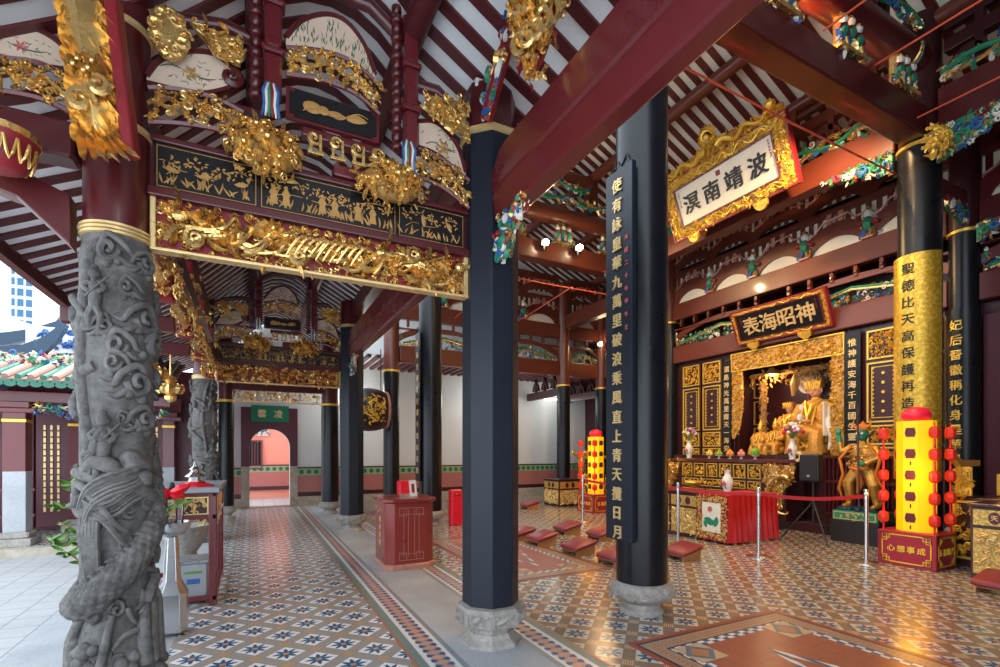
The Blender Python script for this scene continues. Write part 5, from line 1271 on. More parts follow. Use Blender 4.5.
# altar table
Y0, Y1 = 5.49, 8.95
t = thing('altar_table', 'long dark altar table with gilded carved front, holding vases and fruit', 'altar table', (9.25,7.2,0))
b = MB(); b.bbox(8.9,9.62,Y0,Y1,1.27,1.34,.015); b.build('table_top', M['red'], t)
b = MB()
fr = side(8.95, Y1); L = Y1-Y0
b.bbox(8.97,9.55,Y0+.25,Y1-.1,.16,1.27,.01); b.build('body', M['darkwood'], t)
g = MB(); q = [(L,1.30),(L+.06,1.33),(L+.1,1.42),(L+.06,1.5),(L-.0,1.5),(L-.03,1.45),(L+.03,1.44),(L+.03,1.38),(L-.04,1.34),(L-.2,1.34),(L-.2,1.28)]
g.prism(q, fr, -.6, .04); g.build('upturned_end', M['goldp'], t, bevel=.01)
g = MB()
def panels(z0, z1, ys, k):
    for i in range(len(ys)-1):
        u0, u1 = ys[i]+.03, ys[i+1]-.03
        g.rim(fr, u0, u1, z0, z1, .014, .0, .03)
        carve(g, fr, u0+.05, u1-.05, z0+.04, z1-.04, k+i, .05, 2.0, None, (0,), .03)
us = [.75+.335*i for i in range(7)]
panels(.95,1.24, us, 800); panels(.74,.90, [.75,1.25,1.9,2.42,2.76], 820); panels(.3,.68,[.75,1.42,2.1,2.76], 830)
g.build('gold_panels', M['goldy'], t)
for u0, sd in ((.05, 840), (2.78, 850)):
    g = MB()
    sh = [(u0,1.26),(u0+.66,1.26),(u0+.6,1.0),(u0+.42,.75),(u0+.38,.4),(u0+.2,.2),(u0+.08,.35),(u0+.14,.7),(u0+.02,.95)]
    g.prism([(a*.97+u0*.03+.01, c_*.98+.01) for a, c_ in sh], fr, -.02, .03); carve(g, fr, u0, u0+.66, .2, 1.26, sd, .085, 2.2, inpoly(sh), (0,), .1)
    g.tube([fr(u0+.35+.2*cos(k*.5), 1.0+.17*sin(k*.5)-.05*k, .1) for k in range(14)], [.05*(1-.05*k) for k in range(14)], 8)
    g.build('gold_dragon_bracket', M['gold'], t)

def vase(x, y, z, s, label, flowers=True):
    t = thing('vase', label, 'vase', (x,y,z)); b = MB(); b.lathe([(.05*s,0),(.06*s,.01*s),(.05*s,.04*s),(.075*s,.12*s),(.09*s,.2*s),(.075*s,.27*s),(.04*s,.32*s),(.035*s,.36*s),(.055*s,.4*s),(.05*s,.4*s),(.03*s,.36*s)], (x,y,z), 20); b.build('body', M['porc'], t, smooth=50)
    p = MB(); fr = frame((x-.086*s,y,z+.18*s),(0,-1,0),(0,0,1),(-1,0,0)); g_flower(p, fr, 0, 0, .045*s, 6, 0); g_leaf(p, fr, .02*s, -.05*s, .06*s, .025*s, -1, .4, 1); g_leaf(p, fr, -.03*s, -.04*s, .06*s, .025*s, 3.6, .4, 2); p.build('painted_flowers', [M['inkp'], M['inkg'], M['cblue']], t)
    return t
def bouquet(x, y, z, label, sd):
    t = thing('bouquet', label, 'flowers', (x,y,z)); R = random.Random(sd); g = MB(); l = MB()
    for i in range(34):
        a, e = R.uniform(0, 6.3), R.uniform(.1, 1.5); r = .17; c = (x+r*cos(a)*cos(e), y+r*sin(a)*cos(e), z+.1+r*sin(e)*1.1)
        g.ball(c, R.uniform(.028,.045), 7, 5, R.choice((0,1,2,3,4,2)))
        l.tube([(x,y,z-.05), ((x+c[0])/2,(y+c[1])/2,z+.1), c], .004, 4)
        l.tube([c, (c[0]+R.uniform(-.04,.04), c[1]+R.uniform(-.04,.04), c[2]+.05)], [.012,.002], 4)
    g.build('blooms', [M['fl_y'], M['fl_r'], M['fl_p'], M['fl_w'], M['fl_v']], t, smooth=True); l.build('stems', M['leaf'], t)
for k, c in (('fl_y',(.9,.6,.02)),('fl_r',(.8,.03,.02)),('fl_p',(.6,.15,.4)),('fl_w',(.85,.8,.8)),('fl_v',(.22,.05,.3))): M[k] = mat(k.replace('fl_','bloom_'), c, .6, var=.15, vscale=30)
vase(9.1,8.13,1.34,1.02,'white flowered vase left on the altar table, holding a bouquet'); bouquet(9.1,8.13,1.74,'mixed yellow, red and purple bouquet left on the altar table',1)
vase(9.15,5.72,1.34,1.0,'white vase at the right end of the altar table, holding a bouquet'); bouquet(9.15,5.72,1.74,'mixed purple and yellow bouquet right on the altar table before the statues',2)
vase(7.05,5.5,.79,1.0,'small white vase with coloured flowers on the red cloth table',False)
def plate(y, label, c, n, r, top=None):
    x = 9.05; t = thing('fruit_stand', 'small footed dish holding %s on the altar table' % label, 'dish', (x,y,1.34)); b = MB(); b.lathe([(.04,0),(.045,.01),(.015,.02),(.015,.05),(.08,.07),(.09,.085),(.07,.08)], (x,y,1.34), 16); b.build('dish', M['porc'], t, smooth=50)
    m = mat('fruit_'+c[0], c[1], .45, var=.1)
    for i in range(n):
        a = i*2*PI/max(1, min(n, 4)); rr = 0 if (n == 1 or i == 4) else .045; z = 1.34+.085+r*.8+(r*1.2 if i == 4 else 0)
        f = MB(); f.ball((x+rr*cos(a), y+rr*sin(a), z), r, 12, 8); f.tube([(x+rr*cos(a), y+rr*sin(a), z+r*.9),(x+rr*cos(a)+.004, y+rr*sin(a), z+r*1.25)], .004, 5)
        tag(f.build(c[0], m, None, smooth=True), '%s%s in the dish of %s on the altar table' % ('topmost ' if i == 4 and n > 1 else '', c[0].replace('_',' '), label), 'fruit', 'fruit: '+label)
for yy, lb, c, n, r in ((7.52,'pale yellow apples',('yellow_apple',(.8,.66,.15)),5,.037),(7.27,'green pears',('green_pear',(.3,.5,.03)),5,.036),(7.0,'oranges',('orange',(.9,.3,.02)),5,.042),(6.73,'pink peaches',('peach',(.85,.28,.18)),5,.04),(6.42,'one big green pomelo',('pomelo',(.2,.42,.02)),1,.085)): plate(yy, lb, c, n, r)

# ---------------- statues
def remesh(o, v):
    m = o.modifiers.new('r', 'REMESH'); m.mode = 'VOXEL'; m.voxel_size = v; m.use_smooth_shade = True
def head(mb, c, r, face=0, dirx=-1):
    mb.ball(c, (r*.9,r*.85,r*1.1), 14, 10); mb.ball((c[0]+dirx*r*.3,c[1],c[2]-r*.45), (r*.6,r*.6,r*.55), 10, 8)
    mb.ball((c[0]+dirx*r*.92,c[1],c[2]-r*.08), (r*.16,r*.14,r*.26), 8, 6)
    for s in (-1,1): mb.ball((c[0],c[1]+s*r*.86,c[2]-r*.05), (r*.14,r*.1,r*.3), 8, 6)
def features(mb, c, r, dirx=-1, k=1):
    for s in (-1,1):
        mb.ball((c[0]+dirx*r*.80,c[1]+s*r*.33,c[2]+r*.08), (r*.08,r*.17,r*.07), 8, 6, 0); mb.tube([(c[0]+dirx*r*.86,c[1]+s*r*.15,c[2]+r*.3),(c[0]+dirx*r*.8,c[1]+s*r*.5,c[2]+r*.33)], r*.035, 5, 0)
    mb.ball((c[0]+dirx*r*.86,c[1],c[2]-r*.5), (r*.08,r*.2,r*.07), 8, 6, 1)
def seated(x, y, z, s, label, robe, name='goddess_statue', skin='skin', crown=True):
    t = thing(name, label, 'statue', (x,y,z)); P = lambda a, b, c: (x+a*s, y+b*s, z+c*s)
    b = MB()   # robe: lap, torso, sleeves
    b.ball(P(0,0,.72), (.22*s,.27*s,.34*s), 16, 12); b.ball(P(-.12,0,.42), (.36*s,.36*s,.2*s), 16, 10); b.ball(P(.02,0,.2), (.34*s,.4*s,.28*s), 16, 10); b.ball(P(0,0,.92), (.17*s,.3*s,.12*s), 14, 8)
    for q in (-1,1):
        b.tube([P(-.3,q*.18,.42),P(-.38,q*.2,.2),P(-.36,q*.22,.02)], [.13*s,.12*s,.15*s], 10)
        b.tube([P(0,q*.26,.93),P(-.08,q*.34,.7),P(-.26,q*.16,.6)], [.1*s,.11*s,.12*s], 10)
        b.tube([P(-.22,q*.2,.6),P(-.26,q*.26,.4),P(-.22,q*.3,.22)], [.1*s,.08*s,.03*s], 8)
    b.tube([P(0,0,.95),P(-.01,0,1.08)], .07*s, 10); o = b.build('robe', M['robe'], t); remesh(o, .016*s)
    h = MB(); head(h, P(-.02,0,1.2), .125*s); o = h.build('face', M[skin], t); remesh(o, .008*s)
    h = MB(); h.ball(P(-.34,.03,.62), (.05*s,.06*s,.035*s), 10, 8); h.ball(P(-.34,-.03,.62), (.05*s,.06*s,.035*s), 10, 8); o = h.build('folded_hands', M[skin], t); remesh(o, .008*s)
    f = MB(); features(f, P(-.02,0,1.2), .125*s); f.build('features', [M['ink'], M['cred']], t)
    c = MB()
    if crown:
        c.lathe([(.13,0),(.135,.04),(.12,.08)], P(0,0,1.26), 16, sx=s, sy=s); c.bbox(*[v for v in (x-.12*s,x+.1*s,y-.15*s,y+.15*s,z+1.33*s,z+1.37*s)], .006)
        for k in range(9):
            q = (k-4)*.034*s; c.tube([(x-.14*s,y+q,z+1.34*s),(x-.16*s,y+q,z+1.22*s)], .006*s, 5); c.ball((x-.16*s,y+q,z+1.22*s), .012*s, 6, 5)
        for k in range(5): g_leaf(c, frame(P(-.12,0,1.26),(0,-1,0),(0,0,1),(-1,0,0)), (k-2)*.05*s, 0, .16*s, .05*s, 1.57+(2-k)*.2, .1)
    else: c.lathe([(.1,0),(.11,.03),(.05,.09),(.04,.13),(.0,.15)], P(0,0,1.27), 14, sx=s, sy=s)
    c.build('crown', M['goldy'], t)
    e = MB(); fr = frame(P(-.36,0,.1),(0,-1,0),(0,0,1),(-1,0,-.05))
    for k in range(3): e.tube([P(-.16+.05*0,(k-1)*.1,.95),P(-.28,(k-1)*.12,.75),P(-.36,(k-1)*.1,.5)], .018*s, 6)
    for q in (-1, 1): e.tube([P(-.1,q*.14,1.0),P(-.24,q*.05,.86),P(-.28,0,.7)], .03*s, 6)
    carve(e, fr, -.3*s, .3*s, -.05*s, .3*s, 5, .06*s, 1.0, None, (0,), .01); e.build('embroidery', M['goldy'], t)
    return t, P
t, P = seated(10.45,6.03,1.42,1.12,'large seated goddess statue in a gold robe with crown inside the shrine','orange')
b = MB(); b.lathe([(.03,0),(.055,.02),(.06,.1),(.03,.14)], P(-.5,0,.62), 12); b.ball(P(-.46,0,.86), (.03,.05,.06), 10, 8); b.build('white_tablet', M['porc'], t)
b = MB(); b.loft([[P(-.3+.0*q, -.36+.02*q, .95-.12*k+0) for q in (0,1)]+[P(-.34, -.3, .95-.12*k), P(-.36,-.34,.95-.12*k)] for k in range(6)]); b.tube([P(-.15,-.3,.85),P(-.3,-.38,.6),P(-.25,-.42,.3),P(-.32,-.4,.1)], [.05,.06,.07,.03], 8); b.build('white_sleeve', M['cwhite'], t, smooth=50)
b = MB(); b.bbox(10.1,10.85,5.68,6.36,1.42,1.52,.02); b.bbox(10.75,10.88,5.68,6.36,1.5,2.6,.03); b.build('throne', M['dgold'], t)
t, P = seated(10.5,6.62,1.62,.68,'small attendant statue in orange beside the large goddess','orange','attendant_statue')
b = MB(); b.bbox(10.3,10.75,6.4,6.85,1.42,1.64,.02); b.build('pedestal', M['darkwood'], t)
t, P = seated(10.15,6.72,1.42,.52,'little golden seated figure in orange cloth at the front of the shrine','orange','small_statue', 'goldy', False)
t, P = seated(10.2,7.1,1.42,.5,'little golden seated figure left in the shrine by the gilded post','orange','small_statue', 'goldy', False)
t = thing('ceremonial_fan', 'white round ceremonial fan raised behind the goddess statue', 'fan', (10.7,6.35,2.6)); b = MB(); fr = side(10.7,6.35,2.92)
b.prism([(.2*cos(a), .17*sin(a)) for a in [k*PI/10 for k in range(20)]], fr, -.01, .01); b.build('fan_leaf', M['cwhite'], t); b = MB()
for k in range(5): b.tube([fr(.12*cos(.5+k*.5)*.3, -.14, .014), fr(.17*cos(.4+k*.55), .13*sin(.4+k*.55), .014)], .006, 4)
b.tube([fr(0,-.16,0), fr(.05,-.9,0)], .014, 6); b.build('ribs_and_handle', M['inkp'], t)
# guardian
gx, gy = 9.0, 4.45; t = thing('guardian_statue', 'gilded armoured guardian with green face, standing with raised arm on a black plinth', 'statue', (gx,gy,0))
b = MB(); b.bbox(gx-.28,gx+.28,gy-.36,gy+.36,0,.36,.01); b.build('plinth', M['blackp'], t)
b = MB(); b.bbox(gx-.26,gx+.26,gy-.34,gy+.34,.36,.52,.01); b.build('painted_base', M['cgreen'], t); b = MB(); b.rim(side(gx-.262,gy+.34),.03,.65,.38,.5,.012,0,.006); carve(b, side(gx-.262,gy+.34),.12,.56,.4,.48,3,.05,1,None,(0,),.01); b.build('gold_trim', M['goldp'], t)
b = MB(); R_ = random.Random(2)
for k in range(22): b.ball((gx+R_.uniform(-.2,.2), gy+R_.uniform(-.28,.28), .54), (R_.uniform(.05,.09),)*2+(.05,), 8, 6)
b.build('rocks', M['bluetile'], t, smooth=True)
Q = lambda u, v, w=0: (gx-w, gy-u, .58+v)      # u to the right of picture, w towards courtyard
b = MB()
b.ball(Q(0,.62), (.13,.17,.13), 12, 9); b.ball(Q(0,.85,.0), (.14,.2,.17), 12, 9); b.ball(Q(.0,.98), (.1,.2,.07), 12, 8); b.tube([Q(0,1.0),Q(0,1.1)], .06, 8)
b.tube([Q(-.09,.58),Q(-.2,.4,.05),Q(-.18,.2,.03),Q(-.2,.04)], [.11,.095,.075,.06], 10); b.ball(Q(-.2,.02,.07), (.13,.06,.04), 10, 6)
b.tube([Q(.1,.58),Q(.2,.36,.08),Q(.2,.18,.02),Q(.22,.04)], [.11,.095,.075,.06], 10); b.ball(Q(.22,.02,.07), (.13,.06,.04), 10, 6)
b.tube([Q(-.17,.98),Q(-.3,.92,.05),Q(-.33,1.08,.06)], [.075,.065,.05], 9)
b.tube([Q(.17,.98),Q(.28,.82,.06),Q(.1,.72,.16)], [.075,.065,.05], 9)
o = b.build('armoured_body', M['armour'], t); remesh(o, .014)
h = MB(); head(h, Q(0,1.2,.02), .105); o = h.build('green_face', M['cgreen'], t); remesh(o, .007); h = MB(); h.tube([Q(-.33,1.08,.06),Q(-.34,1.22,.06)], [.045,.035], 8); h.ball(Q(-.34,1.24,.07), .045, 8, 6)
for k in range(4): h.tube([Q(-.36+.015*k,1.25,.08),Q(-.37+.02*k,1.31,.08)], [.013,.01], 6)
o = h.build('raised_hand', M['cgreen'], t); remesh(o, .007)
h = MB(); h.tube([Q(.1,.72,.16),Q(.04,.72,.2)], [.04,.04], 8); h.build('lower_hand', M['cgreen'], t, smooth=60)
f = MB(); features(f, Q(0,1.2,.02), .105)
for s in (-1,1): f.ball(Q(s*.04,1.215,.105), .02, 8, 6, 2)
f.build('features', [M['ink'], M['cred'], M['cwhite']], t)
f = MB(); f.lathe([(.1,0),(.11,.03),(.09,.08),(.03,.11),(0,.16)], Q(0,1.27), 14); 
for s in (-1,1): f.tube([Q(s*.06,1.3,.05),Q(s*.13,1.36,.04),Q(s*.12,1.45,.03)], [.025,.018,.005], 6)
f.build('red_helmet', M['orange'], t, smooth=50)
f = MB()
for s in (-1,1): f.tube([Q(s*.12,1.02,.08),Q(s*.3,.8,.1),Q(s*.24,.55,.12),Q(s*.34,.3,.06),Q(s*.28,.08,.04)], [.02,.03,.025,.03,.008], 6)
f.tube([Q(-.14,.66,.12),Q(0,.62,.17),Q(.14,.66,.12)], .03, 8); f.tube([Q(0,.62,.17),Q(.03,.4,.14),Q(-.02,.22,.12)], [.03,.05,.02], 6); f.build('ribbons', M['orange'], t, smooth=60)
f = MB(); frg = side(gx-.15,gy,.58); carve(f, frg, -.15, .15, .68, 1.0, 3, .06, 1.3, None, (0,), .02); f.build('breastplate', M['gold'], t)
f = MB(); f.tube([Q(.02,1.5,.2),Q(.06,.02,.24)], .014, 8); f.loft([[Q(.02+a,1.5+c,.2+d) for a, d in ((-.03*k,0),(0,.01),(.03*k,0),(0,-.01))] for c, k in ((0,.4),(.06,1),(.2,.05))]); f.build('spear', M['darkwood'], t)

# ---------------- tables in front
def box_table(x0, x1, y0, y1, h, label, name='offering_table', chars=None, sides='x'):
    t = thing(name, label, 'table', ((x0+x1)/2,(y0+y1)/2,0)); b = MB(); b.bbox(x0-.02,x1+.02,y0-.02,y1+.02,h-.04,h,.008); b.build('table_top', M['darkwood'], t)
    b = MB(); b.bbox(x0,x1,y0,y1,.0,h-.04,.008); b.build('body', M['darkwood'], t)
    faces = [(side(x0, y1), y1-y0)] + ([(front(y0, x0), x1-x0)] if 'y' in sides else [])
    for fr, W in faces:
        n = max(1, round(W/.62)); p = W/n; g = MB(); c = MB(); b2 = MB()
        for i in range(n):
            u0, u1 = i*p+.03, (i+1)*p-.03
            g.fbox(fr, u0, u1, h-.25, h-.07, 0, .012); g.fbox(fr, u0, u1, .07, h-.29, 0, .01)
            carve(c, fr, u0+.02, u1-.02, .09, h-.31, int(x0*10+i), .07, 1.7, None, (0,), .02)
            for q in ((u0+u1)/2-.1, (u0+u1)/2+.1): b2 = MB(); b2.prism([(q+.055*cos(a), h-.16+.07*sin(a)) for a in [k*PI/8 for k in range(16)]], fr, .012, .016); b2.build('medallion', M['purple'], t)
        g.build('carved_panels', M['cgold'], t); c.build('gold_carving', M['goldp'], t)
        if chars:
            lettering(chars, lambda u, v, w=0: fr(u, v, w+.0165), p/2-.1, h-.16, .07, M['goldp'], t, pitch=.2, depth=.003)
    return t
box_table(6.79,7.5, 5.88,7.1, .8, 'dark table with pale gold carved panels, left of the red cloth table', chars='上聖')
box_table(7.6,8.25, 1.35,2.62, .89, 'dark table with pale gold carved panels at the right edge of the picture', chars='天后')
box_table(7.4,8.1, 11.0,11.75, .74, 'low dark table with pale gold carved panels near the far corner', sides='xy')
# gold fretwork furniture behind far table
for (x, y, s, lb) in ((8.55, 11.0, 1.0, 'gilded carved throne-shaped stand behind the far lantern tower'), (8.6, 2.75, 1.0, 'gilded stand with curled arms behind the table at the right edge')):
    t = thing('gilded_stand', lb, 'altar stand', (x,y,0)); b = MB(); b.bbox(x-.3,x+.3,y-.3,y+.3,0,.9,.01); b.build('body', M['darkwood'], t); g = MB(); fr = side(x-.3, y+.3)
    g.rim(fr, .02, .58, .1, .86, .03, 0, .03); carve(g, fr, .05, .55, .13, .83, int(y), .09, 1.6, None, (0,), .04); f3 = front(y-.3, x-.3); g.rim(f3, .02, .58, .1, .86, .03, 0, .03); carve(g, f3, .05, .55, .13, .83, int(y)+3, .09, 1.6, None, (0,), .04)
    for q in (0, .54):
        g.prism([(-.22,1.5),(-.16,1.52),(-.02,1.42),(.1,1.38),(.6,1.38),(.6,1.3),(.1,1.3),(.1,.9),(.03,.9),(.03,1.28),(-.1,1.38),(-.2,1.42),(-.24,1.46)], frame((x-.3,y-.3+q,0),(1,0,0),(0,0,1),(0,-1,0)), -.03, .03)
    g.fbox(fr, .05, .2, .92, 1.3, -.04, 0); carve(g, fr, .04, .22, .92, 1.3, int(y)+9, .07, 2.2, None, (0,), .03); g.fbox(fr, .3, .55, .92, 1.2, -.5, -.45); g.build('gold_fretwork', M['goldy'], t, bevel=.004)
# red cloth table
t = thing('cloth_table', 'small table draped in shiny red cloth with an embroidered lotus front', 'table', (7.4,5.57,0)); b = MB(); b.bbox(6.8,8.0,5.3,5.85,.7,.785,.01)
for xx in (6.85,7.95):
    for yy in (5.35,5.8): b.bbox(xx-.03,xx+.03,yy-.03,yy+.03,0,.7,.004)
b.build('table', M['darkwood'], t)
c = MB(); ring = []; N = 140
pts = []
for i in range(N+1):
    q = i/N*(1.2+.55+1.2); 
    if q < 1.2: p = (8.0-q, 5.28, 0, -1)
    elif q < 1.75: p = (6.78, 5.28+(q-1.2), -1, 0)
    else: p = (6.78+(q-1.75), 5.87, 0, 1)
    pts.append((p, q))
rows = []
for z, k in ((.795,0),(.78,.2),(.55,.7),(.3,1.0),(.03,1.35)):
    r_ = []
    for (px_, py_, nx, ny), q in pts:
        a = (.012+.016*k)*(sin(q*46)+.5*sin(q*97+1))*(k if not (nx == -1) else k*.15)+.02*k*(1 if nx == 0 else .4); r_.append((px_+nx*a, py_+ny*a, z))
    rows.append(r_)
c.loft(rows, closed=False, caps=False); c.add([(6.78,5.28,.796),(8.0,5.28,.796),(8.0,5.87,.796),(6.78,5.87,.796)], [(0,1,2,3)]); c.build('red_cloth', M['redcloth'], t, smooth=60)
fr = side(6.755, 5.87); g = MB(); g.rim(fr, .0, .59, .06, .77, .11, 0, .008); o = g.build('brocade_border', M['cred'], t)
g = MB(); carve(g, lambda u, v, w=0: fr(u, v, w*.3+.008), .0, .59, .06, .77, 4, .045, 1.6, lambda u, v: not (.11 < u < .48 and .17 < v < .66), (0,), .004); g.build('gold_embroidery', M['cgold'], t)
g = MB(); g.fbox(fr, .11, .48, .17, .66, 0, .004); g.build('cream_panel', M['creamw'], t)
g = MB(); f2 = lambda u, v, w=0: fr(u, v, w+.005)
for a, (u, v, s) in ((2.6,(.34,.3,.17)),(1.2,(.36,.27,.14)),(-.2,(.24,.36,.1)),(1.9,(.2,.24,.1))): g_leaf(g, f2, u, v, s*1.25, s*.7, a, .3, 0, 0, 5, .004)
g.build('green_leaves', M['cgreen'], t); g = MB(); g_flower(g, f2, .27, .55, .05, 7, 0, 0); g.build('pink_flower', M['inkp'], t)
# incense burner
t = thing('incense_burner', 'small golden two-handled burner on the panelled table', 'incense burner', (7.1,6.25,.8)); b = MB(); b.lathe([(.05,.0),(.06,.02),(.03,.05),(.1,.08),(.15,.14),(.14,.17),(.11,.16)], (7.1,6.25,.8), 18)
for s in (-1,1): b.tube([(7.1,6.25+s*.13,.93),(7.1,6.25+s*.2,.98),(7.1,6.25+s*.17,1.04)], .012, 6)
b.build('bowl', M['goldy'], t, smooth=50)

# ---------------- lantern towers
def lantern_tower(x0, x1, y0, y1, H, label, txt, txt2, nrow=5):
    cx, cy = (x0+x1)/2, (y0+y1)/2; t = thing('lantern_tower', label, 'lantern tower', (cx,cy,0))
    b = MB(); b.bbox(x0,x1,y0,y1,0,.45,.006); o = b.build('red_base', M['lbase'], t)
    for fr, W, tx in ((side(x0, y1), y1-y0, txt), (front(y0, x0), x1-x0, txt2)):
        g = MB(); g.rim(fr, .05, W-.05, .04, .41, .012, 0, .004)
        for u, v, a, c in ((.05,.04,1,1),(W-.05,.04,-1,1),(.05,.41,1,-1),(W-.05,.41,-1,-1)):
            for k in range(2): g.rim(fr, *sorted((u, u+a*(.06+.03*k))), *sorted((v, v+c*(.09-.03*k))), .008, 0, .004)
        g.build('yellow_key_border', M['lbord'], o)
        lettering(tx, fr, W/2-.055*(len(tx)-1) , .225, .095, M['lbord'], o, pitch=.11, depth=.004, bold=.01)
    # lit prism with bevelled corners
    rx, ry = (x1-x0)*.28, (y1-y0)*.31; e = .4
    b = MB(); poly = [(cx-rx,cy-ry*e),(cx-rx*e,cy-ry),(cx+rx*e,cy-ry),(cx+rx,cy-ry*e),(cx+rx,cy+ry*e),(cx+rx*e,cy+ry),(cx-rx*e,cy+ry),(cx-rx,cy+ry*e)]
    b.loft([[(a, c, z) for a, c in poly] for z in (.45, H)]); o = b.build('lit_column', M['lanty'], t)
    for i in range(nrow):
        z = .62+(H-.78)*i/(nrow-1)
        for q in range(4):
            a = q*PI/2+PI; ux = (-rx if q == 0 else rx if q == 2 else 0); uy = (-ry if q == 1 else ry if q == 3 else 0)
            fr = frame((cx+ux, cy+uy, z), (sin(a) if 0 else (0 if ux else 1), (-1 if ux < 0 else 1) if ux else 0, 0), (0,0,1), ((ux > 0)-(ux < 0), (uy > 0)-(uy < 0), 0))
            d = MB(); w = MB(); d.prism([(-.045,-.05),(.045,-.05),(.06,0),(.045,.07),(-.045,.07),(-.06,0)], fr, -.01, .012)
            if i == nrow-1: d.build('niche', M['purple'], o); continue
            w.tube([fr(0,-.09,.0), fr(0,-.14,.0)], .009, 4); d.build('niche', M['purple'], o); w.build('slot', M['ink'], o)
    b = MB(); b.ball((cx,cy,H+.08), (.16,.16,.11), 20, 12); b.build('top_ball', M['lantp'], t, smooth=True); b = MB(); b.lathe([(.1,0),(.12,.02),(.04,.03)], (cx,cy,H), 14); b.build('ball_foot', M['lantr'], t)
    for i in range(nrow):
        z = .62+(H-.78)*i/(nrow-1)
        for j, (a, c) in enumerate([(cx-rx*1.0,cy-ry*1.0),(cx+rx*1.0,cy-ry*1.0),(cx-rx*1.0,cy+ry*1.0),(cx+rx*1.0,cy+ry*1.0)]):
            a = cx+(a-cx)*1.4; c = cy+(c-cy)*1.4
            l = MB(); l.lathe([(.03,-.075),(.058,-.05),(.064,0),(.058,.05),(.03,.075)], (a,c,z), 8); l.build('small_lantern', M['lantr'], t)
            f = MB(); f.tube([(a,c,z+.08),(a,c,z+.13)], .006, 4); f.tube([(a,c,z-.08),(a,c,z-.12)], .012, 5); f.tube([(a,c,z-.12),(a,c,z-.2)], [.01,.016], 5); f.build('tassel', M['redribbon'], t)
    l = bpy.data.lights.new('lantern_glow', 'POINT'); l.energy = 8; l.color = (1,.45,.05); l.shadow_soft_size = .12; lo = bpy.data.objects.new('lantern_glow', l); COL.objects.link(lo); lo.parent = t; lo.location = (-.42,-.1,1.2)
M['lbase'] = mat('crimson_board', (.36,.015,.035), .4, var=.05); M['lbord'] = mat('yellow_print', (.85,.62,.03), .5, var=.03)
lantern_tower(7.58,8.12,2.93,3.57,1.90,'tall lit yellow lantern tower with red lanterns at right, on a red box', '心想事成', '五福臨門')
lantern_tower(7.35,8.0,9.45,10.1,1.86,'lit yellow lantern tower with red lanterns far away beside the tall couplet board', '吉祥如意', '五福臨門')

# ---------------- speaker
t = thing('speaker', 'black loudspeaker on a tripod in front of the shrine', 'speaker', (8.4,4.9,0)); b = MB(); x, y = 8.4, 4.9
b.loft([[(x-.13,y-.16,z),(x-.13,y+.16,z),(x+.1,y+.11,z),(x+.1,y-.11,z)] for z in (1.0,1.45)]); b.build('cabinet', M['blackp'], t, bevel=.02)
b = MB(); b.fbox(side(x-.131,y+.16,1.0), .03, .29, .04, .41, 0, .006); b.build('grille', M['greyp'] if 0 else M['ink'], t, bevel=.003); b = MB(); b.prism([(.16+.03*cos(a),.09+.02*sin(a)) for a in [k*PI/6 for k in range(12)]], side(x-.138,y+.16,1.0), 0, .004); b.build('badge', M['steel'], t)
b = MB(); b.cyl((x,y,.3),(x,y,1.0),.018,8); b.lathe([(.03,0),(.035,.02),(.035,.06),(.02,.08)],(x,y,.62),10); b.build('pole', M['blackp'], t)
for k in range(3):
    a = 2.0+k*2*PI/3; l = MB(); l.cyl((x,y,.66),(x+.46*cos(a),y+.46*sin(a),.015),.014,7); l.cyl((x,y,.3),(x+.25*cos(a),y+.25*sin(a),.3),.009,6); l.ball((x+.46*cos(a),y+.46*sin(a),.018),.02,8,6); l.build('leg', M['blackp'], t)

# ---------------- stanchions and belts
def stanchion(x, y, label):
    t = thing('stanchion', label, 'barrier post', (x,y,0)); b = MB(); b.lathe([(.17,0),(.17,.012),(.14,.022),(.03,.035),(.025,.04)], (x,y,0), 28); b.build('base', M['steel'], t, smooth=40)
    b = MB(); b.lathe([(.024,.03),(.024,.9)], (x,y,0), 14); b.build('pole', M['steel'], t, smooth=60); b = MB(); b.lathe([(.03,.86),(.03,.94),(.022,.95),(.022,.965),(.03,.97),(.028,.99),(.0,.995)], (x,y,0), 14); b.build('cap', M['steel'], t, smooth=40)
S_ = [(6.28,8.43,'steel barrier post in front of the far lantern tower'),(6.24,5.8,'steel barrier post in front of the panelled table beside the middle pillar'),(6.42,4.5,'steel barrier post right of the red cloth table'),(7.36,3.6,'steel barrier post left of the near lantern tower')]
for q in S_: stanchion(*q)
LB = ['red belt from the far barrier post towards the middle pillar','red belt passing in front of the red cloth table','red belt running in front of the loudspeaker and guardian']
for i in range(3):
    (x0, y0, _), (x1, y1, _) = S_[i], S_[i+1]; d = Vector((x1-x0,y1-y0,0)).normalized(); x0 += d.x*.03; y0 += d.y*.03; x1 -= d.x*.03; y1 -= d.y*.03
    b = MB(); n = Vector((-d.y,d.x,0))*.002
    b.loft([[(x0+(x1-x0)*q+s*n.x, y0+(y1-y0)*q+s*n.y, z-.05*sin(PI*q)*(1 if i != 1 else .5)) for s, z in ((-1,.87),(1,.87),(1,.92),(-1,.92))] for q in [k/12 for k in range(13)]]); tag(b.build('barrier_belt', M['redcloth']), LB[i], 'belt')

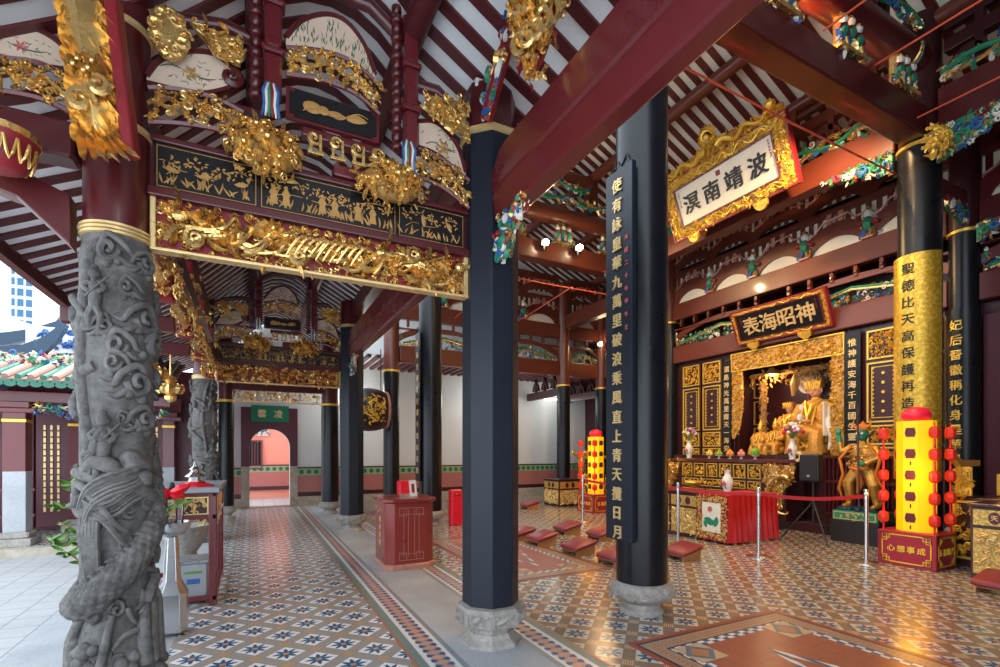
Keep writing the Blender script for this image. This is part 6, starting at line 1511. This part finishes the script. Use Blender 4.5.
# ---------------- kneeling stools
def kneeler(label):
    t = thing('kneeling_stool', label, 'kneeling stool', (0,0,0), 0, 'maroon kneeling stools on the tiled floor'); b = MB()
    for y in (-.2,.2): b.prism([(-.2,0),(.2,0),(.22,.17),(-.17,.08)], front(y), -.012, .012)
    b.fbox(front(0), -.18, .2, .06, .075, -.2, .2) ; b.build('wooden_frame', M['wood'], t, world=False)
    c = MB(); e = .25
    def rr(x0,x1,y0,y1,dz,i): return [(x, y, dz+(x+.2)*.225+i) for x, y in ((x0+.03,y0),(x1-.03,y0),(x1,y0+.03),(x1,y1-.03),(x1-.03,y1),(x0+.03,y1),(x0,y1-.03),(x0,y0+.03))]
    c.loft([rr(-.2,.24,-.235,.235,.085,0), rr(-.215,.255,-.25,.25,.1,0), rr(-.215,.255,-.25,.25,.135,0), rr(-.19,.23,-.225,.225,.155,0)]); c.build('cushion', M['vinyl'], t, smooth=50, world=False)
    return t
K = kneeler('maroon kneeling stool farthest back, alone left of the other stools'); 
KP = [(529,508,None),(520,538,'maroon kneeling stool half hidden behind the nearest octagonal pillar'),(541,543,'maroon kneeling stool just right of the nearest octagonal pillar'),(567,532,'maroon kneeling stool behind the front row, under the far lantern tower'),(601,538,'maroon kneeling stool half covered by the foot of the tall couplet board'),(578,552,'maroon kneeling stool at the front of the group, between the two near pillars'),(615,562,'maroon kneeling stool mostly hidden by the middle round pillar'),(681,557,'maroon kneeling stool just right of the middle round pillar'),(1003,592,'maroon kneeling stool cut by the right edge of the picture')]
F_, TH_, HY_, H_ = 487.6, .4717, 451.4, 1.5
def ground(px, py, z=0):
    r = (px-500)/F_; u = (HY_-py)/F_; d = (z-H_)/u; return ((sin(TH_)+cos(TH_)*r)*d, (cos(TH_)-sin(TH_)*r)*d)
for i, (px, py, lb) in enumerate(KP):
    x, y = ground(px, py, .02); x = round(x, 2); y = round(y, 2)
    if i == 0: K.location = (x, y, 0)
    else: dup(K, loc=(x, y, 0), label=lb, group='maroon kneeling stools on the tiled floor')
for o in COL.objects:
    if o.name.startswith('kneeling_stool'): o.scale = (.84,.84,.84)

# ---------------- podium
t = thing('podium', 'mahogany donation podium with cut-off corners standing on the grey stone strip', 'podium', (1.83,6.4,0)); x0,x1,y0,y1,h = 1.50,2.14,6.05,6.75,.87
def chp(e, z, g=0): return [(x0-g+e,y0-g,z),(x1+g-e,y0-g,z),(x1+g,y0-g+e,z),(x1+g,y1+g-e,z),(x1+g-e,y1+g,z),(x0-g+e,y1+g,z),(x0-g,y1+g-e,z),(x0-g,y0-g+e,z)]
b = MB(); b.loft([chp(.1,.07), chp(.1,h-.03)]); b.build('body', M['mahog'], t, bevel=.004); b = MB(); b.loft([chp(.1,0,.02), chp(.1,.05,.02), chp(.1,.07,.0)]); b.build('plinth', M['mahogl'], t, bevel=.003)
b = MB(); b.loft([chp(.1,h-.03,.0), chp(.11,h-.01,.035), chp(.11,h+.02,.035), chp(.11,h+.03,.02)]); b.build('top', M['mahogl'] if 0 else M['mahog'], t, bevel=.004)
g = MB(); fr = front(y0, x0); W = x1-x0
for u in (.22,.28,W-.28,W-.22): g.fbox(fr, u-.003, u+.003, .16, .76, 0, .002)
for z in (.12,.2,.7,.78): g.fbox(fr, .16, W-.16, z-.003, z+.003, 0, .002)
for u in (.16,W-.26):
    for z in (.12,.68): g.rim(fr, u, u+.1, z, z+.1, .005, 0, .003)
g.build('inlay_lines', M['mahogl'], t); fs = side(x0, y1-.1)
lettering('福緣善慶', fs, .25, .62, .08, M['goldp'], t, True, .1, depth=.003)
g = MB(); g_vine(g, fs, .05, .74, .45, .74, .03, 2, .004, 0, 0, 20); g.build('garland', M['goldp'], t)
t = thing('card_holder', 'white card leaning on top of the mahogany podium', 'card', (1.85,6.3,.905)); fr = frame((1.86,6.25,.905),(1,.1,0),(.0,.3,1),(0,-1,.3)); b = MB(); b.fbox(fr, 0, .1, 0, .22, 0, .006); b.build('card', M['white'], t); g = MB(); g.fbox(fr, .03, .07, .05, .17, .006, .0075); g.build('red_print', M['cred'], t)
for k, (x, y, lb) in enumerate(((2.35,8.2,'red plastic box glimpsed behind the podium on its left'),(3.72,9.3,'narrow red fire box glimpsed right of the pillar behind the podium'))):
    t = thing('red_box', lb, 'box', (x,y,0)); b = MB(); b.bbox(x-.12,x+.12,y-.1,y+.1,.0,.72 if k else 1.0,.02); b.build('body', M['redribbon'], t); b = MB(); b.tube([(x-.05,y-.1,.6),(x-.05,y-.14,.64),(x+.05,y-.14,.64),(x+.05,y-.1,.6)], .01, 6); b.build('handle', M['redb'], t)
# ---------------- drum
t = thing('drum', 'large hanging barrel drum painted with golden dragons near the back', 'drum', (2.5,11.9,2.0)); cx,cy,cz = 2.5,11.85,2.5; b = MB()
prof = [(-.42,.40),(-.4,.43),(-.2,.5),(0,.52),(.2,.5),(.4,.43),(.42,.40)]
b.loft([[(cx+a, cy+r*cos(q), cz+r*sin(q)) for q in [j*PI/16 for j in range(32)]] for a, r in prof]); b.build('barrel', M['darkwood'], t, smooth=50)
def df(u, v, w=0):
    r = .52-.09*(u/.42)**2+w; a = -PI/2-.0+PI*1.0+v/.5; return (cx+u, cy-r*cos(v/.5), cz+r*sin(v/.5))
g = MB(); carve(g, df, -.28, .28, -.34, .3, 7, .09, 1.2, None, (0,), .01); g_vine(g, df, -.3, -.25, .25, .25, .12, 2, .02, 0, 0, 40); g.build('golden_dragon', M['goldy'], t)
g = MB()
for a in (-.41,.41): g.loft([[(cx+a+d, cy+r*cos(q), cz+r*sin(q)) for q in [j*PI/16 for j in range(32)]] for d, r in ((-.03,.42),(-.03,.45),(.03,.45),(.03,.42))])
g.build('rims', M['mahogl'], t); g = MB(); g.cyl((cx-.3,cy,cz+.48),(cx-.3,cy,3.98),.012,6); g.cyl((cx+.3,cy,cz+.48),(cx+.3,cy,3.98),.012,6); g.build('hangers', M['blackp'], t)
# gate sign
t = thing('gate_sign', 'green board with two gold characters over the arched gateway', 'sign', (.44,14.38,2.3)); b = MB(); fr = frame((.0,14.37,2.29),(1,0,0),(0,-.12,1),(0,-1,-.12)); b.fbox(fr, 0, .9, 0, .43, 0, .03); b.build('board', M['green'], t)
lettering('雲凌', lambda u, v, w=0: fr(u, v, w+.031), .25, .215, .22, M['goldp'], t, pitch=.4, depth=.01, bold=.008)
t = thing('fluorescent_lamp', 'short lit fluorescent lamp by the slim pillars near the back wall', 'lamp', (9.2,14.2,3.2)); b = MB(); b.tube([(8.95,14.2,3.3),(9.7,14.2,3.3)], .03, 8); b.build('tube', M['tube'], t); b = MB(); b.bbox(8.93,9.72,14.2,14.26,3.33,3.37,.005); b.build('fitting', M['white'], t)
def tube_light(t, p):
    l = bpy.data.lights.new('tube_light', 'POINT'); l.energy = p; l.color = (.95,1,.97); l.shadow_soft_size = .3; lo = bpy.data.objects.new('tube_light', l); COL.objects.link(lo); lo.parent = t; lo.location = (0,-.7,-.2)
tube_light(t, 16)
for x, lb in ((6.7,'added unseen fluorescent tube brightening the back wall behind the nearest octagonal pillar'),(2.5,'added unseen fluorescent tube brightening the back wall behind the farther octagonal pillar')):  # extra tubes added behind pillars to brighten the white wall
    t = thing('fluorescent_lamp', lb, 'lamp', (x,14.2,3.3)); b = MB(); b.tube([(x-.3,14.2,3.4),(x+.3,14.2,3.4)], .02, 8); b.build('tube', M['tube'], t); b = MB(); b.bbox(x-.32,x+.32,14.2,14.26,3.42,3.46,.005); b.build('fitting', M['white'], t); tube_light(t, 35)
# ================================================================ LEFT SIDE: incense table, stand, plants
t = thing('incense_table', 'dark red framed table with gilded panels behind the big dragon pillar', 'table', (-.67,6.15,0)); x0,x1,y0,y1,h = -1.05,-.30,5.5,6.8,1.15
b = MB(); b.bbox(x0-.03,x1+.03,y0-.03,y1+.03,h-.05,h,.008); b.build('table_top', M['greyp'], t)
for x in (x0,x1-.07):
    for y in (y0,y1-.07): b = MB(); b.bbox(x,x+.07,y,y+.07,0,h-.05,.008); b.build('leg', M['redb'], t)
b = MB()
for z in (.84,1.06,.05): b.bbox(x0,x1,y0+.01,y0+.05,z,z+.05,.006); b.bbox(x0,x1,y1-.05,y1-.01,z,z+.05,.006); b.bbox(x0,x0+.04,y0,y1,z,z+.05,.006); b.bbox(x1-.04,x1,y0,y1,z,z+.05,.006)
b.build('rails', M['redb'], t)
for fr, W in ((front(y0+.03, x0), .75), (frame((x1-.03,y0,0),(0,1,0),(0,0,1),(1,0,0)), 1.3)):
    g = MB(); g.rim(fr, .07, W-.07, .885, 1.06, .012, -.01, .015); g.fbox(fr, .07, W-.07, .885, 1.06, -.012, -.008, 1)
    carve(g, fr, .09, W-.09, .9, 1.05, 3, .045, 1.8, None, (0,), .01); carve(g, fr, .09, W-.09, .75, .84, 5, .045, 1.6, lambda u, v: v > .75+.05*abs(sin(u*9)), (0,), .01); g.build('gold_panel', [M['goldp'], M['darkwood']], t)
t = thing('donation_bin', 'grey metal bin with small blue label under the incense table', 'bin', (-.47,5.8,.0)); x0,x1,y0,y1 = -.70,-.385,5.62,5.98
b = MB(); b.bbox(x0,x1,y0,y1,.03,.40,.012); b.bbox(x0-.01,x1+.01,y0-.01,y1+.01,.40,.425,.008); b.build('box', M['greyp'], t); b = MB(); b.tube([(x0+.08,y0-.012,.40),(x0+.09,y0-.012,.44),(x1-.09,y0-.012,.44),(x1-.08,y0-.012,.40)], .008, 6); b.build('handle', M['steel'], t)
b = MB(); b.fbox(front(y0,x0), .14, .25, .2, .25, 0, .003, 0); b.fbox(front(y0,x0), .12, .27, .3, .325, 0, .003, 1); b.build('labels', [M['cblue'], M['leaf']], t)
for x in (x0+.04,x1-.04): b = MB(); b.tube([(x-.012,y0+.05,.016),(x+.012,y0+.05,.016)], .016, 10); b.tube([(x-.012,y1-.05,.016),(x+.012,y1-.05,.016)], .016, 10); b.build('wheels', M['blackp'], t)
t = thing('steel_stand', 'polished steel stand with a bowl right beside the big dragon pillar', 'stand', (-.64,4.78,0)); x, y = -.58, 4.80
def sq(r, z, c=.3): return [(x+r*a, y+r*b_, z) for a, b_ in ((1,-c),(1,c),(c,1),(-c,1),(-1,c),(-1,-c),(-c,-1),(c,-1))]
b = MB(); b.loft([sq(.108,.03,.6), sq(.108,.34,.6), sq(.07,.42,.6), sq(.06,.44,.6), sq(.04,.80,.6)]); b.build('body', M['steel'], t, bevel=.004)
b = MB(); b.lathe([(.03,.0),(.09,.02),(.125,.07),(.135,.12),(.12,.12),(.08,.05)], (x,y,.80), 24); b.build('bowl', M['steel'], t, smooth=50)
for a in (-.08,.08): b = MB(); b.tube([(x+a-.01,y-.08,.016),(x+a+.01,y-.08,.016)], .016, 10); b.tube([(x+a-.01,y+.08,.016),(x+a+.01,y+.08,.016)], .016, 10); b.build('castor', M['blackp'], t)
t = thing('glass_lantern', 'small black-framed glass lantern with red ribbon standing in the steel bowl', 'lantern', (x,y,.88)); b = MB()
for k in range(6):
    a = k*PI/3; b.cyl((x+.07*cos(a),y+.07*sin(a),.88),(x+.08*cos(a),y+.08*sin(a),1.12),.006,5)
b.lathe([(.085,0),(.09,.01),(.085,.02)], (x,y,.87), 6); b.lathe([(.09,0),(.1,.015),(.06,.06),(.02,.09),(.015,.12),(.0,.13)], (x,y,1.12), 6); b.build('frame', M['blackp'], t)
b = MB(); b.lathe([(.066,.89),(.074,1.115)], (x,y,0), 6); m_, bs = base('lantern_glass'); bs.inputs['Base Color'].default_value = (.9,.95,.95,1); bs.inputs['Transmission Weight'].default_value = .9; bs.inputs['Roughness'].default_value = .08; M['glass'] = m_; b.build('glass', m_, t)
b = MB()
for s, q in ((1,0),(-1,0),(1,1),(-1,1)): g_leaf(b, front(y-.1, x, 1.17), 0, 0, .16-.04*q, .07, (.25 if s > 0 else 2.9)-q*s*.8, .4*s, 0, .02, 6)
b.build('red_ribbon', M['redribbon'], t)
t = thing('pagoda_burner', 'small silver pagoda-topped burner with red cloth on the incense table', 'incense burner', (-.52,5.75,1.15)); x, y = -.50, 5.72; b = MB()
b.lathe([(.1,0),(.11,.02),(.06,.05),(.05,.09),(.09,.1),(.05,.13),(.03,.16),(.05,.17),(.02,.2),(.0,.27)], (x,y,1.15), 6); b.build('body', M['steel'], t); b = MB(); b.lathe([(.17,0),(.16,.02),(.1,.035),(.08,.05)], (x,y,1.15), 9); b.build('red_cloth', M['redribbon'], t)
t = thing('stone_basin', 'round grey stone basin on the floor behind the incense table', 'basin', (-.75,7.4,0)); b = MB(); b.lathe([(.16,0),(.17,.1),(.12,.2),(.2,.32),(.28,.5),(.27,.55),(.22,.55),(.18,.45)], (-.75,7.4,0), 24); b.build('bowl', M['base'], t, smooth=50)
t = thing('potted_plant', 'leafy green shrub in a pot, showing on both sides of the big dragon pillar', 'plant', (-.95,4.75,0)); b = MB(); b.lathe([(.12,0),(.14,.02),(.17,.3),(.19,.33),(.16,.33),(.14,.25)], (-.95,4.75,0), 20); b.build('pot', M['bluetile'], t, smooth=50)
b = MB(); l = MB(); R_ = random.Random(5)
for i in range(26):
    a = R_.uniform(0, 6.3); e = R_.uniform(.1,.5); z = R_.uniform(.75,1.35); p1 = (-.95+.15*cos(a), 4.75+.15*sin(a), z-.2); p2 = (-.95+e*cos(a), 4.75+e*sin(a), z+R_.uniform(-.1,.1))
    if i == 0: p2 = (-1.33,4.85,1.08); p1 = (-1.15,4.8,1.05)
    b.tube([(-.95,4.75,.3), p1, p2], [.012,.008,.003], 5)
    for k in range(14):
        q = R_.uniform(.2,1.05); c = Vector(p1)+(Vector(p2)-Vector(p1))*q
        g_leaf(l, frame(c, (cos(a+k),sin(a+k),.2), (R_.uniform(-.3,.3),R_.uniform(-.3,.3),1), (sin(a+k),-cos(a+k),.3)), 0, 0, .085, .03, R_.uniform(-.5,.5), .3, 0, 0, 3)
b.build('stems', M['wood'], t); l.build('leaves', M['leaf'], t)

# ================================================================ PAVILION ACROSS THE COURTYARD
sb(-9,-.85,12.35,12.5,-.02,3.2,'wall_pavilion','purple'); 
def post(x, y, w, label, zr=1.99, zs=1.18):
    t = thing('square_post', label, 'post', (x,y,0)); b = MB(); b.bbox(x-w-.09,x+w+.09,y-w-.09,y+w+.09,-.02,.1,.01); b.bbox(x-w-.05,x+w+.05,y-w-.05,y+w+.05,.1,.2,.02); b.build('base', M['base'], t)
    b = MB(); b.bbox(x-w,x+w,y-w,y+w,.2,zs,.006); b.build('stone_shaft', M['granite'], t); b = MB(); b.bbox(x-w,x+w,y-w,y+w,zs,2.3,.006); b.build('red_shaft', M['redb'], t)
    b = MB(); b.bbox(x-w-.01,x+w+.01,y-w-.01,y+w+.01,zr-.02,zr+.03,.004); b.build('gold_band', M['goldy'], t)
    b = MB(); b.bbox(x-w-.12,x+w+.12,y-w-.03,y+w+.03,2.12,2.2,.01); b.bbox(x-w-.06,x+w+.06,y-w-.05,y+w+.05,2.2,2.3,.01); b.build('bracket_blocks', M['redb'], t)
post(-3.38,10.62,.14,'red and stone square post across the courtyard at the left edge')
post(-3.0,12.05,.09,'slimmer red post by the lattice doors across the courtyard', 2.0, .2)
post(-1.5,12.0,.1,'red post across the courtyard just right of the big dragon pillar', 2.0, 1.18)
b = MB(); b.bbox(-9,-1.3,10.55,10.7,2.3,2.48,.01); b.bbox(-9,-1.3,12.1,12.25,2.3,2.6,.01); tag(b.build('eave_beam', M['redb']), 'red beam under the green tiled eave across the courtyard', 'beam')
t = thing('lattice_doors', 'dark crimson doors with thin gold lattice bars across the courtyard', 'door', (-2.6,12.28,0)); b = MB(); g = MB()
for i in range(7):
    x = -5.2+i*.52; b.bbox(x,x+.5,12.22,12.3,.05,2.3,.01)
    if 1:
        for k in range(3):
            for z in range(14): g.box(x+.12+k*.1,x+.155+k*.1,12.2,12.22,.35+z*.12,.44+z*.12)
b.build('panels', M['redb'] if 0 else M['purple'], t); g.build('gold_lattice', M['goldp'], t)
t = thing('eave_carving', 'green and gold painted carvings under the eave across the courtyard', 'carving', (-3,10.5,2)); g = MB()
for a, c in ((-5.2,-4.4),(-3.15,-2.2),(-1.9,-1.4)): g = MB(); carve(g, front(10.5), a, c, 2.02, 2.28, int(a*9), .09, 1.9, lambda u, v: v > 2.03+.2*abs((u-(a+c)/2)/(c-a)), (0,1,4,2), .05); g.build('painted_carving', [M[k] for k in PAL], t)
sb(-6.5,-4.2,12.25,12.3,.1,2.3,'wall_window_bay','wallw')
b = MB()
for i in range(14): b.bbox(-5.6+i*.16,-5.56+i*.16,11.4,11.44,.2,.95,.006)
b.bbox(-5.7,-3.4,11.39,11.45,.35,.4,.006); b.bbox(-5.7,-3.4,11.39,11.45,.8,.85,.006); tag(b.build('low_fence', M['redb']), 'low red slatted fence at the far left edge', 'fence')
t = thing('stone_block', 'small stone door block by the lattice doors across the courtyard', 'stone block', (-2.35,12.0,0)); b = MB(); b.bbox(-2.6,-2.1,11.9,12.15,-.02,.12,.01); b.bbox(-2.65,-2.05,11.86,12.18,.12,.28,.015); b.build('block', M['base'], t)
# tiled roof
t = thing('tiled_roof', 'green-edged tiled roof with pale terracotta rows across the courtyard', 'roof', (-4,11,2.6)); P0 = (10.05,2.62); P1 = (12.3,3.35)
b = MB(); b.add([(-9,P0[0],P0[1]),(-1.25,P0[0],P0[1]),(-1.25,P1[0],P1[1]),(-9,P1[0],P1[1]),(-9,P0[0],P0[1]-.06),(-1.25,P0[0],P0[1]-.06),(-1.25,P1[0],P1[1]-.06),(-9,P1[0],P1[1]-.06)], [(0,1,2,3),(4,7,6,5),(0,4,5,1),(1,5,6,2),(2,6,7,3),(3,7,4,0)]); b.build('pan_tiles', M['pinktile'], t)
g = MB(); p = MB(); w = MB(); x = -8.9; i = 0
while x < -1.3:
    (g if i % 2 == 0 else p).tube([(x,P0[0],P0[1]+.03),(x,P1[0],P1[1]+.03)], .045, 8)
    if i % 2 == 0: w.tube([(x+.06,P0[0]+.2,P0[1]+.09),(x+.06,P1[0],P1[1]+.05)], .016, 5)
    c = front(10.04, x+.07, 2.58); g.prism([(.085*cos(a), .075*sin(a)-.01) for a in [PI+k*PI/8 for k in range(9)]], c, 0, .02); g.prism([(-.14,.03),(.02,.03),(.02,-.03),(-.14,-.03)], c, 0, .015)
    x += .15; i += 1
g.build('green_tiles', M['greentile'], t); p.build('terracotta_rows', M['pinktile'], t); w.build('white_mortar', M['white'], t)

def upx(px, py, Y):
    r = (px-500)/F_; u = (HY_-py)/F_; a1 = cos(TH_)-sin(TH_)*r; d = Y/a1; return ((sin(TH_)+cos(TH_)*r)*d, Y, H_+u*d)
def ridge(pts, Y, hw, hh, label):
    b = MB()
    P = [upx(px, py, Y) for px, py in pts]; 
    Q_ = []
    for i in range(len(P)-1):
        for k in range(4): q = k/4; Q_.append(tuple(a+(b_-a)*q for a, b_ in zip(P[i], P[i+1])))
    Q_.append(P[-1]); n = len(Q_)
    b.loft([[(x,y-hw,z-hh*(1-.6*i/n)),(x,y+hw,z-hh*(1-.6*i/n)),(x,y+hw,z),(x,y-hw,z)] for i, (x, y, z) in enumerate(Q_)]); tag(b.build('roof_ridge', M['bluetile']), label, 'roof ridge')
ridge([(-60,352),(-20,349),(5,347),(25,345),(45,338),(58,328),(68,315)], 12.0, .09, .5, 'longest dark blue roof ridge with upswept tip across the courtyard')
ridge([(-60,338),(-20,335),(8,333),(30,330),(44,326),(57,322),(66,312)], 14.5, .1, .34, 'thin blue roof ridge farthest back against the white sky')
ridge([(-60,372),(-20,372),(5,370),(20,365),(30,355),(36,340)], 11.2, .09, .42, 'short steep blue ridge nearest over the tiled eave')
ridge([(40,356),(60,354),(90,354),(140,356)], 12.2, .07, .2, 'low straight blue ridge beside the near dragon pillar')
t = thing('porcelain_roof_figures', 'cluster of coloured porcelain roof figures on the blue ridge at the left edge', 'ornament', (-5,11,3.3))
g = MB(); carve(g, frame(upx(-20,368,11.05),(1,0,0),(0,0,1),(0,-1,0)), .0, 1.2, 0, .3, 4, .09, 1.5, None, (0,1,2,3,4), .05); g.build('porcelain_figures', [M[k] for k in PAL], t)
sb(-3.9,-2.2,12.6,12.8,3.2,3.95,'wall_gable','wallw')
t = thing('gable_ornament', 'blue and white floral relief on the white gable behind the blue ridges', 'ornament', (-3.3,12.58,3.5)); g = MB(); carve(g, front(12.59), -3.7,-2.6,3.5,3.9,4,.12,1.2,None,(0,),.01); g.build('relief', M['cblue'], t)
t = thing('pale_building', 'pale sunlit building roof behind the blue ridges at the left edge', 'building', (-8,17,0)); b = MB(); b.prism([(-14,0),(-4.5,0),(-4.5,4.6),(-6,5.1),(-14,4.7)], front(17), -4, 0); b.build('wall', M['white'], t)
b = MB(); b.prism([(-14,4.7),(-6,5.1),(-4.3,4.55),(-4.3,4.45),(-6,4.98),(-14,4.58)], front(16.9), -4.2, 0); b.build('roof_edge', M['wallw'], t)
# distant tower block
m, bs = base('tower_glass'); x, y, z, src = coords('World'); f = ((x/2.0).fr()).gt(.25)*((z/3.2).fr()).gt(.3); setc(bs, mixc(f, (.4,.45,.48), (.015,.08,.16))); bs.inputs['Roughness'].default_value = .3
t = thing('tower_block', 'distant blue glass tower block against the sky at the left edge', 'building', (-62,200,0)); b = MB(); b.bbox(-63.5,-59.5,199,202,0,57,.3); b.bbox(-65,-63.5,199,201,0,61,.3); b.build('facade', m, t); b = MB(); b.box(-63,-60,197,200,57,59); b.build('roof_box', M['white'], t)

# ================================================================ WORLD, LIGHT, CAMERA
w = bpy.data.worlds.new('sky'); SC.world = w; w.use_nodes = True; nt = w.node_tree; bg = nt.nodes['Background']
bg.inputs[0].default_value = (.80,.90,1.0,1); bg.inputs[1].default_value = 2.9
l = bpy.data.lights.new('sun', 'SUN'); l.energy = 7; l.angle = .1; l.color = (1,.97,.92); o = bpy.data.objects.new('sun', l); COL.objects.link(o); o.rotation_euler = (0, math.radians(30), 0)
# shrine and hall lamps
def ceil_lamp(x, y, z, label, power, col=WARM, r=.09):
    t = thing('pendant_lamp', label, 'lamp', (x,y,z)); b = MB(); b.lathe([(.03,.16),(.05,.15),(.15,.02),(.16,0),(.14,0),(.04,.12)], (x,y,z), 20); b.cyl((x,y,z+.15),(x,y,z+.6),.008,6); b.build('shade', M['dgold'], t)
    b = MB(); b.ball((x,y,z+.03), .05, 12, 8); b.build('bulb', M['bulb'], t, smooth=True)
    l = bpy.data.lights.new('lamp_light', 'POINT'); l.energy = power; l.color = col; l.shadow_soft_size = r; lo = bpy.data.objects.new('lamp_light', l); COL.objects.link(lo); lo.parent = t; lo.location = (0,0,-.06)
ceil_lamp(10.3,6.9,3.2,'small lamp hanging inside the shrine canopy',16)
cam = bpy.data.cameras.new('camera'); co = bpy.data.objects.new('camera', cam); COL.objects.link(co)
co.location = (0,0,1.5); co.rotation_euler = (PI/2,0,-TH_); cam.sensor_width = 36; cam.lens = F_/1000*36; cam.shift_y = (HY_-333.5)/1000; cam.clip_start = .05; cam.clip_end = 600
SC.camera = co
SC.view_settings.view_transform = 'Standard'; SC.view_settings.look = 'None'; SC.view_settings.exposure = 0.3; SC.view_settings.gamma = 1; SC.view_settings.use_curve_mapping = False
SC.cycles.max_bounces = 8; SC.cycles.diffuse_bounces = 4; SC.cycles.glossy_bounces = 4; SC.cycles.sample_clamp_indirect = 6; SC.cycles.caustics_reflective = False; SC.cycles.caustics_refractive = False
# ---- groups for the repeated kinds
_tops = [o for o in COL.objects if o.parent is None and 'label' in o]
_by = {}
for o in _tops: _by.setdefault(o.name.split('.')[0], []).append(o)
for k, L in _by.items():
    if len(L) > 1:
        for o in L:
            if 'group' not in o: o['group'] = {'tie_beam':'tie beams of the temple', 'round_pillar':'round temple pillars', 'plaque':'hanging plaques', 'couplet_board':'lettered couplet boards', 'stanchion':'steel barrier posts', 'roof_post':'red roof posts', 'cord':'red cords'}.get(k, k.replace('_', ' ')+'s of the temple')
